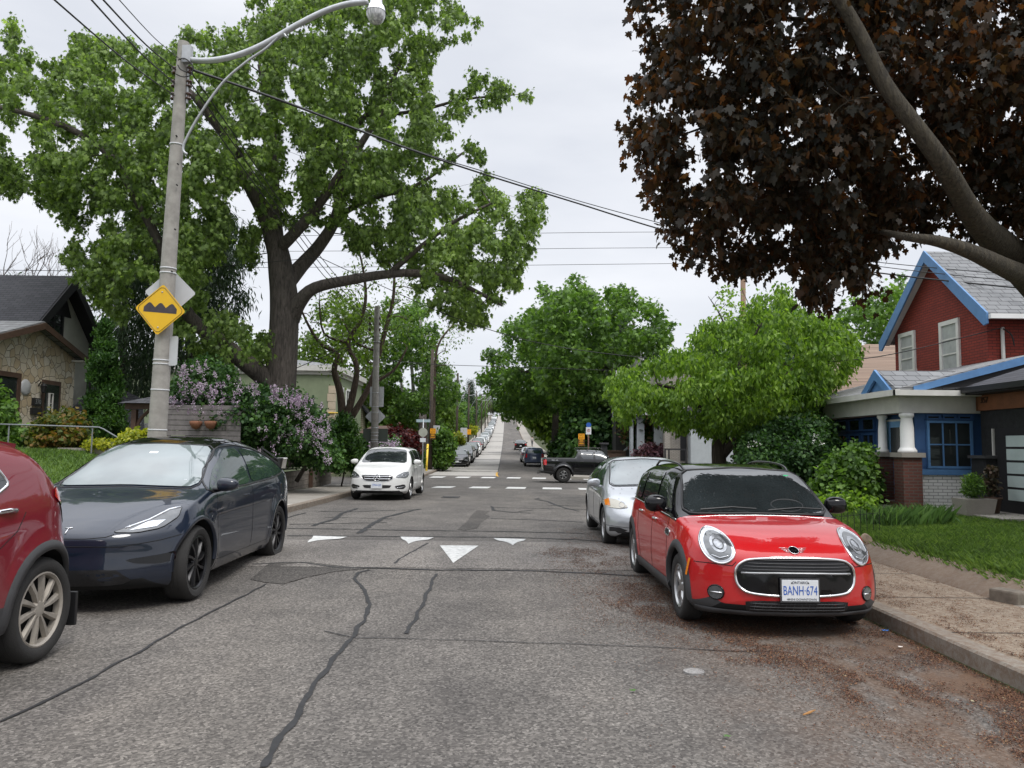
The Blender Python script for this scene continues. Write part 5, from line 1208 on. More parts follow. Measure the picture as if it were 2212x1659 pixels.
make_tree('silver_maple', 'huge grey-trunked green maple behind the lilac, its crown filling the upper left', mp_poly, 28, 4.5, 17, 7, 7, .10, .19, 'tuft', M['lfmaple'], mp_limbs, M['bark'], mp_holes, 11, .9, True, 1.35, twr=.014, edge=.3, gap=1.0, lay=.2, rs=.72, hole=-.05, clear=19)
# ---- crimson maple over the right pavement
cr_poly = [(1330, -260), (1355, -40), (1380, 50), (1402, 110), (1400, 150), (1345, 165), (1338, 195), (1372, 225), (1350, 260), (1352, 305), (1385, 330), (1405, 400), (1428, 445), (1436, 490), (1475, 545), (1540, 588), (1600, 578), (1640, 590), (1690, 560), (1720, 575), (1735, 640), (1800, 668), (1860, 660), (1912, 645), (1925, 600), (1915, 560), (1975, 528), (2030, 495), (2080, 500), (2125, 520), (2150, 440), (2190, 480), (2260, 560), (2330, 640), (2480, 560), (2600, 200), (2500, -350), (1900, -420)]
cr_holes = [[(2060, 400), (2125, 410), (2120, 470), (2075, 470)], [(2128, 470), (2215, 500), (2230, 560), (2140, 560)], [(1500, 100), (1530, 80), (1545, 150), (1510, 165)], [(2100, 60), (2140, 60), (2130, 90), (2105, 90)]]
cr_limbs = [[(2620, 1090, 120), (2520, 860, 116), (2400, 740, 108), (2290, 650, 92), (2210, 575, 80), (2130, 500, 50, -1.), (2085, 440, 39, -1.5), (2040, 360, 33, -1.9), (1975, 270, 29, -2.), (1910, 180, 26, -2.), (1850, 60, 23, -2.), (1790, -40, 22, -2.), (1740, -150, 18, -1.5)],
    [(2240, 610, 50, -.3), (2170, 578, 36, -1.2), (2100, 545, 27, -1.8), (2030, 522, 20, -2.), (1960, 512, 14, -1.9), (1880, 500, 9, -.8), (1780, 520, 5, -.8)], [(1975, 270, 20, .2), (1960, 160, 15, .4), (1975, 60, 12, .5), (1970, -60, 9, .5)],
    [(1910, 180, 16, .2), (1800, 170, 12, -.2), (1680, 210, 9, -.4), (1560, 260, 6, -.5), (1450, 300, 3, -.5)], [(2040, 360, 18, .1), (1920, 370, 12, -.3), (1780, 400, 9, -.6), (1620, 440, 5, -.8)],
    [(1850, 60, 14, .2), (1700, 40, 10, 0), (1560, 60, 7, -.2), (1430, 110, 4, -.3)], [(2400, 740, 60), (2380, 500, 44, .5), (2340, 250, 34, .8), (2250, 0, 24, 1), (2150, -200, 14, 1)]]
make_tree('crimson_maple', 'dark crimson-leaved maple hanging in from the right over the pavement', cr_poly, 9.0, 2.0, 28, 8, 5, .085, .10, 'maple', M['lfcrim'], cr_limbs, bark_mat('bark_mossy', (.02, .016, .011), (.085, .07, .045), 9), cr_holes, 4, .8, True, .9, twr=.008, base=Vector((7.3, 9, terrain(7.3, 9))), edge=.45, gap=.95, lay=.2, rs=.74, hole=-.03, clear=18)
# ---- bright green fruit tree right of the middle
br_poly = [(1315, 870), (1312, 830), (1340, 800), (1400, 790), (1430, 760), (1490, 745), (1510, 700), (1600, 690), (1630, 640), (1690, 615), (1720, 650), (1760, 680), (1830, 690), (1865, 740), (1845, 790), (1790, 850), (1800, 900), (1740, 930), (1640, 935), (1560, 950), (1500, 920), (1460, 930), (1400, 905), (1370, 900), (1350, 920)]
make_tree('fruit_tree', 'low bright green spreading tree behind the silver car', br_poly, 23, 3.2, 22, 10, 10, .11, .155, 'rhomb', M['lfbright'],
    [[(1556, 1040, 34), (1552, 960, 30), (1560, 930, 26), (1535, 900, 15, -.3), (1480, 850, 10, -.6), (1420, 830, 5, -1)], [(1556, 985, 26), (1590, 950, 16, -.2), (1640, 890, 12, -.4), (1700, 810, 9, 0), (1760, 760, 5, 0)], [(1560, 930, 20), (1575, 860, 14, .4), (1600, 780, 10, .6), (1650, 690, 2, .6)], [(1556, 940, 16), (1545, 840, 10, .5), (1500, 790, 5, .8), (1480, 760, 1, 1)]], M['barkdark'], (), 7, .9, twr=.008, edge=.4)
make_tree('sparse_tree', 'thin half-bare tree rising beside the wooden pole above the bright green tree', [(1488, 770), (1500, 720), (1540, 700), (1545, 640), (1560, 610), (1605, 625), (1640, 660), (1660, 720), (1640, 780), (1540, 790)], 26, 1.5, 20, 3, 4, .12, .13, 'round', M['lfbright'],
    [[(1590, 1000, 12), (1585, 860, 9), (1580, 760, 6), (1560, 690, 4), (1530, 640, 1)], [(1582, 760, 4), (1540, 730, 2), (1480, 720, .6)], [(1580, 740, 4), (1620, 680, 2), (1600, 620, .6)], [(1540, 730, 2), (1500, 760, .6)]], M['barkdark'], (), 9, twr=.006)
# ---- big trees right of the hill road
make_tree('street_tree', 'tall green tree with thick leaning trunk beyond the pickup', [(1150, 830), (1150, 700), (1130, 650), (1185, 600), (1245, 594), (1300, 640), (1320, 618), (1395, 640), (1448, 700), (1440, 750), (1400, 790), (1350, 800), (1345, 880), (1290, 905), (1220, 880)], 60, 6, 19, 9, 6, .28, .42, 'tuft', M['lfmid'],
    [[(1262, 1012, 36), (1272, 940, 33), (1285, 880, 28), (1282, 820, 20), (1262, 760, 15), (1230, 700, 9), (1200, 650, 5)], [(1282, 830, 15), (1330, 760, 11), (1370, 700, 6)], [(1272, 790, 12), (1290, 700, 8), (1270, 630, 4)]], M['barkdark'], [[(1290, 640), (1315, 640), (1325, 690), (1300, 680)]], 21, .4, twr=.03, edge=.3)
make_tree('street_tree', 'spreading green tree overhanging the hill road, slim pale trunk', [(1030, 800), (1045, 765), (1085, 750), (1085, 700), (1110, 670), (1160, 680), (1210, 720), (1240, 780), (1250, 850), (1240, 890), (1180, 890), (1145, 895), (1122, 912), (1100, 908), (1083, 888), (1065, 852), (1040, 828)], 72, 6, 17, 9, 6, .3, .44, 'tuft', M['lfmid'],
    [[(1198, 965, 15), (1200, 900, 14), (1200, 840, 12), (1180, 790, 9), (1130, 750, 6), (1100, 720, 3)], [(1200, 850, 9), (1160, 810, 8), (1100, 800, 5), (1060, 790, 3)], [(1200, 830, 7), (1225, 770, 4)]], M['bark'], (), 22, .4, twr=.03, edge=.3)
make_tree('shrub_bank', 'yellow-green shrubs spilling along the right hill pavement', [(1105, 868), (1120, 850), (1200, 850), (1250, 870), (1262, 930), (1255, 985), (1225, 985), (1190, 955), (1162, 925), (1130, 900)], 100, 6, 14, 12, 7, .4, .6, 'round', M['lfyel'], (), M['barkdark'], (), 23, cat='shrub', twigs=False)
make_tree('blossom_shrub', 'white-flowering shrub on the right below the hill trees', [(1185, 1000), (1192, 960), (1215, 935), (1250, 945), (1262, 985), (1265, 1012), (1200, 1010)], 72, 2.5, 9, 10, 7, .2, .3, 'round', M['lfdark'], (), M['barkdark'], (), 24, cat='shrub', twigs=False)
make_tree('dark_yew', 'dense dark evergreen right of the NO EXIT sign by the big trunk', [(1215, 1012), (1225, 900), (1250, 860), (1300, 870), (1390, 880), (1400, 960), (1390, 1015), (1300, 1020)], 58, 3, 17, 12, 8, .25, .4, 'round', M['lfdark'], (), M['barkdark'], (), 25, cat='shrub', twigs=False)
make_tree('red_leaf_tree', 'small tree with reddish leaves before the grey porches', [(1345, 950), (1350, 900), (1380, 880), (1400, 840), (1450, 850), (1440, 900), (1410, 960), (1370, 985)], 50, 1.8, 13, 10, 6, .2, .28, 'round', leaf_mat('reddish_green_leaf', [(.02, .05, .012), (.04, .08, .02), (.10, .03, .025), (.05, .10, .02)], .3), [[(1385, 1010, 8), (1385, 950, 7), (1395, 900, 4)]], M['barkdark'], (), 26)
make_tree('purple_bush', 'low purplish bush at the foot of the grey porch steps', [(1370, 1010), (1375, 975), (1400, 960), (1440, 965), (1450, 1010)], 48, 1, 9, 9, 6, .14, .2, 'round', leaf_mat('purple_leaf', [(.05, .02, .03), (.10, .04, .055), (.14, .07, .08)], .25), (), M['barkdark'], (), 27, cat='shrub', twigs=False)
# ---- dark viburnum and porch bushes
rt, C, R, tws = make_tree('viburnum_bush', 'big dark shrub with a few white blossoms left of the brick porch', [(1590, 1035), (1600, 960), (1640, 925), (1720, 905), (1790, 905), (1812, 960), (1800, 1040), (1760, 1100), (1700, 1110), (1620, 1090)], 21, 1.6, 22, 20, 10, .12, .10, 'round', M['lfdark'], (), M['barkdark'], (), 31, cat='shrub')
make_tree('porch_bush', 'mid green rounded bush against the brick porch pedestal', [(1745, 1115), (1750, 1060), (1790, 1000), (1840, 962), (1880, 975), (1896, 1030), (1898, 1100), (1870, 1120)], 18.6, .9, 22, 15, 9, .09, .12, 'round', M['lfmid'], (), M['barkdark'], (), 32, cat='shrub')
make_tree('ground_shrub', 'bright low leafy plants under the porch bush beside the red car', [(1700, 1115), (1720, 1080), (1800, 1070), (1885, 1078), (1892, 1105), (1880, 1120)], 17.5, .8, 20, 14, 8, .08, .11, 'round', M['lfbright'], (), M['barkdark'], (), 33, cat='shrub', twigs=False)
rng = np.random.default_rng(41)
pos = []
for q in range(13):
    x, y = rng.uniform(1600, 1800), rng.uniform(935, 1080); c = np.array(W(x, y, 19.6 - rng.uniform(0, .7))); pos += list(c + rng.normal(size=(9, 3)) * .035)
pos = np.array(pos); nr = unit(rng.normal(size=pos.shape)); tp = unit(np.cross(nr, rng.normal(size=pos.shape)))
leaf_mesh('blossom', pos - np.array(rt.location), nr, tp, np.full(len(pos), .05), 'round', M['whitebl'], rt)
# ---- trees behind the right houses
make_tree('background_tree', 'blue-green tree behind the red brick gable', [(1790, 800), (1800, 690), (1850, 640), (1960, 600), (1985, 640), (1960, 760), (1900, 800)], 40, 2.5, 24, 10, 6, .25, .3, 'tuft', M['lfmid'], [[(1880, 1000, 14), (1880, 850, 12), (1900, 700, 6)]], M['barkdark'], (), 34)
# ---- left: lilac, cedars, hedge
li_poly = [(362, 905), (364, 858), (380, 805), (430, 765), (490, 790), (520, 830), (590, 842), (650, 850), (692, 880), (712, 920), (732, 975), (735, 1000), (700, 1008), (640, 1000), (560, 990), (480, 975), (450, 945), (400, 925)]
rt, C, R, tws = make_tree('lilac_bush', 'large lilac bush in mauve bloom behind the dark blue car', li_poly, 24.5, 2.0, 23, 18, 10, .12, .115, 'round', M['lfdark'], [[(560, 1040, 14), (550, 960, 12), (500, 905, 9), (440, 880, 6), (390, 850, 4)], [(600, 1040, 12), (610, 960, 9), (640, 900, 5)], [(640, 1040, 10), (680, 970, 7), (690, 920, 4)], [(560, 1000, 9), (520, 900, 7), (470, 820, 4)]], M['barkdark'], (), 42, cat='shrub', edge=.5)
pos = []; rng = np.random.default_rng(43)
zones = [((365, 470), (835, 905), 52), ((380, 470), (790, 850), 34), ((470, 560), (820, 900), 34), ((585, 650), (840, 880), 50), ((630, 715), (865, 960), 56), ((560, 720), (900, 1010), 50)]
for (a, b), (c_, d), n_ in zones:
    for q in range(n_):
        x, y = rng.uniform(a, b), rng.uniform(c_, d)
        if not in_poly(li_poly, x, y): continue
        o = np.array(W(x, y, 24.5 - rng.uniform(1.5, 2.3))); ax = unit(np.array([[rng.normal() * .4, rng.normal() * .4 - .3, 1.]]))[0]; n2 = 22; t_ = rng.random(n2)
        pos += list(o + ax[None] * (t_ * .20)[:, None] + rng.normal(size=(n2, 3)) * (.042 * (1 - .75 * t_))[:, None])
pos = np.array(pos); nr = unit(rng.normal(size=pos.shape)); tp = unit(np.cross(nr, rng.normal(size=pos.shape)))
leaf_mesh('blossom', pos - np.array(rt.location), nr, tp, np.full(len(pos), .042), 'round', M['lilac'], rt)
make_tree('cedar_hedge', 'feathery green cedar hedge at the end of the timber wall', [(700, 1010), (702, 960), (722, 915), (742, 898), (768, 925), (778, 990), (768, 1018)], 29.5, 1.4, 15, 24, 10, .10, .15, 'spray', M['lfcedar'], (), M['barkdark'], (), 44, -.4, cat='hedge', twigs=False)
make_tree('columnar_cedar', 'tall narrow dark green cedar between the stone house and the concrete pole', [(225, 690), (238, 735), (250, 800), (262, 870), (266, 930), (262, 968), (196, 968), (190, 900), (194, 830), (206, 760), (214, 720)], 25, 1.3, 15, 26, 10, .09, .13, 'spray', M['lfcedar'], (), M['barkdark'], (), 45, -.5, twigs=False)
make_tree('spruce', 'dark drooping spruce behind the concrete pole', [(300, 430), (340, 470), (400, 470), (470, 430), (520, 480), (560, 560), (540, 640), (500, 700), (510, 800), (470, 860), (400, 850), (330, 870), (270, 850), (230, 780), (250, 700), (200, 640), (250, 560), (260, 480)], 36, 3.5, 27, 12, 9, .28, .36, 'needle', M['lfconif'],
    [[(415, 1000, 26), (412, 850, 22), (410, 650, 16), (405, 430, 6)], [(265, 1000, 20), (266, 800, 16), (270, 600, 9)]], M['barkdark'], (), 46, .9, twr=.02)
make_tree('garden_bush', 'rusty orange and green bush in the left front garden', [(60, 975), (70, 925), (105, 895), (150, 885), (185, 915), (192, 965), (150, 985)], 21.5, .9, 18, 13, 8, .09, .12, 'round', M['lfrust'], (), M['barkdark'], (), 47, cat='shrub', twigs=False)
make_tree('garden_bush', 'green bush at the left edge before the stone house window', [(-60, 960), (-60, 850), (0, 840), (26, 870), (38, 920), (70, 930), (70, 965), (0, 975)], 22, .9, 18, 13, 8, .09, .12, 'round', M['lfmid'], (), M['barkdark'], (), 48, cat='shrub', twigs=False)
make_tree('yellow_hedge', 'low yellow-green clipped hedge at the foot of the concrete pole', [(250, 968), (258, 942), (290, 934), (345, 936), (352, 962)], 17.5, .6, 13, 14, 8, .06, .09, 'round', M['lfyellow'], (), M['barkdark'], (), 49, cat='hedge', twigs=False)
make_tree('yellow_flowers', 'small yellow-leaved plants under the pipe railing', [(185, 968), (190, 952), (240, 952), (245, 968)], 20.5, .4, 9, 10, 6, .05, .08, 'round', M['lfyellow'], (), M['barkdark'], (), 50, cat='plant', twigs=False)
# ---- beyond on the left
make_tree('budding_tree', 'many-stemmed brown tree with sparse new leaves right of the big trunk', [(640, 760), (660, 690), (690, 620), (760, 560), (850, 560), (900, 620), (890, 700), (860, 760), (800, 800), (720, 820)], 35, 3, 26, 5, 4, .22, .17, 'rhomb', M['lfyel'],
    [[(742, 925, 20), (735, 850, 16), (722, 800, 13), (728, 765, 11), (690, 740, 8), (660, 690, 5), (640, 640, 3)], [(748, 905, 18), (765, 840, 14), (770, 790, 12), (752, 740, 10), (780, 690, 9), (790, 640, 7), (784, 580, 5), (770, 520, 3)], [(760, 900, 15), (800, 830, 12), (820, 760, 11), (836, 700, 9), (850, 640, 7), (852, 560, 4)], [(800, 830, 9), (850, 800, 6), (880, 750, 3)], [(752, 740, 7), (700, 720, 5), (690, 650, 3)], [(820, 760, 6), (770, 740, 4), (740, 690, 3)]], M['barkbrown'], (), 51, twr=.016, edge=.6)
make_tree('birch_clump', 'dark green tree with pale birch stems beyond the junction on the left', [(806, 860), (800, 760), (812, 680), (832, 645), (880, 635), (930, 660), (948, 720), (940, 780), (985, 800), (1000, 845), (960, 890), (940, 930), (900, 940), (840, 935), (770, 930), (765, 880)], 66, 5, 18, 9, 7, .25, .34, 'tuft', M['lfmid'],
    [[(905, 990, 9), (896, 900, 8), (890, 800, 7), (880, 700, 5)], [(925, 990, 8), (922, 880, 7), (912, 780, 6), (908, 690, 4)], [(878, 980, 7), (872, 900, 6), (865, 800, 5)]], M['birch'], [[(880, 780), (900, 780), (905, 840), (885, 840)]], 52, .5, twr=.02, edge=.3)
make_tree('light_tree', 'light yellow-green tree in the gap right of the big trunk', [(640, 800), (650, 740), (700, 650), (780, 620), (820, 680), (815, 800), (790, 880), (700, 850)], 62, 4, 24, 10, 7, .35, .4, 'tuft', M['lfyel'], (), M['barkbrown'], (), 53, twr=.02)
make_tree('light_tree', 'pale budding tree above the brown utility poles', [(905, 770), (905, 650), (940, 640), (1000, 660), (1030, 700), (1025, 740), (990, 780), (960, 800)], 62, 4, 24, 4, 4, .35, .26, 'rhomb', M['lfyel'], [[(935, 1000, 9), (938, 850, 7), (945, 750, 5), (980, 700, 3)]], M['barkbrown'], (), 54, twr=.025)
make_tree('burgundy_maple', 'low burgundy Japanese maple beyond the white hatchback', [(822, 1000), (822, 945), (845, 922), (880, 930), (908, 942), (905, 975), (885, 1000)], 51, 2, 11, 12, 8, .16, .24, 'tuft', M['lfred'], (), M['barkdark'], (), 55, cat='tree')
rt, C, R, tws = make_tree('lilac_shrub', 'small pale lilac shrub at the foot of the second concrete pole', [(765, 1000), (768, 960), (790, 945), (860, 950), (862, 1000)], 46, 1.6, 11, 12, 8, .14, .2, 'round', M['lfdark'], (), M['barkdark'], (), 56, cat='shrub', twigs=False)
pos = []
for q in range(60):
    o = np.array(W(rng.uniform(800, 860), rng.uniform(948, 985), 44.6 - rng.uniform(0, .8))); pos += list(o + rng.normal(size=(12, 3)) * .08)
pos = np.array(pos); nr = unit(rng.normal(size=pos.shape)); tp = unit(np.cross(nr, rng.normal(size=pos.shape)))
leaf_mesh('blossom', pos - np.array(rt.location), nr, tp, np.full(len(pos), .09), 'round', M['lilac'], rt)
make_tree('corner_bush', 'dark green bush beside the brown NO EXIT pole', [(940, 1005), (938, 940), (960, 925), (978, 950), (976, 1000)], 58, 1.6, 9, 12, 8, .16, .24, 'round', M['lfmid'], (), M['barkdark'], (), 57, cat='shrub', twigs=False)
make_tree('cedar_hedge', 'dark cedar hedge on the left behind the white hatchback', [(885, 1010), (888, 960), (905, 945), (912, 1005)], 52, 1, 8, 12, 8, .12, .25, 'spray', M['lfcedar'], (), M['barkdark'], (), 58, -.4, cat='hedge', twigs=False)
for i, (px, Y, col) in enumerate(((992, 76, 1), (1022, 118, 1))):
    make_tree('forsythia', ('bright yellow forsythia behind the first black parked car', 'yellow forsythia further up the hill')[i], [(px - 620 / Y, 965), (px - 500 / Y, 938), (px + 500 / Y, 936), (px + 700 / Y, 965)] if i == 0 else [(px - 9, 935), (px - 7, 920), (px + 7, 920), (px + 8, 938)], Y, 1.2, 7, 10, 7, .16, .26, 'round', M['lfyellow'], (), M['barkdark'], (), 60 + i, cat='shrub', twigs=False)
# bare trees far left
def bare_tree(px, py0, py1, Y, seed, label):
    r = random.Random(seed); mb = MB(); b = W(px, py0, Y); b = Vector((b.x, b.y, terrain(b.x, b.y))); top = W(px, py1, Y); H = top.z - b.z
    def grow(p, d, l, rad_, k):
        e = p + d * l; m_ = p.lerp(e, .5) + Vector((r.uniform(-1, 1), r.uniform(-1, 1), 0)) * l * .08; mb.tube([p - b, m_ - b, e - b], [rad_, rad_ * .8, rad_ * .6], 5)
        if k == 0: return
        for _ in range(3 if k > 1 else 4):
            nd = (d + Vector((r.uniform(-1, 1), r.uniform(-1, 1), r.uniform(-.2, .7))) * .75).normalized(); grow(p.lerp(e, r.uniform(.5, 1)), nd, l * r.uniform(.55, .8), rad_ * .55, k - 1)
    grow(b, Vector((0, 0, 1)), H * .42, .22, 5); o = empty('bare_tree', b, 0, label, 'tree'); mb.build('branches', M['barkbrown'], o, True)
bare_tree(40, 900, 480, 52, 5, 'leafless tree behind the grey roof at the far left'); bare_tree(130, 900, 520, 58, 8, 'leafless tree between the dark gable and the maple')
# distant trees: three kinds, copied up both sides of the hill and over the land behind
def proto(seed, mat, H, Rr, shape='tuft', n=95, conic=False):
    r = np.random.default_rng(seed); C = []; R = []
    while len(C) < n:
        p = r.uniform(-1, 1, 3)
        if np.linalg.norm(p) > 1: continue
        if conic: z = (p[2] + 1) / 2; c = (p[0] * Rr * (1 - z), p[1] * Rr * (1 - z), H * (.1 + .9 * z))
        else: c = (p[0] * Rr * (1 + .3 * math.sin(p[1] * 5 + seed)), p[1] * Rr, H * .60 + p[2] * H * .38)
        C.append(c); R.append(r.uniform(.7, 1.3) * (1 if not conic else .7))
    P_, nr, tp, s, tw = sprinkle(C, R, 9, 6, .3, .55, r, .4)
    root = empty('distant_tree', (0, 0, 0), 0); mb = MB(); mb.tube([(0, 0, -.5), (.1, 0, H * .35), (0, .1, H * .75)], [.28, .22, .08], 7)
    rr = random.Random(seed)
    for i in range(9): c = C[i * 7]; mb.tube([(0, 0, H * .35), (c[0] * .5, c[1] * .5, H * .45), c], [.12, .08, .03], 5)
    mb.build('trunk', M['barkdark'], root, True); leaf_mesh('crown', P_, nr, tp, s, shape, mat, root); return root
PR = [proto(1, M['lfmid'], 10, 3.6), proto(2, M['lfyel'], 9, 3.4), proto(3, M['lfdark'], 11, 3.4), proto(4, M['lfconif'], 13, 2.4, 'needle', conic=True)]
LB = ['mid green leafy tree among those lining the hill', 'yellow-green leafy tree among those lining the hill', 'dark green leafy tree among those lining the hill', 'dark conical spruce among the trees on the hill']
rr = random.Random(77); spots = []
for Y in range(66, 335, 9):
    spots.append((-8.6 - rr.uniform(0, 1.8), Y + rr.uniform(-2, 2), rr.choice([0, 1, 2, 0]), rr.uniform(.55, .85)))
    if Y > 80: spots.append((8.6 + rr.uniform(0, 3), Y + rr.uniform(-2, 2), rr.choice([0, 1, 2, 1]), rr.uniform(.55, .8)))
for Y in (52, 62, 74, 90, 110, 135, 165, 205, 250, 300):
    for k in range(7):
        for s_ in (-1, 1):
            x = s_ * (18 + k * (6 + Y * .07) + rr.uniform(-2, 2))
            spots.append((x, Y + rr.uniform(-4, 4), rr.choice([0, 1, 2, 2, 0, 3]), rr.uniform(.7, 1.15)))
for k in range(7): spots.append((-9 + 3 * k, 352 + 3 * (k % 3), [2, 0, 1][k % 3], .8))
for k in range(26): spots.append((rr.uniform(-60, 60), rr.uniform(345, 380), rr.choice([0, 1, 2, 3]), rr.uniform(.6, 1.)))
spots.append((-8.2, 175, 3, .95))
used = set()
for x, y, k, sc_ in spots:
    o = PR[k] if k not in used else copy_tree(PR[k]); used.add(k)
    o.location = (x, y, terrain(x, y)); o.scale = (sc_, sc_, sc_ * rr.uniform(.9, 1.15)); o.rotation_euler = (0, 0, rr.uniform(0, 6.28)); tag(o, LB[k], 'tree', 'trees on and behind the hill')
# grass blades on the lawns and the iris clump
def blades(name, n, fn, lo, hi, wd, mat, label, kind='stuff', lean=.35, seed=3):
    r = np.random.default_rng(seed); V = np.zeros((n, 4, 3)); k = 0
    while k < n:
        x, y = fn(r)
        z = terrain(x, y); h = r.uniform(lo, hi); a = r.uniform(0, 6.28); dx, dy = math.cos(a) * wd, math.sin(a) * wd; l1, l2 = r.normal() * lean * h, r.normal() * lean * h
        V[k] = [(x - dx, y - dy, z - .01), (x + dx, y + dy, z - .01), (x + dx * .5 + l1 * .6, y + dy * .5 + l2 * .6, z + h * .65), (x + l1 * 1.4, y + l2 * 1.4, z + h)]; k += 1
    me = bpy.data.meshes.new(name); me.vertices.add(n * 4); me.vertices.foreach_set('co', V.astype(np.float32).ravel()); me.loops.add(n * 4); me.loops.foreach_set('vertex_index', np.arange(n * 4, dtype=np.int32))
    me.polygons.add(n); me.polygons.foreach_set('loop_start', np.arange(0, n * 4, 4, dtype=np.int32)); me.polygons.foreach_set('loop_total', np.full(n, 4, dtype=np.int32)); me.materials.append(mat); me.update(calc_edges=True)
    return tag(link(bpy.data.objects.new(name, me)), label, None, None, kind) if kind == 'stuff' else link(bpy.data.objects.new(name, me))
M['blade'] = leaf_mat('grass_blade', [(.05, .09, .02), (.085, .15, .032), (.13, .21, .045), (.20, .28, .07)], .4)
blades('lawn_grass', 80000, lambda r: (5.22 + 5.4 * r.random() ** 1.3, 7.75 + 9.5 * r.random() ** 1.2), .05, .12, .006, M['blade'], 'unmown grass of the right front lawn', seed=3)
blades('lawn_grass', 30000, lambda r: (-r.uniform(7.4, 14), r.uniform(13, 21)), .04, .10, .010, M['blade'], 'grass of the raised left lawn', seed=4)
iris = leaf_mat('iris_leaf', [(.05, .10, .03), (.09, .17, .05), (.15, .25, .08)], .35)
for i, (px, py) in enumerate(((1905, 1130), (1935, 1128), (1965, 1130), (1995, 1128), (2025, 1132))):
    c = W(px, py, 13.6 + .2 * i); cx, cy = c.x, 13.6 + .2 * i; o = empty('iris_clump', (cx, cy, terrain(cx, cy)), 0, 'spiky iris clump, %s in the row before the white brick' % ['first from the left', 'second', 'middle one', 'fourth', 'rightmost'][i], 'plant', 'iris clumps')
    b = blades('leaves', 150, lambda r, cx=cx, cy=cy: (cx + r.normal() * .16, cy + r.normal() * .14), .2, .46, .010, iris, None, 'thing', .28, 70 + i); b.parent = o; b.matrix_parent_inverse = Matrix.Translation(-Vector(o.location))
# ================================================================== BUILDINGS
class Site:
    """a thing built in place: its parts are given in world metres and stored relative to its base"""
    def __init__(s, name, base, label, cat, group=None): s.b = Vector(base); s.r = empty(name, s.b, 0, label, cat, group)
    def part(s, name, mb, mat, parent=None, smooth=False):
        ofs = s.b + (Vector(parent.location) if parent else Vector())
        mb.v = [(v[0] - s.b.x, v[1] - s.b.y, v[2] - s.b.z) for v in mb.v]; return mb.build(name, mat, parent or s.r, smooth)
def YX(px, X): return X / ((px - 1106) / F + .0072)        # distance at which the picture column px meets the plane x = X
M['redbrick'] = brick_mat('red_painted_brick', (.27, .035, .02), (.20, .026, .016), (.07, .014, .01), .23, .075, .010)
M['brownbrick'] = brick_mat('brown_brick', (.15, .045, .03), (.10, .035, .027), (.10, .085, .07), .21, .072)
M['whitebrick'] = brick_mat('white_brick', (.84, .83, .80), (.78, .77, .74), (.30, .29, .27), .22, .075, .008, var=.15)
M['palebrick'] = brick_mat('pale_brick', (.42, .39, .34), (.36, .33, .29), (.2, .18, .16), .22, .075)
M['blue'] = plain('blue_house_paint', (.09, .21, .41), .55, var=.12, sc=5)
M['bluedark'] = plain('darker_blue_paint', (.03, .085, .21), .6, var=.12, sc=5)
M['grshing'] = shingle_mat('grey_shingles', (.17, .175, .18), (.24, .245, .25), axis='x')
M['grshingy'] = shingle_mat('grey_shingles_front', (.20, .205, .21), (.29, .29, .29), .3, .09, axis='y')
M['tanshing'] = shingle_mat('tan_shingles', (.27, .19, .145), (.34, .25, .19), .3, .06, (.12, .09, .07), axis='y')
M['dkshing'] = shingle_mat('dark_shingles', (.055, .055, .063), (.085, .085, .095), .3, .10, axis='x')
M['dkshingy'] = shingle_mat('dark_shingles_front', (.04, .04, .047), (.065, .065, .075), .3, .07, axis='y')
M['blackstone'] = plain('black_painted_stone', (.014, .015, .016), .75, var=.5, sc=7, bump=.8)
M['copper'] = plain('brown_fascia', (.20, .075, .03), .55, var=.25, sc=4)
M['brownwood'] = plain('brown_timber', (.075, .042, .027), .7, var=.25, sc=6)
M['frost'] = plain('frosted_pane', (.42, .50, .48), .25, var=.08)
M['curtain'] = plain('pale_curtain_glass', (.38, .39, .385), .15, var=.15, sc=4)
M['stucco'] = plain('green_stucco', (.21, .25, .155), .9, var=.1, sc=2, bump=.3)
M['whitestucco'] = plain('white_stucco', (.50, .50, .47), .9, var=.1, sc=2)
M['blackwood'] = plain('black_timber', (.012, .012, .014), .6)
t = NT('flagstone_wall'); b = t.bsdf(Roughness=.9); v = t.co(); nn = t.n('ShaderNodeMixRGB'); nn.inputs[0].default_value = .12; t.l(v, nn.inputs[1])
tn = t.n('ShaderNodeTexNoise'); tn.inputs['Scale'].default_value = 3; t.l(v, tn.inputs[0]); t.l(tn.outputs[1], nn.inputs[2])
v1 = t.n('ShaderNodeTexVoronoi', feature='DISTANCE_TO_EDGE'); v1.inputs['Scale'].default_value = 4.; t.l(nn.outputs[0], v1.inputs[0])
v2 = t.n('ShaderNodeTexVoronoi'); v2.inputs['Scale'].default_value = 4.; t.l(nn.outputs[0], v2.inputs[0]); bw = t.n('ShaderNodeRGBToBW'); t.l(v2.outputs[1], bw.inputs[0])
stc = t.ramp(bw.outputs[0], [(.2, (.50, .40, .26)), (.5, (.62, .55, .42)), (.8, (.68, .63, .53))])
t.l(t.mix(t.ramp(v1.outputs[0], [(.01, (1, 1, 1)), (.03, (0, 0, 0))]), t.mix(t.math('MULTIPLY', t.noise(v, 9, 5), .4), stc, (.33, .27, .19)), (.2, .175, .14)), b.inputs['Base Color']); t.bump(b, t.ramp(v1.outputs[0], [(0, (0, 0, 0)), (.06, (1, 1, 1))]), .8, .03); M['flag'] = t.m
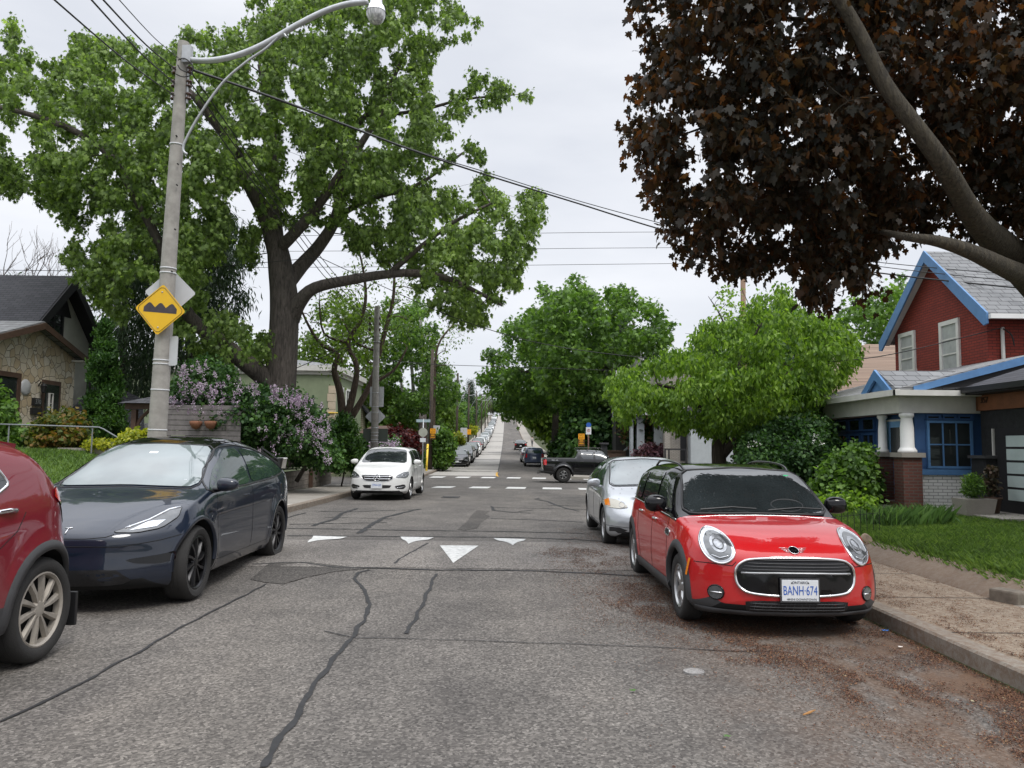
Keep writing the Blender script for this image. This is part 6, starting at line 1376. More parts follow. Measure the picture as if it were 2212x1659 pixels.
def win(site, plane, at, a0, a1, z0, z1, fw, frame, glass, nx=1, nz=1, bar=.03, parent=None, d=1, name='window'):
    """a framed window proud of a wall. plane 'x': wall at x=at, spans Y a0..a1; 'y': wall at y=at, spans X a0..a1; d = outward direction"""
    fr = MB(); gl = MB()
    def bx(m, u0, u1, w0, w1, t0, t1):
        lo, hi = sorted((at + d * t0, at + d * t1))
        m.box(lo, hi, u0, u1, w0, w1) if plane == 'x' else m.box(u0, u1, lo, hi, w0, w1)
    bx(fr, a0, a0 + fw, z0 + fw, z1 - fw, 0, .06); bx(fr, a1 - fw, a1, z0 + fw, z1 - fw, 0, .06); bx(fr, a0, a1, z1 - fw, z1, 0, .062); bx(fr, a0 - .03, a1 + .03, z0, z0 + fw, 0, .085)
    for i in range(1, nx): c = a0 + fw + (a1 - a0 - 2 * fw) * i / nx; bx(fr, c - bar / 2, c + bar / 2, z0 + fw, z1 - fw, 0.02, .045)
    for i in range(1, nz): c = z0 + fw + (z1 - z0 - 2 * fw) * i / nz; bx(fr, a0 + fw, a1 - fw, c - bar / 2, c + bar / 2, 0.02, .047)
    bx(gl, a0 + fw, a1 - fw, z0 + fw, z1 - fw, 0.0, .022)
    f = site.part(name, fr, frame, parent); site.part('pane', gl, glass, f); return f
# ---- red brick gable house with the blue porch
hx = 12.4; ym = YX(2009, 12.1); yr, yl = YX(2146, 12.1), YX(1908, 12.1); hf = (yl - yr) / 2; ym = (ym + (yl + yr) / 2) / 2
za = W(2009, 552, ym).z; ztip = (W(2146, 685, yr).z + W(1908, 745, yl).z) / 2; y0, y1 = ym - hf + .44, ym + hf - .44; ze = ztip + .44 * (za - ztip) / hf; gz = terrain(12.4, 19)
H = Site('brick_house', (hx, y0, gz), 'red brick gabled house with blue trim and a columned blue porch', 'house')
H.part('wall', MB().prism([(hx, y0, gz), (hx, y1, gz), (hx, y1, ze), (hx, ym, za - .12), (hx, y0, ze)], (9, 0, 0)), M['redbrick'])
ov = .25; sl = (za - ze) / (ym - y0)
rf = MB()
for s_ in (-1, 1):
    ye = ym + s_ * (ym - y0 + .42); zz = ze - .42 * sl; rf.prism([(hx - ov, ym, za), (hx - ov, ye, zz), (hx - ov, ye, zz + .10), (hx - ov, ym, za + .12)], (10, 0, 0))
roof = H.part('roof', rf, M['grshing'])
rk = MB()
for s_ in (-1, 1):
    ye = ym + s_ * (ym - y0 + .46); zz = ze - .46 * sl
    rk.prism([(hx - ov - .05, ym, za + .14), (hx - ov - .05, ye, zz + .12), (hx - ov - .05, ye, zz - .16), (hx - ov - .05, ye - s_ * .14, zz - .19), (hx - ov - .05, ym, za - .20)], (.05, 0, 0))
H.part('rake_board', rk, M['blue'], roof)
sf = MB()
for s_ in (-1, 1): sf.prism([(hx - ov, ym, za - .03), (hx - ov, ym + s_ * (ym - y0 + .36), ze - .36 * sl - .03), (hx - ov, ym + s_ * (ym - y0 + .36), ze - .36 * sl - .09), (hx - ov, ym, za - .09)], (ov, 0, 0))
H.part('soffit', sf, M['trimwhite'], roof)
H.part('gutter', MB().box(hx - ov, hx + 9, y0 - .56, y0 - .44, ze - .46 * sl - .04, ze - .46 * sl + .08), M['white'], roof)
for pl, pr, pt, pb in ((1955, 1986, 718, 808), (2045, 2084, 692, 806)):
    Ya, Yb = YX(pr, hx), YX(pl, hx); Yc = (Ya + Yb) / 2; win(H, 'x', hx, Ya - .05, Yb + .05, W(pl, pb, Yc).z, W(pl, pt, Yc).z, .12, M['trimwhite'], M['curtain'], 1, 3, .04, None, -1)
pz = W(2170, 760, 19.3).z
H.part('service_pipe', MB().tube([(12.75, y0 - .06, gz), (12.75, y0 - .06, W(2163, 712, 19.3).z), (12.72, y0 - .12, W(2163, 706, 19.3).z)], .045, 8), M['trimwhite'])
H.part('service_wires', MB().tube(smooth_path([(12.72, y0 - .14, W(2163, 708, 19.3).z), (12.85, y0 - .25, W(2163, 722, 19.3).z), (12.95, y0 - .2, W(2163, 745, 19.3).z)], 5), .018, 5), M['wire'])
# porch
px0, ys_, pe = 9.55, 18.1, W(1990, 852, 17.8).z
pb_ = terrain(px0, 18.5)
H.part('porch_floor', MB().box(px0 - .35, hx - .01, ys_ + .003, y1 + .5, gz - .3, pb_ + .22), M['brownbrick'])
# roof of porch: lean-to from the wall, with gable end to the south
zt_ = W(2005, 808, 22).z
pr_ = MB().prism([(px0 - .5, ys_ - .35, pe + .02), (hx - .01, ys_ - .35, zt_), (hx - .01, ys_ - .35, zt_ + .1), (px0 - .5, ys_ - .35, pe + .12)], (0, y1 + 1.2 - ys_, 0))
proof = H.part('porch_roof', pr_, M['grshingy'])
H.part('porch_rake', MB().prism([(px0 - .1, ys_ - .39, pe + .03), (hx + .1, ys_ - .39, zt_ - .06), (hx + .1, ys_ - .39, zt_ + .13), (px0 - .1, ys_ - .39, pe + .18)], (0, .036, 0)), M['blue'], proof)
H.part('porch_gable_dark', MB().prism([(px0, ys_ - .30, pe + .05), (hx - .02, ys_ - .30, pe + .05), (hx - .02, ys_ - .30, zt_ - .1)], (0, .04, 0)), M['blackwood'], proof)  # black panel stands in for the dark inside of the roof end
H.part('porch_gutter', MB().box(px0 - .60, px0 - .48, ys_ - .5, y1 + .9, pe - .04, pe + .10).box(px0 - .60, hx, ys_ - .52, ys_ - .40, pe - .04, pe + .09), M['trimwhite'], proof)
H.part('porch_frieze', MB().box(px0 - .32, px0 - .06, ys_ - .12, y1 + .4, pe - .42, pe - .02).box(px0 - .06, hx, ys_ - .12, ys_ + .1, pe - .42, pe - .02), M['trimwhite'], proof)
H.part('porch_soffit', MB().box(px0 - .5, hx, ys_ - .42, y1 + .8, pe - .02, pe + .01), M['trimwhite'], proof)
# pediment dormer above the door
dy = (YX(1940, px0 - .4), YX(1881, px0 - .4)); dc = YX(1908, px0 - .4); dz0, dz1 = pe + .1, W(1908, 808, dc).z
d1 = MB().prism([(px0 - .5, dy[0] - .1, dz0), (px0 - .5, dc, dz1), (px0 - .5, dc, dz1 + .09), (px0 - .5, dy[0] - .2, dz0 + .05)], (2.3, 0, 0)).prism([(px0 - .5, dy[1] + .1, dz0), (px0 - .5, dc, dz1), (px0 - .5, dc, dz1 + .09), (px0 - .5, dy[1] + .2, dz0 + .05)], (2.3, 0, 0))
dorm = H.part('porch_pediment', d1, M['grshing'])
H.part('pediment_trim', MB().prism([(px0 - .56, dy[0] - .16, dz0 - .06), (px0 - .56, dc, dz1 + .1), (px0 - .56, dc, dz1 - .15), (px0 - .56, dy[0] + .12, dz0 - .06)], (.06, 0, 0)).prism([(px0 - .56, dy[1] + .16, dz0 - .06), (px0 - .56, dc, dz1 + .1), (px0 - .56, dc, dz1 - .15), (px0 - .56, dy[1] - .12, dz0 - .06)], (.06, 0, 0)), M['blue'], dorm)
H.part('pediment_panel', MB().prism([(px0 - .46, dy[0], dz0 - .04), (px0 - .46, dc, dz1 - .05), (px0 - .46, dy[1], dz0 - .04)], (.03, 0, 0)), M['blue'], dorm)
# columns on brick pedestals
for k, yy in enumerate((18.05, YX(1911, px0 - .1))):
    zp = W(1970, 988, 18.05).z; cx = px0 - .12; h2 = .22 if k == 0 else .2
    H.part('pedestal', MB().box(cx - h2, cx + h2, yy - h2, yy + h2, gz - .3, zp), M['brownbrick'])
    H.part('pedestal_cap', MB().box(cx - h2 - .06, cx + h2 + .06, yy - h2 - .06, yy + h2 + .06, zp + .002, zp + .11), M['conc'])
    H.part('column', MB().lathe([(.001, zp + .112), (.21, zp + .112), (.21, zp + .16), (.18, zp + .20), (.155, zp + .24), (.15, zp + .7), (.125, pe - .56), (.13, pe - .54), (.165, pe - .50), (.165, pe - .43), (.001, pe - .43)] if k == 0 else [(.001, zp + .112), (.14, zp + .112), (.14, zp + .16), (.11, zp + .2), (.10, zp + .7), (.08, pe - .54), (.12, pe - .5), (.12, pe - .43), (.001, pe - .43)], (cx, yy, 0), 'z', 20), M['white'], None, True)
# south window wall
wz0, wz1 = W(2040, 1012, 18.1).z, W(2040, 925, 18.1).z
H.part('white_brick_wall', MB().box(px0 + .1, hx - .02, ys_, ys_ + .2, gz - .2, wz0 - .16), M['whitebrick'])
H.part('window_wall', MB().box(px0 + .1, hx - .02, ys_ + .02, ys_ + .18, wz0 - .158, pe - .42), M['bluedark'])
H.part('window_ledge', MB().box(px0 + .08, hx - .03, ys_ - .06, ys_ + .018, wz0 - .15, wz0 - .02), M['blue'])
win(H, 'y', ys_ + .02, 9.92, 11.0, wz0, W(2040, 918, 18.1).z + .1, .055, M['blue'], M['winglass'], 3, 2, .03, None, -1)
for a, c_ in ((9.92, 10.25), (10.3, 10.62), (10.67, 11.0)): win(H, 'y', ys_ + .02, a, c_, W(2040, 916, 18.1).z + .1, pe - .46, .035, M['bluedark'], M['winglass'], 1, 1, .03, None, -1, 'transom')
# street front of the porch: door and glazed wall
H.part('front_wall', MB().box(px0 + .1, px0 + .2, ys_ + .2, y1 + .3, pb_ + .22, pe - .42), M['bluedark'])
dY0, dY1 = YX(1952, px0 + .1), YX(1924, px0 + .1)
dz_ = pb_ + .23; dtop = W(1937, 910, 18.8).z
door = H.part('door', MB().box(px0 + .04, px0 + .098, dY0 - .25, dY1, dz_, dtop), plain('light_blue_door', (.17, .34, .56), .5))
H.part('door_pane', MB().box(px0 + .03, px0 + .0385, dY0 - .05, dY1 - .2, dz_ + 1.05, dtop - .15), M['winglass'], door)
for k in range(4): H.part('door_panel', MB().box(px0 + .028, px0 + .0385, dY0 - .12, dY1 - .14, dz_ + .12 + k * .21, dz_ + .28 + k * .21), M['bluedark'], door)
H.part('door_trim', MB().box(px0 + .03, px0 + .10, dY1 + .003, dY1 + .06, dz_, dtop + .05).box(px0 + .03, px0 + .099, dY0 - .32, dY1 + .002, dtop + .003, dtop + .05), M['trimwhite'], door)
H.part('door_handle', MB().tube([(px0 + .0, dY1 - .07, dz_ + .95), (px0 + .0, dY1 - .07, dz_ + 1.05)], .02, 6), M['black'], door)
tn_ = text_obj('house_number', '359', .13, M['black'], door, tuple(Vector((px0 + .02, YX(1943, px0), W(1943, 1021, 18.7).z)) - H.b), (rad(90), 0, rad(-90)))
yy = dY1 + .7
for k in range(5): win(H, 'x', px0 + .1, yy, yy + .72, W(1880, 985, 20).z, pe - .85, .06, M['bluedark'], M['winglass'], 2, 2, .03, None, -1); win(H, 'x', px0 + .1, yy, yy + .72, pe - .80, pe - .46, .04, M['bluedark'], M['winglass'], 1, 1, .03, None, -1, 'transom'); yy += .80
H.part('step', MB().box(px0 - .6, px0 - .36, 18.35, 19.3, gz - .2, pb_ + .12), M['conc'])
# ---- neighbour beyond with the tan roof
tx = 10.3; te = W(1830, 880, 27).z; tt = W(1900, 768, 30).z
N = Site('bungalow', (tx, 26.2, terrain(tx, 27)), 'low house with tan hipped shingle roof beyond the blue porch', 'house')
N.part('wall', MB().box(tx, tx + 8, 26.4, 33, terrain(tx, 28), te), M['whitestucco'])
N.part('roof', MB().add([(tx - .5, 26.0, te), (tx + 8.4, 26.0, te), (tx + 8.4, 33.4, te), (tx - .5, 33.4, te), (tx + 3.2, 28.6, tt + .25), (tx + 8.0, 28.6, tt + .25), (tx + 8, 30.8, tt + .25), (tx + 3.2, 30.8, tt + .25), (tx - .5, 26.0, te - .14), (tx + 8.4, 26, te - .14), (tx + 8.4, 33.4, te - .14), (tx - .5, 33.4, te - .14)], [(0, 1, 5, 4), (1, 2, 6, 5), (2, 3, 7, 6), (3, 0, 4, 7), (4, 5, 6, 7), (8, 9, 1, 0), (9, 10, 2, 1), (10, 11, 3, 2), (11, 8, 0, 3), (11, 10, 9, 8)]), M['tanshing'])
win(N, 'x', tx, 27.2, 28.6, te - 1.5, te - .4, .08, M['white'], M['winglass'], 2, 1, .04, None, -1)
# ---- black house at the right edge
bx_ = 11.0; bz = terrain(11, 16); be = W(2090, 842, 17.9).z
B = Site('black_house', (bx_, 14, bz), 'black house with brown fascia at the right edge of the picture', 'house')
B.part('wall', MB().box(bx_, bx_ + 7, 9.5, 17.75, bz - .2, be - .30), M['blackstone'])
B.part('fascia', MB().box(bx_ - .06, bx_ + .001, 9.5, 17.78, be - .50, be - .06).box(bx_ - .06, bx_ + 5, 17.752, 17.81, be - .5, be - .06), M['copper'])
B.part('roof', MB().add([(bx_ - .45, 9, be), (bx_ - .45, 18.05, be), (bx_ + 7.4, 18.05, be), (bx_ + 7.4, 9, be), (bx_ + 2.8, 12, be + 1.35), (bx_ + 2.8, 15.2, be + 1.35), (bx_ + 4.4, 15.2, be + 1.35), (bx_ + 4.4, 12, be + 1.35), (bx_ - .45, 9, be - .1), (bx_ - .45, 18.05, be - .1), (bx_ + 7.4, 18.05, be - .1), (bx_ + 7.4, 9, be - .1)], [(1, 0, 4, 5), (2, 1, 5, 6), (3, 2, 6, 7), (0, 3, 7, 4), (7, 6, 5, 4), (0, 1, 9, 8), (1, 2, 10, 9), (2, 3, 11, 10), (3, 0, 8, 11), (8, 9, 10, 11)]), M['dkshingy'])
B.part('gutter', MB().box(bx_ - .55, bx_ - .452, 9, 18.1, be - .11, be + .015), M['black'])
B.part('soffit', MB().box(bx_ - .44, bx_ + 1, 9.1, 18.0, be - .15, be - .102), M['blackwood'])
tf = text_obj('house_number', '357', .19, plain('dark_number', (.05, .025, .015), .6), B.r, tuple(Vector((bx_ - .075, YX(2140, bx_), be - .27)) - B.b), (rad(90), 0, rad(-90)), .01)
B.part('stone_pillar', MB().box(bx_ - .26, bx_ + .2, 17.2, 17.745, bz - .2, W(2100, 990, 17.6).z), M['blackstone'])
B.part('pillar_cap', MB().box(bx_ - .34, bx_ + .2, 17.12, 17.748, W(2100, 990, 17.6).z + .002, W(2100, 990, 17.6).z + .07), M['clad'])
gy0, gy1 = YX(2212, bx_) - .9, YX(2160, bx_)
dr = B.part('door', MB().box(bx_ - .04, bx_ - .001, gy0, gy1, bz + .02, W(2180, 925, 16.8).z), M['blackwood'])
B.part('door_edge', MB().box(bx_ - .05, bx_ - .002, YX(2153, bx_), YX(2153, bx_) + .03, bz + .02, W(2180, 925, 16.8).z), M['trimwhite'], dr)
zz0, zz1 = bz + .35, W(2195, 938, 16.5).z
for k in range(5):
    a = zz0 + (zz1 - zz0) * k / 5; B.part('door_pane', MB().box(bx_ - .05, bx_ - .041, YX(2210, bx_) - .45, YX(2182, bx_), a + .02, a + (zz1 - zz0) / 5 - .03), M['frost'], dr)
B.part('doorstep', MB().box(bx_ - 1.2, bx_ - .002, 15.2, 17.2, bz - .1, bz + .10), M['conc'])
# planters
c = W(2105, 1115, 16.4); cx, cy = c.x, 16.4; cz = terrain(cx, cy)
P_ = Site('planter', (cx, cy, cz), 'tapered pale concrete planter holding a round clipped shrub', 'planter')
P_.part('box', MB().add([(cx - .27, cy - .2, cz), (cx + .27, cy - .2, cz), (cx + .27, cy + .2, cz), (cx - .27, cy + .2, cz), (cx - .34, cy - .26, cz + .42), (cx + .34, cy - .26, cz + .42), (cx + .34, cy + .26, cz + .42), (cx - .34, cy + .26, cz + .42)], [(3, 2, 1, 0), (4, 5, 6, 7), (0, 1, 5, 4), (1, 2, 6, 5), (2, 3, 7, 6), (3, 0, 4, 7)]), M['conc'])
r = np.random.default_rng(8); Pp, nr, tp, s_, tw_ = sprinkle([(0, 0, .66)], [.24], 130, 9, .03, .07, r, -.2, 1., .35); tag(leaf_mesh('boxwood', Pp, nr, tp, s_, 'spray', M['lfmid']), 'round clipped green shrub growing in the pale planter', 'shrub').location = (cx, cy, cz)
c = W(2143, 1110, 16.6); cx, cy = c.x, 16.6; cz = terrain(cx, cy) + .1
P2 = Site('flower_pot', (cx, cy, cz), 'round brown pot with a brownish leafy plant by the black doorway', 'plant pot'); P2.part('pot', MB().lathe([(.001, 0), (.14, 0), (.19, .30), (.21, .30), (.21, .34), (.17, .34), (.16, .28), (.001, .28)], (cx, cy, cz), 'z', 20), M['brownwood'], None, True)
Pp, nr, tp, s_, tw_ = sprinkle([(0, 0, .5), (0, 0, .7), (.03, 0, .9)], [.16, .14, .09], 22, 5, .03, .10, r, .3); leaf_mesh('foliage', Pp, nr, tp, s_, 'round', leaf_mat('bronze_leaf', [(.05, .05, .03), (.09, .06, .04), (.14, .09, .06)], .2), P2.r)
# small wire border fence and two stones at the lawn corner
fn = MB()
fx = [W(p, 1125, 10.9).x for p in (1800, 1835, 1870)]
x_, y_ = fx[0] + .3, 11.6
for k in range(9):
    x = 5.1 + k * .1; z = terrain(x, 12.2); fn.tube([(x, 12.2, z), (x, 12.2, z + .42)], .005, 5)
    fn.tube([(x + .04, 12.2, z + .3), (x + .07, 12.2, z + .36), (x + .10, 12.2, z + .3), (x + .07, 12.2, z + .26)], .003, 4)
fn.tube([(5.1, 12.2, terrain(5.2, 12.2) + .36), (5.9, 12.2, terrain(5.9, 12.2) + .36)], .004, 5)
tag(fn.build('border_fence', M['black']), 'low black wire garden fence with scrolls beside the red car mirror', 'garden fence')
for i, (x, y, s_) in enumerate(((5.22, 11.2, .10), (5.25, 12.0, .07))):
    bm = bmesh.new(); bmesh.ops.create_icosphere(bm, subdivisions=3, radius=s_)
    for v_ in bm.verts: v_.co *= 1 + .35 * noise.noise(v_.co * 9 + Vector((i, 0, 0))); v_.co.z *= 1.3
    me = bpy.data.meshes.new('garden_stone'); bm.to_mesh(me); bm.free(); me.materials.append(plain('tan_stone', (.32, .24, .17), .9, var=.3, sc=14, bump=.6)); o = bpy.data.objects.new('garden_stone', me); link(o); o.location = (x, y, terrain(x, y) + s_ * .8); tag(o, ('pointed tan stone on the lawn edge nearest the red car headlight', 'smaller tan stone behind it beside the wire fence')[i], 'stone')
for i, (x, y) in enumerate(((5.0, 7.72), (5.22, 7.55))):
    o = box_obj('edging_stone', -.09, .09, -.15, .15, -.05, .10, plain('edging_granite', (.17, .145, .115), .9, var=.3, sc=14, bump=.8), None, .02); o.location = (x, y, .15); o.rotation_euler = (0, 0, .1 * i + .4); tag(o, ('grey edging block at the lawn corner, farther one', 'grey edging block at the lawn corner, nearer one')[i], 'stone')
# ---- LEFT: stone-fronted bungalow
sx_ = -16.2
def YL(px): return YX(px, sx_)
sy0, sy1, sym = YL(-55), YL(161), YL(64); sze = W(161, 776, sy1).z; sza = W(64, 703, sym).z; sb = terrain(sx_, 25) 
S = Site('stone_house', (sx_, sy0, sb), 'bungalow with crazy-paved tan stone gable and brown trim on the left', 'house')
S.part('wall', MB().prism([(sx_, sy0, sb - .5), (sx_, sy1, sb - .5), (sx_, sy1, sze), (sx_, sym, sza), (sx_, sy0, sze)], (-8, 0, 0)), M['flag'])
rr_ = MB(); tr_ = MB()
for s2 in (-1, 1):
    ye = sym + s2 * (sy1 - sym + .35); sl2 = (sza - sze) / (sy1 - sym); zz = sze - .35 * sl2
    rr_.prism([(sx_ + .4, sym, sza + .02), (sx_ + .4, ye, zz + .02), (sx_ + .4, ye, zz + .13), (sx_ + .4, sym, sza + .15)], (-8.8, 0, 0))
    tr_.prism([(sx_ + .41, sym, sza + .10), (sx_ + .41, ye, zz + .08), (sx_ + .41, ye, zz - .12), (sx_ + .41, sym, sza - .12)], (.05, 0, 0))
sr = S.part('roof', rr_, M['grshing']); S.part('rake_board', tr_, M['brownwood'], sr)
S.part('soffit', MB().box(sx_ + .003, sx_ + .4, sy1 - .25, sy1 + .25, sze - .12, sze - .06), M['trimwhite'], sr)
win(S, 'x', sx_, YL(-45), YL(44), W(20, 925, 25).z, W(20, 803, 25).z, .16, M['brownwood'], M['winglass'], 1, 2, .05, None, 1)
dd = S.part('door', MB().box(sx_, sx_ + .05, YL(92), YL(131), sb - .1, W(110, 823, 27.5).z), M['brownwood'])
S.part('door_pane', MB().box(sx_ + .051, sx_ + .06, YL(97), YL(127), sb + .5, W(110, 832, 27.5).z), M['winglass'], dd)
win(S, 'x', sx_ + .06, YL(104), YL(112), sb + .6, W(110, 850, 27.5).z, .03, M['trimwhite'], M['winglass'], 1, 3, .02, dd, 1, 'door_lights')
for (a, c_, t_, b__), nm, m_ in (((72, 88, 861, 877), 'number_plaque', M['black']), ((70, 90, 882, 896), 'mailbox', M['black'])):
    S.part(nm, MB().box(sx_ + .003, sx_ + .10, YL(a), YL(c_), W(80, b__, 26.8).z, W(80, t_, 26.8).z), m_)
tq = text_obj('house_number', '370', .22, M['steel'], S.r, tuple(Vector((sx_ + .11, YL(80), W(80, 869, 26.8).z)) - S.b), (rad(90), 0, rad(90)))
S.part('wall_medallion', MB().lathe([(.001, .06), (.2, .05), (.27, .02), (.28, 0)], (sx_ + .003, YL(57), W(57, 837, 26).z), 'x', 20), M['signback'], None, True)
lz = W(84, 842, 26.9).z; lamp = S.part('wall_lantern', MB().lathe([(.001, lz + .22), (.05, lz + .2), (.12, lz + .12), (.10, lz + .11), (.07, lz - .1), (.001, lz - .14)], (sx_ + .2, YL(84), 0), 'z', 10).tube([(sx_, YL(84), lz + .1), (sx_ + .1, YL(84), lz + .26), (sx_ + .2, YL(84), lz + .22)], .02, 6), M['black'])
# porch deck railing
dk = Site('deck_railing', (-15.3, 28.5, terrain(-15.3, 28.5)), 'black deck railing right of the stone house door', 'railing')
mb = MB(); ra, rb = W(150, 905, 26).x, W(192, 905, 26).x; z0_, z1_ = W(170, 946, 26).z, W(170, 905, 26).z
mb.box(ra, rb, 25.98, 26.04, z1_ - .06, z1_).box(ra, rb, 25.98, 26.04, z0_, z0_ + .05)
k = ra
while k < rb: mb.box(k, k + .03, 26.0, 26.03, z0_, z1_ - .06); k += .12
for x in (ra, rb): mb.box(x - .06, x + .06, 25.95, 26.07, z0_ - .6, z1_ + .08)
dk.part('rails', mb, M['blackwood'])
S.part('porch_side', MB().box(W(148, 900, 29.5).x, W(212, 900, 29.5).x, 29.5, 29.7, sb - .6, W(180, 888, 29.5).z), M['whitestucco'])
# ---- black-timbered gable house behind
gx_ = -18.4
def YG(px): return YX(px, gx_)
ga, gb_, gm = YG(48), YG(188), YG(122); gze = W(186, 738, gb_).z; gza = W(122, 606, gm).z; gbz = terrain(gx_, 30)
G_ = Site('gable_house', (gx_, ga, gbz), 'white stucco gabled house with black timber trim behind the stone bungalow', 'house')
G_.part('wall', MB().prism([(gx_, ga, gbz - .5), (gx_, gb_, gbz - .5), (gx_, gb_, gze), (gx_, gm, gza), (gx_, ga, gze)], (-9, 0, 0)), M['whitestucco'])
r1, r2 = MB(), MB(); sl3 = (gza - gze) / (gb_ - gm)
for s2 in (-1, 1):
    ye = gm + s2 * (gb_ - gm + .3); zz = gze - .3 * sl3
    r1.prism([(gx_ + .55, gm, gza + .02), (gx_ + .55, ye, zz + .02), (gx_ + .55, ye, zz + .16), (gx_ + .55, gm, gza + .2)], (-10, 0, 0))
    r2.prism([(gx_ + .56, gm, gza + .16), (gx_ + .56, ye, zz + .14), (gx_ + .56, ye, zz - .26), (gx_ + .56, gm, gza - .36)], (.06, 0, 0)).prism([(gx_ + .003, gm, gza + .01), (gx_ + .003, ye, zz), (gx_ + .003, ye, zz - .1), (gx_ + .003, gm, gza - .1)], (.55, 0, 0))
gr_ = G_.part('roof', r1, M['dkshing']); G_.part('rake_board', r2, M['blackwood'], gr_)
win(G_, 'x', gx_, YG(88), YG(129), W(108, 732, 29.8).z, W(108, 645, 29.8).z, .14, M['blackwood'], M['winglass'], 2, 2, .10, None, 1)
G_.part('timber_peak', MB().prism([(gx_ + .003, gm - .75, gza - 1.45), (gx_ + .003, gm + .75, gza - 1.45), (gx_ + .003, gm, gza - .1)], (.05, 0, 0)), M['blackwood'])
G_.part('downpipe', MB().tube([(gx_ + .3, gb_ + .1, gze - .2), (gx_ + .1, gb_ + .1, gze - .5), (gx_ + .1, gb_ + .1, gbz)], .06, 8), M['black'])
# lean-to roofs
Q_ = Site('garden_shed', (W(220, 950, 31).x, 31, terrain(-16, 31)), 'low black-roofed shed between the stone house and the cedar', 'shed')
xa, xb = W(146, 850, 31).x, W(300, 850, 31).x
Q_.part('wall', MB().box(xa, xb, 31.2, 34, terrain(-16, 31) - .5, W(220, 912, 31).z), M['whitestucco'])
Q_.part('roof', MB().add([(xa, 30.8, W(146, 900, 31).z), (xb + .4, 30.8, W(300, 930, 31).z), (xb - 1., 33.5, W(240, 860, 33).z), (xa, 33.5, W(146, 815, 33).z), (xa, 30.8, W(146, 900, 31).z - .14), (xb + .4, 30.8, W(300, 930, 31).z - .14), (xb - 1, 33.5, W(240, 860, 33).z - .14), (xa, 33.5, W(146, 815, 33).z - .14)], [(0, 1, 2, 3), (7, 6, 5, 4), (0, 4, 5, 1), (1, 5, 6, 2), (2, 6, 7, 3), (3, 7, 4, 0)]), M['dkshing'])
# pergola gate
g0, g1 = W(283, 900, 23).x, W(338, 900, 23).x
PG = Site('pergola', (g0, 23, terrain(g0, 23)), 'brown timber gateway with hipped roof left of the concrete pole', 'pergola')
[PG.part('post', MB().box(q, q + .14, 22.9, 23.05, terrain(g0, 23) - .1, W(300, 885, 23).z), M['brownwood']) for q in (g0 + .05, g1 + .3)]
PG.part('beam', MB().box(g0 - .12, g1 + .6, 22.85, 23.1, W(300, 884, 23).z + .002, W(300, 872, 23).z), M['brownwood'])
PG.part('brace', MB().tube(smooth_path([(g0 + .2, 22.97, W(300, 925, 23).z), (g0 + .3, 22.97, W(300, 905, 23).z), (g0 + .55, 22.97, W(300, 886, 23).z)], 4), .05, 6), M['brownwood'])
PG.part('roof', MB().add([(g0 - .2, 22.6, W(300, 872, 23).z + .002), (g1 + .8, 22.6, W(300, 872, 23).z + .002), (g1 + .8, 24.2, W(300, 872, 23).z + .002), (g0 - .2, 24.2, W(300, 872, 23).z + .002), (g0 + .7, 23.4, W(300, 858, 23).z + .1), (g1 + .1, 23.4, W(300, 858, 23).z + .1)], [(0, 1, 5, 4), (1, 2, 5), (2, 3, 4, 5), (3, 0, 4), (3, 2, 1, 0)]), M['dkshing'])
# grey slat fence with two hanging pots
f0, f1 = W(352, 920, 22.6).x, W(520, 920, 22.6).x
FE = Site('slat_fence', (f0, 22.6, terrain(f0, 22.6)), 'weathered grey horizontal board fence left of the lilac', 'fence')
mb = MB(); z = W(400, 955, 22.6).z - .4
while z < W(400, 878, 22.6).z: mb.box(f0, f1, 22.6, 22.63, z, z + .135); z += .15
FE.part('boards', mb, plain('grey_fence_board', (.17, .155, .15), .85, var=.25, sc=5)); [FE.part('post', MB().box(q, q + .1, 22.632, 22.73, .1, z), M['brownwood']) for q in (f0, f1 - 1, (f0 + f1) / 2)]
for i, px in enumerate((423, 455)):
    q = W(px, 916, 22.45); tag(MB().lathe([(.001, -.16), (.10, -.12), (.17, 0), (.18, .08), (.12, .09), (.08, .04), (.001, .04)], tuple(q), 'z', 16).build('wall_pot', plain('terracotta', (.20, .085, .045), .85), None, True), ('terracotta wall pot on the slat fence, left one', 'terracotta wall pot on the slat fence, right one')[i], 'plant pot')
# pipe railing
M['railgrey'] = plain('rail_grey', (.17, .18, .19), .5)
PR_ = Site('pipe_railing', (W(200, 960, 20).x, 20, terrain(-11, 20)), 'grey steel pipe handrail on the left lawn', 'railing')
pts = [W(-60, 915, 19.6), W(60, 918, 20), W(214, 923, 20), W(224, 927, 20), W(262, 950, 19.6)]
PR_.part('handrail', MB().tube(pts, .019, 8), M['railgrey'], None, True)
PR_.part('post', MB().tube([W(200, 925, 20), Vector((W(200, 925, 20).x, 20, terrain(-11, 20) - .1))], .018, 8), M['railgrey'])
PR_.part('post', MB().tube([W(20, 917, 19.9), Vector((W(20, 917, 19.9).x, 19.9, terrain(-13, 20) - .1))], .018, 8), M['railgrey'])
PR_.part('kerb_stone', MB().box(W(130, 960, 20.4).x, W(262, 960, 20.4).x, 20.3, 20.5, W(200, 982, 20.4).z, W(200, 968, 20.4).z), M['conc'])
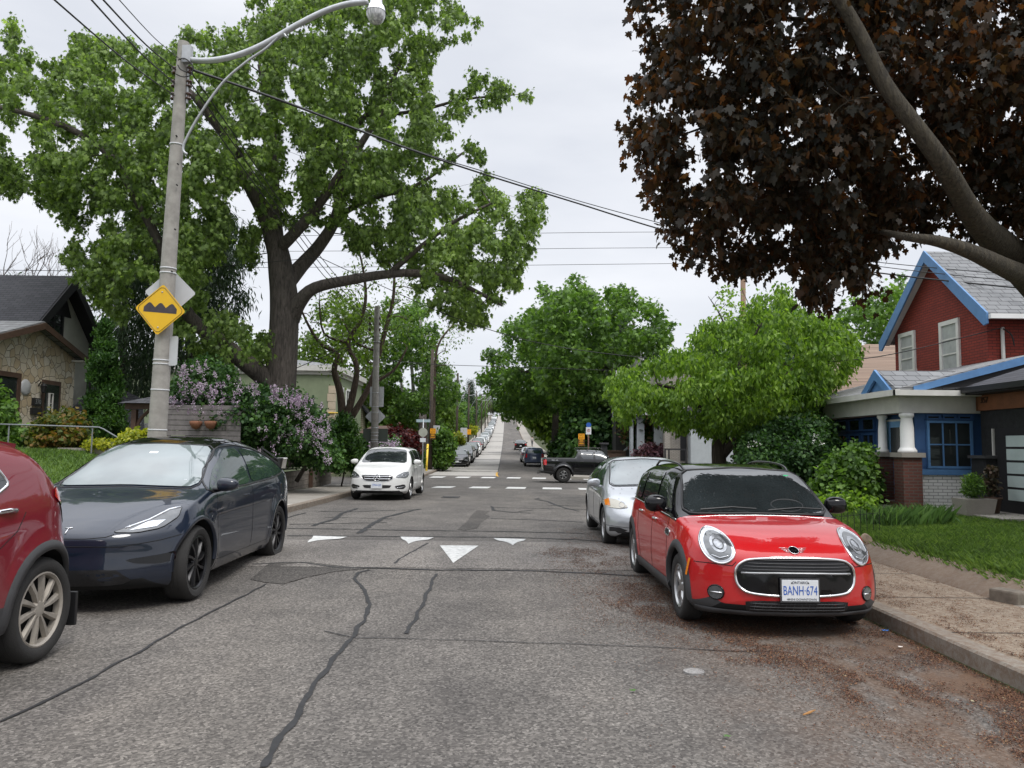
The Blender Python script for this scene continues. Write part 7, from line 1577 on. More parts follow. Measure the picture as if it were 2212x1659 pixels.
# ---- block and timber retaining walls
RW = Site('stone_retaining_wall', (-6.9, 22, .13), 'stacked reddish-grey block wall at the pavement behind the dark blue car', 'retaining wall')
mb = MB(); rr0 = random.Random(4); blk = plain('block_stone', (.20, .165, .15), .9, var=.3, sc=9, bump=.8)
for row in range(5):
    y = 20.6 + (row % 2) * .2
    while y < 24.0:
        l = rr0.uniform(.34, .46); mb.box(-7.25 + rr0.uniform(0, .03) + .02 * row, -6.93 - .02 * row + rr0.uniform(-.015, .015), y, y + l - .012, .11 + row * .15, .11 + row * .15 + .143); y += l
RW.part('blocks', mb, blk)
cp = MB(); y = 20.5
while y < 24: cp.box(-7.35, -6.96, y, y + .55, .865, .93); y += .56
RW.part('capstones', cp, blk)
TW = Site('timber_retaining_wall', (-6.95, 27, .1), 'grey timber retaining wall under the lilac and cedar hedge', 'retaining wall')
mb = MB(); 
for k in range(4): mb.box(-7.2, -7.0 + .008 * (k % 2), 24.05, 31.2, .03 + zg(28) * 0 + k * .17, .03 + k * .17 + .162)
TW.part('timbers', mb, plain('grey_sleeper', (.20, .175, .15), .9, var=.3, sc=6, bump=.5)); [TW.part('post', MB().box(-6.98, -6.86, q, q + .12, 0, .74), M['brownwood']) for q in (24.1, 27.6)]
tag(mesh_obj('garden_bed', [(-12, 20.6, .85), (-7.05, 20.6, .85), (-7.05, 31.2, .66), (-12, 31.2, .66)], [(0, 1, 2, 3)], M['soil']), 'planted soil behind the retaining walls', None, None, 'structure')
HR = Site('handrail', (-7.4, 21.2, .8), 'black metal handrail on the garden steps by the lilac', 'railing')
a, c_ = W(567, 968, 21.6), W(603, 994, 20.9)
HR.part('rail', MB().tube([a, c_], .022, 6).tube([a + Vector((0, 0, -.1)), c_ + Vector((0, 0, -.1))], .014, 6), M['black']); HR.part('post', MB().box(a.x - .03, a.x + .03, a.y - .03, a.y + .03, .7, a.z + .05), M['black']); HR.part('post', MB().box(c_.x - .03, c_.x + .03, c_.y - .03, c_.y + .03, .7, c_.z + .05), M['black'])
for i, (px, col, nm) in enumerate(((607, M['black'], 'black tapered plant pot on the block wall'), (616, M['white'], 'white plant pot behind the black one on the block wall'))):
    q = W(px, 1020, 21.3 + .3 * i); tag(MB().lathe([(.001, 0), (.10, 0), (.14, .26), (.15, .26), (.15, .29), (.12, .29), (.11, .24), (.001, .24)], (q.x - .1, 21.3 + .3 * i, .93), 'z', 14).build('plant_pot', col, None, True), nm, 'plant pot')
# ---- green stucco house beyond the junction
nx0, nx1, ny = W(285, 850, 48).x, W(722, 850, 48).x, 48; nzt = W(720, 802, 48).z; nb = terrain(-12, 48)
E = Site('green_stucco_house', (nx1, ny, nb), 'flat-roofed pale green stucco house with cream corner blocks behind the lilac', 'house')
E.part('wall', MB().box(nx0, nx1, ny, ny + 9, nb - .5, nzt), M['stucco'])
E.part('cornice', MB().box(nx0 - .3, nx1 + .3, ny - .3, ny + 9.3, nzt + .002, nzt + .35), M['trimwhite']); E.part('cornice_band', MB().box(nx0 - .1, nx1 + .1, ny - .1, ny + 9.1, nzt - .22, nzt), M['trimwhite'])
E.part('roof', MB().add([(nx0 - .3, ny - .3, nzt + .352), (nx1 + .3, ny - .3, nzt + .352), (nx1 + .3, ny + 9.3, nzt + .352), (nx0 - .3, ny + 9.3, nzt + .352), (nx0 + 4, ny + 4, nzt + 1.2), (nx1 - 4, ny + 4, nzt + 1.2)], [(0, 1, 5, 4), (1, 2, 5), (2, 3, 4, 5), (3, 0, 4)]), M['grshing'])
mb = MB()
for k in range(11): mb.box(nx1 - .42 if k % 2 else nx1 - .36, nx1 + .04, ny - .04, ny + .4 if k % 2 else ny + .34, nb + k * .5, nb + k * .5 + .47)
E.part('corner_blocks', mb, plain('cream_quoin', (.50, .42, .31), .9))
E.part('gas_pipe', MB().tube([(nx1 - .3, ny - .08, W(720, 892, 48).z), (nx1 + .3, ny - .08, W(720, 892, 48).z)], .05, 6), plain('yellow_gas_pipe', (.6, .4, .02), .5))
for a, c_ in ((345, 378), (505, 528)): win(E, 'y', ny, W(a, 850, 48).x, W(c_, 850, 48).x, W(360, 885, 48).z, W(360, 835, 48).z, .16, M['white'], M['winglass'], 2, 1, .06, None, -1)
for a in (1.2, 3.4): win(E, 'x', nx1, ny + a, ny + a + 1.4, W(745, 885, 49).z, W(745, 833, 49).z, .14, M['white'], M['winglass'], 2, 1, .06, None, 1)
# yellow sided house next to it
vx0, vx1 = W(735, 850, 62).x, W(785, 850, 62).x
V_ = Site('sided_house', (vx1, 62, terrain(-12, 62)), 'cream sided house with grey gambrel roof right of the green stucco house', 'house')
V_.part('wall', MB().prism([(vx0 - 3, 62, -.3), (vx1, 62, -.3), (vx1, 62, W(770, 880, 62).z), (vx1 - 1.4, 62, W(740, 838, 62).z), (vx0 - 3, 62, W(740, 838, 62).z)], (0, 8, 0)), brick_mat('cream_siding', (.46, .42, .30), (.46, .42, .30), (.2, .18, .13), 8., .16, .02))
V_.part('roof', MB().box(vx0 - 3, vx1 - 1.2, 61.7, 70, W(740, 838, 62).z + .002, W(740, 815, 62).z).add([(vx1 - 1.4, 61.7, W(740, 838, 62).z + .1), (vx1 + .5, 61.7, W(780, 892, 62).z), (vx1 + .5, 70, W(780, 892, 62).z), (vx1 - 1.4, 70, W(740, 838, 62).z + .1), (vx1 - 1.4, 61.7, W(740, 838, 62).z - .1), (vx1 + .5, 61.7, W(780, 892, 62).z - .2), (vx1 + .5, 70, W(780, 892, 62).z - .2), (vx1 - 1.4, 70, W(740, 838, 62).z - .1)], [(0, 1, 2, 3), (7, 6, 5, 4), (0, 4, 5, 1), (1, 5, 6, 2), (2, 6, 7, 3), (3, 7, 4, 0)]), M['dkshing'])
# brown gazebo roof beyond the junction
q0, q1 = W(785, 945, 52).x, W(835, 945, 52).x
GZ = Site('garden_pavilion', (q0, 52, terrain(q0, 52)), 'dark brown two-tier pavilion roof behind the second concrete pole', 'pavilion')
zq = W(800, 937, 52).z
GZ.part('roof', MB().add([(q0 - .3, 51, zq), (q1 + .9, 51, zq), (q1 + .9, 54, zq), (q0 - .3, 54, zq), (q0 + .6, 52, zq + .55), (q1, 52, zq + .55), (q1, 53, zq + .55), (q0 + .6, 53, zq + .55)], [(0, 1, 5, 4), (1, 2, 6, 5), (2, 3, 7, 6), (3, 0, 4, 7), (4, 5, 6, 7), (3, 2, 1, 0)]), M['brownwood']); [GZ.part('post', MB().box(q, q + .15, 51.2, 51.35, terrain(q0, 52) - .2, zq), M['brownwood']) for q in (q0, q1 + .5)]
# ---- right beyond the junction: row of porches
def rb(name, site, a, c_, t_, b_, Y, dep, mat): return site.part(name, MB().box(W(a, 950, Y).x, W(c_, 950, Y).x, Y, Y + dep, W(a, b_, Y).z, W(a, t_, Y).z), mat)
M['greywall'] = plain('blue_grey_render', (.40, .43, .44), .85, var=.08); M['greycol'] = plain('grey_column', (.30, .33, .35), .8, var=.1)
K = Site('grey_porch_house', (W(1400, 1010, 49).x, 49, terrain(9, 49)), 'grey house with thick square porch columns and railing behind the pickup', 'house')
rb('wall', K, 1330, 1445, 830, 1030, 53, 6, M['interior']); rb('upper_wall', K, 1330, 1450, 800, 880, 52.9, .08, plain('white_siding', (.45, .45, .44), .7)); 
for a, c_ in ((1376, 1392), (1413, 1441), (1362, 1368)): rb('column', K, a, c_, 905 if a != 1413 else 912, 1030, 48.6, .5, M['greycol'] if a != 1413 else M['greywall'])
rb('column_cap', K, 1373, 1395, 897, 904.6, 48.5, .7, M['greycol']); rb('porch_roof', K, 1345, 1422, 876, 896, 48.2, 4.6, M['greywall'])
mb = MB(); x = W(1392, 950, 48.8).x; z0_, z1_ = W(1400, 985, 48.8).z, W(1400, 960, 48.8).z
while x < W(1414, 950, 48.8).x: mb.box(x, x + .05, 48.8, 48.85, z0_, z1_); x += .15
mb.box(W(1392, 950, 48.8).x, W(1414, 950, 48.8).x, 48.78, 48.88, z1_, z1_ + .08); K.part('porch_railing', mb, M['greywall'])
rb('newel', K, 1386, 1398, 978, 1030, 47.8, .4, M['greycol'])
st_ = MB(); 
st_.prism([W(1335, 985, 50), W(1376, 945, 50), W(1376, 950, 50), W(1335, 990, 50)], (0, .1, 0)); K.part('stair_rail', st_, M['greywall'])
K2 = Site('pale_brick_house', (W(1465, 1010, 46.6).x, 46.6, terrain(10, 47)), 'narrow pale brick house front with dark door left of the fruit tree trunk', 'house')
rb('wall', K2, 1441, 1492, 800, 1030, 47.2, 7, M['palebrick']); rb('door', K2, 1470, 1483, 918, 995, 47.15, .048, M['blackwood']); rb('pilaster', K2, 1436, 1447, 888, 1030, 46.7, .4, M['palebrick'])
mb = MB(); mb.box(W(1437, 950, 45.9).x, W(1482, 950, 45.9).x, 45.9, 45.95, W(1450, 972, 45.9).z, W(1450, 969, 45.9).z)
for p in (1437, 1445, 1482): mb.box(W(p, 950, 45.9).x - .04, W(p, 950, 45.9).x + .04, 45.88, 45.97, terrain(9, 46) - .1, W(1450, 969, 45.9).z)
K2.part('front_gate', mb, M['blackwood'])
K3 = Site('blue_grey_house', (W(1530, 1010, 46).x, 46.4, terrain(11, 46)), 'pale blue-grey rendered house behind the fruit tree trunk', 'house')
rb('wall', K3, 1492, 1660, 900, 1030, 46.4, 7, M['greywall']); rb('roof', K3, 1485, 1670, 880, 899.5, 46.1, 7.6, M['dkshing'])
win(K3, 'y', 46.4, W(1512, 950, 46.4).x, W(1530, 950, 46.4).x, W(1520, 935, 46.4).z, W(1520, 918, 46.4).z, .06, M['white'], M['winglass'], 1, 1, .03, None, -1)
K4 = Site('white_siding_house', (W(1320, 1010, 66).x, 66, terrain(9, 66)), 'white sided house with red brick chimney glimpsed through the street tree', 'house')
rb('wall', K4, 1290, 1390, 740, 1010, 66, 8, brick_mat('white_clapboard', (.6, .6, .58), (.6, .6, .58), (.3, .3, .3), 9., .14, .02)); rb('chimney', K4, 1322, 1336, 800, 1000, 65.4, .58, M['brownbrick'])
K4.part('roof', MB().prism([(W(1285, 740, 66).x, 65.7, W(1285, 740, 66).z), (W(1395, 740, 66).x, 65.7, W(1285, 740, 66).z), (W(1340, 700, 66).x, 65.7, W(1340, 690, 66).z)], (0, 8.6, 0)), M['dkshing'])
MBn = Site('brick_mailbox_post', (W(1305, 985, 48).x, 48, terrain(7, 48)), 'dark capped gate post beside the pickup cab', 'gate post'); rb('post', MBn, 1300, 1312, 960, 1030, 48, .5, M['blackstone']); rb('cap', MBn, 1297, 1315, 956, 959.6, 47.9, .7, M['clad'])
FB = Site('board_fence', (W(1335, 1000, 49).x, 49.5, terrain(8, 49)), 'brown board fence between gate post and porch steps', 'fence'); rb('boards', FB, 1313, 1352, 975, 1030, 49.5, .06, M['brownwood']); rb('cap_rail', FB, 1313, 1352, 973, 974.8, 49.4, .2, M['brownwood'])
# ================================================================== POLES, WIRES, SIGNS
def curve_wire(name, pts, r, label, k=8, parent=None):
    o = MB().tube(smooth_path(pts, k), r, 5).build(name, M['wire'], parent, True)
    return tag(o, label, 'overhead cable') if label else o
def rounded_plate(w_, h_, r, th, diamond=False):
    pts = rrect(-w_ / 2, w_ / 2, -h_ / 2, h_ / 2, r, 5)
    if diamond: c, s_ = math.cos(rad(45)), math.sin(rad(45)); pts = [(x * c - z * s_, x * s_ + z * c) for x, z in pts]
    return MB().prism([(x, 0, z) for x, z in pts], (0, th, 0))
def flat_poly(name, pts, y, m, parent, th=.002): return MB().prism([(x, y, z) for x, z in pts], (0, -th, 0)).build(name, m, parent)
# near concrete pole
PY = 13.0
pb, pt = W(338, 962, PY), W(397, 92, PY); dirp = (pt - pb).normalized(); pg = pb - dirp * ((pb.z - terrain(-6, PY)) / dirp.z + .3); gr = pb - dirp * ((pb.z - .13) / dirp.z)
P1 = empty('concrete_pole', gr, 0, 'leaning concrete utility pole with curved lamp arm, tallest at upper left', 'utility pole')
def L_(v): return Vector(v) - gr
n = 14; mb = MB(); mb.tube([L_(pg.lerp(pt, i / n)) for i in range(n + 1)], list(np.linspace(.165, .094, n + 1)), 24); pole = mb.build('shaft', M['concpole'], P1, True); pole.data.set_sharp_from_angle(angle=rad(40))
mb = MB()
for px, py in ((391, 360), (389, 405), (385, 500), (378, 590), (388, 300), (372, 690)):
    c = L_(W(px, py, PY)) + Vector((0, -.135, 0)); mb.lathe([(.001, -.01), (.012, -.01), (.012, .03)], tuple(c), 'y', 8)
mb.build('bolt_holes', M['dark'], P1)
for py in (321, 590, 600, 785, 793, 847, 930):
    t_ = (962 - py) / (962 - 92); c = L_(pb.lerp(pt, t_)); r_ = .15 - .05 * t_ + .006; MB().tube([c - dirp * .012, c + dirp * .012], r_, 24).build('steel_band', M['signback'], P1, True)
arm = MB().tube(smooth_path([L_(W(*p, PY - .1)) for p in ((406, 128), (430, 131), (470, 129), (520, 117), (575, 93), (640, 55), (700, 25), (750, 9), (795, 4))], 6), [.05] * 49, 12).build('lamp_arm', M['steel'], P1, True)
MB().tube(smooth_path([L_(W(*p, PY - .12)) for p in ((404, 333), (396, 325), (400, 305), (430, 250), (480, 180), (530, 135), (575, 104), (603, 77), (612, 72), (618, 80))], 6), [.022] * 55, 8).build('arm_brace', M['steel'], P1, True)
MB().box(-.05, .10, -.16, -.05, -.14, .16).build('arm_bracket', M['steel'], P1).location = L_(W(407, 126, PY))
lc = L_(W(812, 28, PY - .1)); u = PY / F
MB().lathe([(.001, 32 * u), (13 * u, 32 * u), (14 * u, 20 * u), (19 * u, 14 * u), (21 * u, 5 * u), (22 * u, 2 * u)], tuple(lc), 'z', 24).build('lamp_housing', M['chrome'], arm, True)
lg = NT('lamp_glass'); bb = lg.bsdf(Roughness=.15, Coat_Weight=1.); lg.l(lg.ramp(lg.noise(lg.co(scale=(9, 9, 1)), 4, 3), [(.3, (.22, .22, .23)), (.7, (.7, .7, .7))]), bb.inputs['Base Color'])
MB().lathe([(21 * u, 2 * u), (20.5 * u, -8 * u), (16 * u, -18 * u), (9 * u, -24 * u), (.001, -26 * u)], tuple(lc), 'z', 24).build('lamp_globe', lg.m, arm, True)
brn = plain('brown_insulator', (.05, .018, .012), .25, coat=.6)
for sd in (-1, 1):
    for py in (152, 181, 208):
        c = L_(W(394 + sd * 16.5 - (py - 150) * .06, py, PY)); MB().lathe([(.02, -.06), (.05, -.055), (.05, -.03), (.025, -.015), (.025, .015), (.05, .03), (.05, .055), (.02, .06)], tuple(c), 'z', 12).build('insulator', brn, P1, True)
    MB().box(-.012, .012, -.02, .02, -.36, .30).build('insulator_rack', M['steel'], P1).location = L_(W(394 + sd * 12, 180, PY))
mb = MB()
for a in ([(384, 130), (398, 126), (414, 138), (416, 150)], [(380, 160), (395, 166), (412, 162), (418, 145)], [(384, 140), (390, 150), (404, 156)]): mb.tube(smooth_path([L_(W(x, y, PY - .18)) for x, y in a], 5), .010, 5)
mb.build('jumper_wires', M['wire'], P1, True)
# signs on that pole
ys = plain('yellow_sign', (.72, .42, .008), .4, var=.05)
def sign_at(px, py, Y, sz, rz, name, label, front, back=None, diamond=True, h=None, th=.004):
    c = W(px, py, Y); o = empty(name, c, rz, label, 'sign'); o.rotation_euler = (0, 0, rz)
    rounded_plate(sz, h or sz, .04, th, diamond).build('plate', [front], o); return o
o = sign_at(346, 669, PY - .23, .615, rad(-3), 'bump_sign', 'yellow diamond warning sign with three black bumps on the near concrete pole', ys)
o.rotation_euler = (0, rad(4.5), rad(-3))
k = .0; q = .615 / math.sqrt(2) - .03
ln = [(0, q), (q, 0), (0, -q), (-q, 0)]
MB().tube([(x, -.003, z) for x, z in chaikin([(0, q), (q, 0), (0, -q), (-q, 0)], 2, .07) + chaikin([(0, q), (q, 0), (0, -q), (-q, 0)], 2, .07)[:1]] if False else [Vector((v.x, -.003, v.y)) for v in (lambda c: c + [c[0]])(chaikin([(0, q), (q, 0), (0, -q), (-q, 0)], 3, .08))], .004, 4).build('border_line', M['black'], o)
hump_ = [(-.305, -.05), (-.305, .03), (-.235, .10), (-.205, .115), (-.175, .10), (-.10, .035), (-.03, .105), (.0, .115), (.03, .105), (.10, .035), (.175, .10), (.205, .115), (.235, .10), (.305, .03), (.305, -.05)]
flat_poly('bump_symbol', [(x * .93, z) for x, z in hump_], -.0005, plain('sign_black', (.045, .035, .04), .5, var=.4, sc=9), o)
for z in (.30, -.30): MB().lathe([(.001, -.012), (.012, -.010), (.014, 0)], (0, 0, z), 'y', 10).build('bolt', M['steel'], o, True)
sign_at(368, 632, PY + .20, .60, rad(8), 'diamond_sign', 'grey back of a diamond sign behind the near concrete pole', M['signback'])
o = sign_at(367, 758, PY - .05, .30, rad(-14), 'parking_sign', 'grey back of a rectangular sign clamped below the bump sign', M['signback'], diamond=False, h=.50)
for z in (-.22, .22): MB().box(-.22, -.02, -.012, -.004, z - .012, z + .012).build('clamp', M['steel'], o)
# main cable bundle over the street, going to the right
mainp = [(412, 150, 13), (600, 215, 14), (750, 272, 15.5), (900, 328, 17), (1060, 381, 18.5), (1250, 440, 20.5), (1455, 503, 22), (1700, 560, 22.5), (1950, 596, 21.5), (2260, 628, 19)]
curve_wire('overhead_cable', [W(*p) for p in mainp], .022, 'thick twisted cable bundle from the near pole across the street')
curve_wire('overhead_cable', [W(p[0], p[1] - (6 if p[0] > 1000 else 2) - (8 if p[0] > 1300 else 0), p[2] + .1) for p in mainp], .012, 'thinner cable just above the thick bundle crossing the street')
for i, (a, b_, lb) in enumerate((((95, -20), (378, 207), 'cable rising from the lower insulators to the top left corner'), ((180, -20), (378, 180), 'cable rising from the middle insulators to the top left'), ((205, -20), (380, 150), 'cable rising from the top insulators to the top left'), ((240, -20), (392, 130), 'thin cable rising from the pole top to the upper left'))):
    pa, pb2 = W(a[0], a[1], 7.5), W(b_[0], b_[1], PY); m_ = pa.lerp(pb2, .5) - Vector((0, 0, .06)); curve_wire('overhead_cable', [pa, m_, pb2], .011 if i < 3 else .006, lb)
for i, (a, lb) in enumerate((((412, 208), 'lowest cable from the near pole down to the second concrete pole'), ((413, 181), 'middle cable from the near pole down to the second concrete pole'), ((410, 152), 'upper cable from the near pole down to the second concrete pole'))):
    pa, pb2 = W(a[0], a[1], PY), W(808, 712 - i * 12, 32.5); m_ = pa.lerp(pb2, .5) - Vector((0, 0, .30)); curve_wire('overhead_cable', [pa, m_, pb2], .012, lb)
for i, (y, xl, yr) in enumerate(((504, 940, 499), (538, 900, 533), (573, 860, 565))):
    curve_wire('overhead_cable', [W(xl - 500, y + 6, 44), W(xl, y + 3, 44), W(1300, y - 2, 44), W(1900, yr, 44)], .014, ('highest of the three thin cables over the junction', 'middle of the three thin cables over the junction', 'lowest of the three thin cables over the junction')[i])
curve_wire('overhead_cable', [W(-40, 583, 30), W(340, 585, 27), W(560, 568, 26), W(690, 556, 26)], .012, 'cable running left from the maple trunk to the left edge')
curve_wire('overhead_cable', [W(690, 556, 26), W(830, 620, 26), W(1000, 693, 26), W(1200, 748, 25), (W(1480, 780, 24)), W(1700, 784, 22.5), W(1900, 770, 21), W(2164, 708, 19.2)], .013, 'sagging service cable from the maple to the red brick house')
curve_wire('overhead_cable', [W(815, 775, 33), W(940, 787, 38), W(1150, 794, 40), W(1330, 800, 44), W(1500, 800, 50)], .014, 'low cable crossing beyond the junction')
curve_wire('overhead_cable', [W(640, 795, 30), W(700, 770, 31), W(810, 725, 32.5)], .016, 'short cable leaving the second concrete pole to the left')
curve_wire('overhead_cable', [W(1700, 545, 24), W(1950, 572, 22), W(2260, 600, 19)], .012, 'cable in front of the grey gable roof at the right')
# second concrete pole with sign backs
c0, c1 = W(808, 1003, 32.5), W(815, 662, 32.5); base2 = Vector((c0.x, 32.5, zg(32.5) + .12))
P2c = empty('concrete_pole', base2, 0, 'second concrete pole behind the white hatchback, carrying sign backs', 'utility pole')
MB().tube([Vector((0, 0, -.2)), c1 - base2], [.17, .115], 20).build('shaft', M['concpole'], P2c, True)
for py in (740, 850, 880, 892, 925, 935, 942, 950, 955): 
    c = c0.lerp(c1, (1003 - py) / (1003 - 662)) - base2; MB().tube([c - Vector((0, 0, .015)), c + Vector((0, 0, .015))], .165, 16).build('steel_band', M['steel'], P2c, True)
for sd in (-1, 1):
    c = W(809, 712, 32.5) - base2
    for dz in (0, .25, .5): MB().lathe([(.02, -.07), (.06, -.05), (.06, .05), (.02, .07)], (c.x + sd * .2, 0, c.z + dz), 'z', 8).build('insulator', brn, P2c, True)
sign_at(814, 857, 32.6 + .2, .60, 0, 'regulatory_sign', 'grey back of a tall rectangular sign on the second pole', M['signback'], diamond=False, h=.86)
sign_at(811, 900, 32.5 + .2, .62, 0, 'warning_sign', 'grey back of a diamond sign on the second pole', M['signback'])
o = sign_at(811, 940, 32.5 + .2, 1.05, 0, 'low_sign', 'dark green-grey back of a wide sign low on the second pole', plain('dark_sign_back', (.07, .085, .07), .6), diamond=False, h=.55)
# NO EXIT signs and the corner signs
def no_exit(px, py, Y, label):
    o = sign_at(px, py, Y, .42, rad(2), 'no_exit_sign', label, plain('black_sign', (.015, .013, .012), .5), diamond=False, h=.80)
    flat_poly('yellow_panel', rrect(-.2, .2, .03, .39, .03), -.001, plain('orange_sign', (.82, .36, .01), .4, var=.04), o, .003)
    text_obj('lettering', 'NO', .19, M['black'], o, (0, -.006, .295), (rad(90), 0, 0)); text_obj('lettering', 'EXIT', .19, M['black'], o, (0, -.006, .12), (rad(90), 0, 0), sx=.78)
    for z, w_ in ((-.05, .12), (-.16, .13), (-.28, .15)): flat_poly('small_text_bar', [(-w_, z), (w_, z), (w_, z + .05), (-w_, z + .05)], -.001, plain('orange_sign', (.82, .36, .01), .4), o, .003)
    MB().tube([(x, -.003, z) for x, z in ((-.19, -.38), (.19, -.38), (.19, .0), (-.19, .0), (-.19, -.38))], .006, 4).build('border_line', plain('orange_sign', (.82, .36, .01), .4), o)
def wood_pole(x, Y, top, label, r=.15, lean=0., arm=True, name='wooden_pole', group=None, bz=None):
    z = zg(Y) + .1 if bz is None else bz; o = empty(name, (x, Y, z), 0, label, 'utility pole', group); h = top - z
    MB().tube([(0, 0, -.2), (lean * h * .5, 0, h * .5), (lean * h, 0, h)], [r, r * .88, r * .72], 12).build('shaft', M['woodpole'], o, True)
    if arm:
        a = MB().tube(smooth_path([(lean * h, -.1, h - 1.6), (.7, -.1, h - 1.5), (1.6, -.1, h - .9), (2.4, -.1, h - .25), (3.0, -.1, h - .05), (3.4, -.1, h - .1)], 4), .045, 6).build('lamp_arm', M['steel'], o, True)
        MB().tube(smooth_path([(.1, -.1, h - 4.2), (.5, -.1, h - 3.0), (1.2, -.1, h - 1.9), (1.9, -.1, h - .8)], 4), .025, 5).build('arm_brace', M['steel'], o, True)
        MB().lathe([(.06, .16), (.17, .1), (.2, 0), (.15, -.14), (.001, -.2)], (3.5, -.1, h - .15), 'z', 10).build('lamp_head', M['signback'], a, True)
    return o
x57 = (932 - 1094) / F * 57
wood_pole(x57, 57, W(932, 755, 57).z, 'dark wooden pole at the far left corner carrying the NO EXIT sign', .165, .002, False)
no_exit(935, 937, 56.6, 'yellow and black NO EXIT sign on the wooden pole at the far left corner')
sign_at(943, 928, 57.3, .5, 0, 'square_sign', 'grey back of a square sign behind the left NO EXIT pole', M['signback'], diamond=False, h=.62)
o = empty('yellow_guy_guard', (W(921, 1016, 54).x, 54, zg(54) + .1), 0, 'slanting yellow plastic guard on the guy wire by the left corner', 'guy wire guard'); a = Vector(o.location)
MB().tube([(0, 0, 0), W(924, 960, 55) - a], .075, 8).build('guard', plain('yellow_plastic', (.8, .55, .05), .5), o, True); MB().tube([W(924, 960, 55) - a, W(931, 860, 57) - a], .02, 5).build('guy_wire', M['wire'], o)
# stop sign seen from behind
c = W(914, 934, 49.4); o = empty('stop_sign', (c.x, 49.4, zg(49.4) + .1), 0, 'back of an octagonal stop sign with a street name blade at the left corner', 'sign'); b0 = Vector(o.location)
MB().tube([(0, 0, -.1), (0, 0, W(914, 905, 49.4).z - b0.z)], .035, 8).build('post', M['steel'], o, True)
MB().prism([(.30 * math.cos(rad(22.5 + 45 * k)), -.05, c.z - b0.z + .30 * math.sin(rad(22.5 + 45 * k))) for k in range(8)], (0, .004, 0)).build('octagon', plain('aged_sign_back', (.36, .37, .31), .6), o)
MB().box(-.18, .18, -.05, -.045, c.z - b0.z - .62, c.z - b0.z - .36).build('small_plate', M['plate'], o); MB().box(-.45, .45, -.02, .0, W(914, 912, 49.4).z - b0.z, W(914, 906, 49.4).z - b0.z).build('street_name_blade', plain('blue_white_blade', (.35, .45, .48), .5), o)
# broken tree stump
c = W(912, 1000, 60); mb = MB(); r = random.Random(2); n = 14; v = []
for j in range(9):
    for i in range(n): a_ = 2 * math.pi * i / n; rr2 = .42 * (1 + .15 * r.uniform(-1, 1)) * (1 - .04 * j); v.append((rr2 * math.cos(a_), rr2 * math.sin(a_), j * .5 + (r.uniform(-.3, .6) if j == 8 else 0)))
mb.add(v, [(j * n + i, j * n + (i + 1) % n, (j + 1) * n + (i + 1) % n, (j + 1) * n + i) for j in range(8) for i in range(n)] + [tuple(range(8 * n, 9 * n))])
o = tag(mb.build('tree_stump', M['bark'], None, True), 'tall grey broken tree stump behind the stop sign', 'tree stump'); o.location = (c.x, 60, zg(60))
# right corner sign post
c = W(1271, 1000, 49.5); o = empty('sign_post', (c.x, 49.5, zg(49.5) + .1), 0, 'rusty brown post with white parking sign and bus stop plate at the right corner', 'sign post'); b0 = Vector(o.location)
MB().tube([(0, 0, -.1), (0, 0, W(1270, 922, 49.5).z - b0.z)], .045, 8).build('post', plain('rusty_post', (.14, .07, .05), .8), o, True)
z = W(1270, 930, 49.5).z - b0.z; MB().box(-.17, .17, -.06, -.05, z - .25, z + .22).build('parking_plate', M['plate'], o); MB().lathe([(.07, -.062), (.10, -.062), (.10, -.06)], (0, 0, z), 'y', 18).build('sign_ring', plain('sign_red', (.4, .03, .02), .5), o); text_obj('lettering', 'P', .16, M['black'], o, (0, -.064, z), (rad(90), 0, 0))
z = W(1270, 918, 49.5).z - b0.z; MB().lathe([(.001, -.05), (.16, -.05), (.16, -.04)], (0, 0, z), 'y', 18).build('round_plate', M['plateblue'], o)
no_exit(1256, 950, 49.2, 'yellow and black NO EXIT sign at the right corner above the pickup bed'); 
z = W(1256, 950, 49.2).z
LBL = ['nearest', 'second', 'third', 'fourth', 'fifth', 'sixth', 'seventh', 'farthest']
for i, Y in enumerate((88, 115, 145, 176, 207, 238, 270, 302)):
    wood_pole(-5.6, Y, zg(Y) + 9.6, '%s of the wooden lamp poles up the left side of the hill' % LBL[i], .15, 0, True, 'street_lamp_pole', 'wooden lamp poles along the hill')
for j in range(3):
    Pp = [(x57 + .2, 57, W(932, 755, 57).z - .5 - j * .5)] + [(-5.45, Y, zg(Y) + 8.8 - j * .6) for Y in (88, 115, 145, 176, 207, 238, 270, 302)]
    P3 = []
    for a, b_ in zip(Pp[:-1], Pp[1:]): P3 += [Vector(a), Vector(a).lerp(Vector(b_), .5) - Vector((0, 0, .35))]
    curve_wire('overhead_cable', P3 + [Vector(Pp[-1])], .014, 'cable strung along the hill lamp poles, %s of three' % ['top', 'middle', 'lowest'][j], 4)
c = W(1606, 690, 30); wood_pole(c.x, 30, W(1607, 545, 30).z, 'pale wooden pole rising above the bright green tree', .13, 0, False, bz=terrain(c.x, 30))
for ch in bpy.data.objects:
    if ch.name.startswith('wooden_pole') and abs(ch.location.y - 30) < .1: ch.children[0].data.materials[0] = bark_mat('pale_pole_wood', (.16, .10, .065), (.34, .23, .16), 4)
sign_at(1005 - 3, 934, 92, .8, 0, 'signboard', 'pale square notice on a post by the yellow bush', M['signback'], diamond=False, h=1.1)
o = sign_at(1013, 933, 112, .62, 0, 'warning_sign', 'small orange sign on the second hill pole', plain('orange_sign', (.82, .36, .01), .4), diamond=False, h=.75); text_obj('lettering', '!', .5, M['black'], o, (0, -.006, 0), (rad(90), 0, 0))
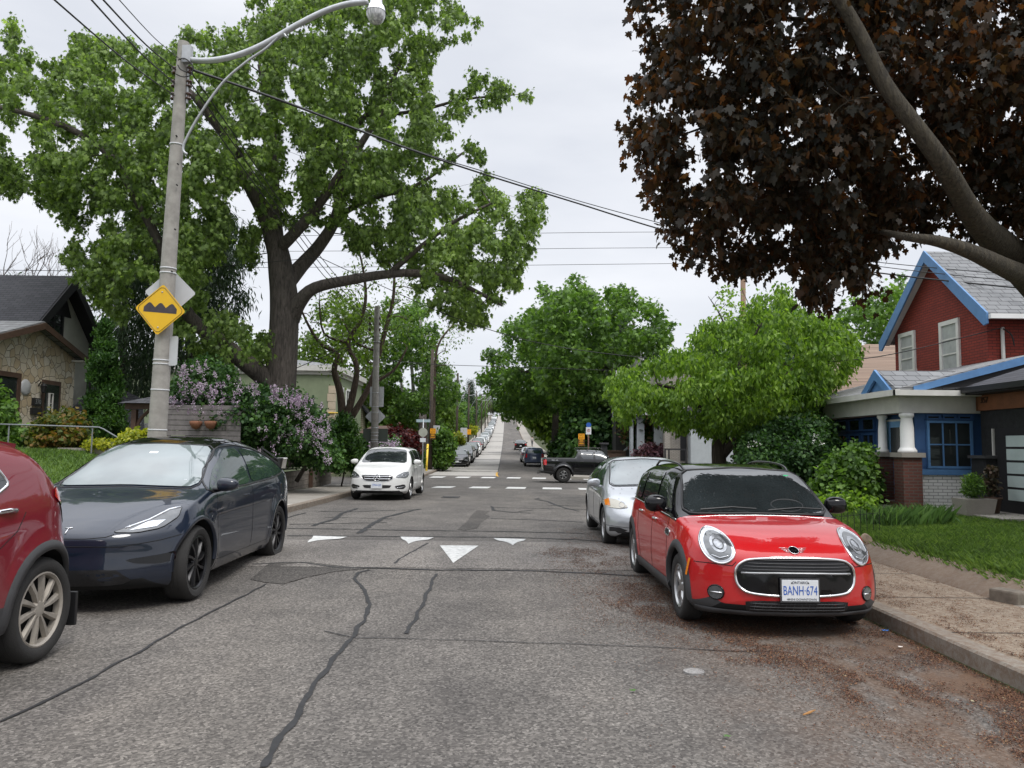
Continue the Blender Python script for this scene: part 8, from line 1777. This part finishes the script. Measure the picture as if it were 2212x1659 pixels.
# ================================================================== PARKED CARS ON THE HILL
def far_spec(kind):
    if kind == 'saloon': return dict(L=4.9, W=1.86, H=1.46, wf=.95, wr=3.8, r=.34, R=.38, tw=.22, sweep=(.4, 2.8), rsweep=(.35, 3), tumble=.2, fillet=.1, top=[(0, .70), (.3, .82), (1.1, .98), (1.25, 1.03), (2.1, 1.42), (2.6, 1.46), (3.2, 1.44), (4.1, 1.15), (4.6, 1.12), (4.9, 1.02)], belt=[(0, .62), (.5, .78), (1.3, .92), (4, 1.0), (4.9, .95)], hw=[(0, .84), (.5, .91), (1, .93), (4.2, .93), (4.9, .84)], bot=[(0, .2), (4.9, .27)], n=[(0, 2.8), (1.5, 4.4), (3.6, 4.4), (4.9, 3)], face=[(.2, .06), (.35, 0), (.6, .01), (.75, .1)], rface=[(.2, .05), (.5, 0), (1, .06)])
    if kind == 'suv': return dict(L=4.65, W=1.88, H=1.70, wf=.92, wr=3.65, r=.37, R=.42, tw=.24, sweep=(.35, 3), rsweep=(.3, 3), tumble=.17, fillet=.1, top=[(0, .90), (.3, 1.0), (1.1, 1.12), (1.25, 1.16), (1.95, 1.60), (2.4, 1.69), (3.8, 1.68), (4.2, 1.5), (4.65, 1.12)], belt=[(0, .80), (.8, .98), (1.5, 1.06), (4, 1.14), (4.65, 1.04)], hw=[(0, .85), (.5, .92), (1, .94), (4, .94), (4.65, .86)], bot=[(0, .26), (4.65, .32)], n=[(0, 3), (1.5, 4.8), (4, 5), (4.65, 4)], face=[(.25, .05), (.4, 0), (.85, .02), (1., .1)], rface=[(.25, .05), (.5, 0), (1, .04), (1.5, .3)])
    return dict(L=4.3, W=1.77, H=1.52, wf=.85, wr=3.4, r=.32, R=.36, tw=.2, sweep=(.35, 3), rsweep=(.3, 3), tumble=.17, fillet=.1, top=[(0, .76), (.3, .88), (.95, 1.02), (1.1, 1.07), (1.8, 1.44), (2.2, 1.51), (3.5, 1.5), (3.9, 1.3), (4.3, 1.0)], belt=[(0, .68), (.6, .86), (1.3, .96), (3.8, 1.05), (4.3, .96)], hw=[(0, .8), (.5, .87), (1, .885), (3.8, .885), (4.3, .82)], bot=[(0, .2), (4.3, .27)], n=[(0, 3), (1.5, 4.4), (4, 4.8)], face=[(.2, .06), (.35, 0), (.7, .02), (.85, .1)], rface=[(.2, .05), (.5, 0), (1, .05), (1.4, .3)])
def far_car(kind, name, label, loc, rz, pm, lod=1, group=None, boxy=False):
    sp = far_spec(kind)
    if boxy: sp['H'] = 1.62; sp['top'] = [(0, .9), (.3, 1.0), (1.0, 1.12), (1.1, 1.16), (1.6, 1.56), (2.0, 1.62), (4.0, 1.62), (4.2, 1.5), (4.3, 1.2)]; sp['n'] = [(0, 3), (1.5, 6), (4.3, 6)]; sp['rface'] = [(.2, .03), (.5, 0), (1, .02), (1.6, .12)]; sp['tumble'] = .12
    c = Car(sp, name, label, 'car', loc, rz, pm, group, lod); Hh, Ln, hb = sp['H'], sp['L'], c.lat(sp['L'] * .5, 'belt'); w_ = sp['W'] / 2
    z0, z1 = c.lat(1.25, 'top') - .02, Hh - .10
    rl = Ln * .9
    c.glassset([(-w_ * .78, z0), (w_ * .78, z0), (w_ * .66, z1), (-w_ * .66, z1)], [[(1.5, hb + .04), (Ln * .5, hb + .05), (Ln * .5, z1), (2.1, z1 - .04)], [(Ln * .5 + .08, hb + .05), (Ln * (.73 if kind == 'saloon' else .83), hb + .08), (Ln * (.66 if kind == 'saloon' else .8), z1 - .06), (Ln * .5 + .08, z1)]], [(-w_ * .7, hb + .12), (w_ * .7, hb + .12), (w_ * .62, z1), (-w_ * .62, z1)], M['glassgreen'])
    zl = sp['top'][0][1] - .06
    for sd in (1, -1):
        c.patch('headlight', rrect(*sorted((sd * w_ * .62, sd * w_ * .93)), zl - .12, zl - .01, .03), 'F', M['lampclear'], .01, .12)
        c.patch('tail_light', rrect(*sorted((sd * w_ * .70, sd * w_ * .94)), hb - .24, hb - .02 + (.1 if boxy else 0), .03), 'R', M['redlens'], .012, .12)
    c.patch('grille', rrect(-.33, .33, zl - .24, zl - .04, .04), 'F', M['blackgloss'], .012, .15); c.line('grille_surround', rrect(-.34, .34, zl - .25, zl - .03, .04), 'F', .012, M['chrome'], True, .01)
    c.patch('lower_grille', rrect(-.55, .55, .28, .38, .03), 'F', M['black'], .01, .15)
    c.plate('F', 0, .46, .30, .15, off=.03); c.plate('R', 0, .62 if not boxy else .75, .30, .15, off=.03)
    c.mirror(1.6, hb + .03, pm, 'sq', (.1, .07, .07), .13); c.wheels((5, .05, .06, 0, .2), M['alloy']); return c
COLS = dict(black=paint('black_car_paint', (.008, .008, .009)), grey=paint('grey_car_paint', (.07, .075, .08), .4), silver=paint('silver_car_paint', (.38, .39, .40), .5), white=paint('white_far_paint', (.66, .66, .65)), red=paint('red_far_paint', (.30, .012, .014)), blue=paint('slate_blue_paint', (.07, .09, .15), .35), navy=paint('navy_paint', (.015, .02, .06), .3))
rowdef = [('saloon', 'black', 65.0, 'black saloon with chrome grille, first in the parked row beyond the junction'), ('suv', 'grey', 72.2, 'dark grey SUV parked second in the hill row'), ('hatch', 'black', 79.5, 'black hatchback parked third in the hill row'), ('suv', 'black', 86.8, 'black SUV parked fourth in the hill row'), ('saloon', 'white', 94.2, 'white saloon parked fifth in the hill row'), ('hatch', 'red', 101.5, 'red hatchback mostly hidden in the hill row'), ('suv', 'black', 109.0, 'tall black SUV in the middle of the hill row'), ('suv', 'white', 117, 'white SUV behind the tall black one'), ('saloon', 'grey', 125, 'grey saloon above the white SUV on the hill'), ('hatch', 'silver', 133, 'silver hatchback halfway up the hill row'),
    ('saloon', 'white', 141, 'white saloon behind the silver hatchback on the hill'), ('suv', 'silver', 150, 'silver SUV in the upper hill row'), ('hatch', 'grey', 159, 'grey hatchback in the upper hill row'), ('saloon', 'silver', 168, 'silver saloon in the upper hill row'), ('suv', 'white', 178, 'white SUV in the upper hill row'), ('saloon', 'black', 189, 'black saloon in the upper hill row'), ('hatch', 'white', 201, 'white hatchback near the hilltop'), ('suv', 'grey', 214, 'grey SUV near the hilltop'), ('saloon', 'silver', 229, 'silver saloon near the hilltop'), ('hatch', 'black', 246, 'black hatchback near the hilltop'), ('suv', 'white', 265, 'white SUV close to the crest'), ('saloon', 'grey', 285, 'grey saloon close to the crest'), ('hatch', 'silver', 305, 'last silver hatchback at the crest')]
protos = {}
for i, (k, col, Y, lb) in enumerate(rowdef):
    sl_ = math.atan((zg(Y + 4) - zg(Y)) / 4); yy = Y + 2.3; X_ = -4.05 + .06 * math.sin(i * 2.1)
    nm = {'saloon': 'saloon_car', 'suv': 'suv_car', 'hatch': 'hatchback_car'}[k]
    if k not in protos:
        c = far_car(k, nm, lb, (X_, yy, zg(yy)), 0, COLS[col], 1, 'cars parked up the left side of the hill'); protos[k] = c; o = c.root
    else:
        o = copy_tree(protos[k].root); o['label'] = lb; o.location = (X_, yy, zg(yy))
        for ch in o.children:
            for ms in ch.material_slots:
                if ms.material == protos[k].body_mat and ms.material != COLS[col]: ms.link = 'OBJECT'; ms.material = COLS[col]
    o.rotation_euler = (sl_, 0, 0)
c = far_car('hatch', 'boxy_wagon', 'slate blue boxy wagon seen from behind, parked at right beyond the junction', (2.5, 67 + 2.1, zg(69)), math.pi, COLS['blue'], 1, boxy=True)
o = copy_tree(protos['hatch'].root); o.location = (2.35, 78, zg(78)); o.rotation_euler = (-.02, 0, math.pi); o['label'] = 'silver hatchback parked just ahead of the boxy wagon'; o['group'] = 'cars on the right of the hill'
def recol(o, col, src):
    for ch in o.children:
        for ms in ch.material_slots:
            if ms.material == src.body_mat: ms.link = 'OBJECT'; ms.material = COLS[col]
recol(o, 'silver', protos['hatch'])
o = copy_tree(protos['saloon'].root); o.location = (2.2, 115.5, zg(115.5)); o.rotation_euler = (-.03, 0, math.pi); o['label'] = 'black saloon driving away up the hill, seen from behind'; o['group'] = 'cars on the right of the hill'
o = copy_tree(protos['suv'].root); o.location = (-8.6, 92, zg(92) + .35); o.rotation_euler = (0, 0, rad(150)); o['label'] = 'navy blue SUV in a driveway behind the nearest hill pole'; o['group'] = 'cars on the right of the hill' if False else 'cars parked up the left side of the hill'; recol(o, 'navy', protos['suv'])
tag(box_obj('stone_bench', W(968, 990, 76).x, W(984, 990, 76).x, 76, 76.6, zg(76) + .2, zg(76) + .95, M['conc']), 'pale stone garden wall end beside the driveway', 'garden wall')
# ================================================================== PEOPLE
def skin_mesh(name, verts, edges, radii, mat, parent, root=0):
    me = bpy.data.meshes.new(name); me.from_pydata(verts, edges, []); me.update(); o = bpy.data.objects.new(name, me); link(o, parent)
    sk = o.modifiers.new('s', 'SKIN'); sk.use_smooth_shade = True; o.modifiers.new('u', 'SUBSURF').levels = 1; o.modifiers['u'].render_levels = 1
    for i, r in enumerate(radii): me.skin_vertices[0].data[i].radius = (r, r) if not isinstance(r, tuple) else r
    me.skin_vertices[0].data[root].use_root = True; me.materials.append(mat); return o
def person(loc, rz, s, label, top, legs, hood=None, stride=.22):
    o = empty('person', loc, rz, label, 'person'); o.scale = (s, s, s); sk_ = plain('skin', (.36, .20, .14), .6)
    V = [(0, 0, .95), (0, 0, 1.2), (0, 0, 1.42), (0, -.01, 1.5), (0, -.02, 1.62), (0, -.02, 1.72), (.17, 0, 1.40), (.22, .04, 1.12), (.20, -.08, .88), (-.17, 0, 1.40), (-.22, -.04, 1.12), (-.2, .06, .88),
         (.09, 0, .90), (.10, -stride * .5, .50), (.10, -stride, .08), (.10, -stride - .14, .04), (-.09, 0, .90), (-.10, stride * .4, .50), (-.10, stride * 1.1, .10), (-.10, stride * 1.1 - .14, .05), (.20, -.13, .80), (-.2, .03, .80), (0, -.11, 1.60)]
    E = [(0, 1), (1, 2), (2, 3), (3, 4), (4, 5), (2, 6), (6, 7), (7, 8), (2, 9), (9, 10), (10, 11), (0, 12), (12, 13), (13, 14), (14, 15), (0, 16), (16, 17), (17, 18), (18, 19), (8, 20), (11, 21)]
    V = V[:22]; Rr = [.12, .12, .10, .05, .085, .07, .05, .04, .03, .05, .04, .03, .07, .055, .04, .03, .07, .055, .04, .03, .025, .025]
    skin_mesh('body', V, E, Rr, sk_, o)
    J = [(0, 0, .92), (0, 0, 1.2), (0, 0, 1.42), (.17, 0, 1.40), (.22, .04, 1.12), (.205, -.06, .92), (-.17, 0, 1.40), (-.22, -.04, 1.12), (-.205, .04, .92)]
    skin_mesh('jacket', J, [(0, 1), (1, 2), (2, 3), (3, 4), (4, 5), (2, 6), (6, 7), (7, 8)], [.165, .16, .125, .068, .058, .048, .068, .058, .048], top, o)
    T_ = [(0, 0, .94), (.09, 0, .88), (.10, -stride * .5, .50), (.10, -stride, .12), (-.09, 0, .88), (-.10, stride * .4, .50), (-.10, stride * 1.1, .14)]
    skin_mesh('trousers', T_, [(0, 1), (1, 2), (2, 3), (0, 4), (4, 5), (5, 6)], [.14, .095, .072, .058, .095, .072, .058], legs, o)
    hm = plain('dark_hair', (.03, .02, .015), .7)
    bm = bmesh.new(); bmesh.ops.create_icosphere(bm, subdivisions=3, radius=.125 if hood else .10)
    bmesh.ops.delete(bm, geom=[v for v in bm.verts if v.co.y < -.05 and v.co.z < .07], context='VERTS')
    me = bpy.data.meshes.new('hood' if hood else 'hair'); bm.to_mesh(me); bm.free(); me.materials.append(hood or hm); h = bpy.data.objects.new('hood' if hood else 'hair', me); link(h, o); h.location = (0, .0, 1.68)
    me.polygons.foreach_set('use_smooth', np.ones(len(me.polygons), dtype=bool))
    if hood:
        md = h.modifiers.new('s', 'SOLIDIFY'); md.thickness = .02
    MB().lathe([(.001, -.025), (.014, -.012), (.016, .0), (.001, .02)], (0, -.105, 1.63), 'z', 8).build('nose', sk_, o, True)
    for sd in (-1, 1): MB().lathe([(.001, -.012), (.012, 0), (.001, .012)], (sd * .032, -.098, 1.665), 'z', 8).build('eye', M['dark'], o, True)
    return o
person((4.25, 124, zg(124) + .13), rad(160), 1., 'person in pale jacket and grey trousers walking on the hill pavement', plain('pale_jacket', (.42, .40, .38), .9), plain('grey_trousers', (.12, .12, .13), .9))
hw_ = plain('white_hoodie', (.72, .72, .72), .9)
c = W(1414, 997, 38)
person((c.x, 38, zg(38) + .0), rad(-20), (c.z - zg(38)) / 1.66, 'person in a white hood behind the silver car roof', hw_, plain('dark_trousers', (.03, .03, .035), .9), hw_, .1)
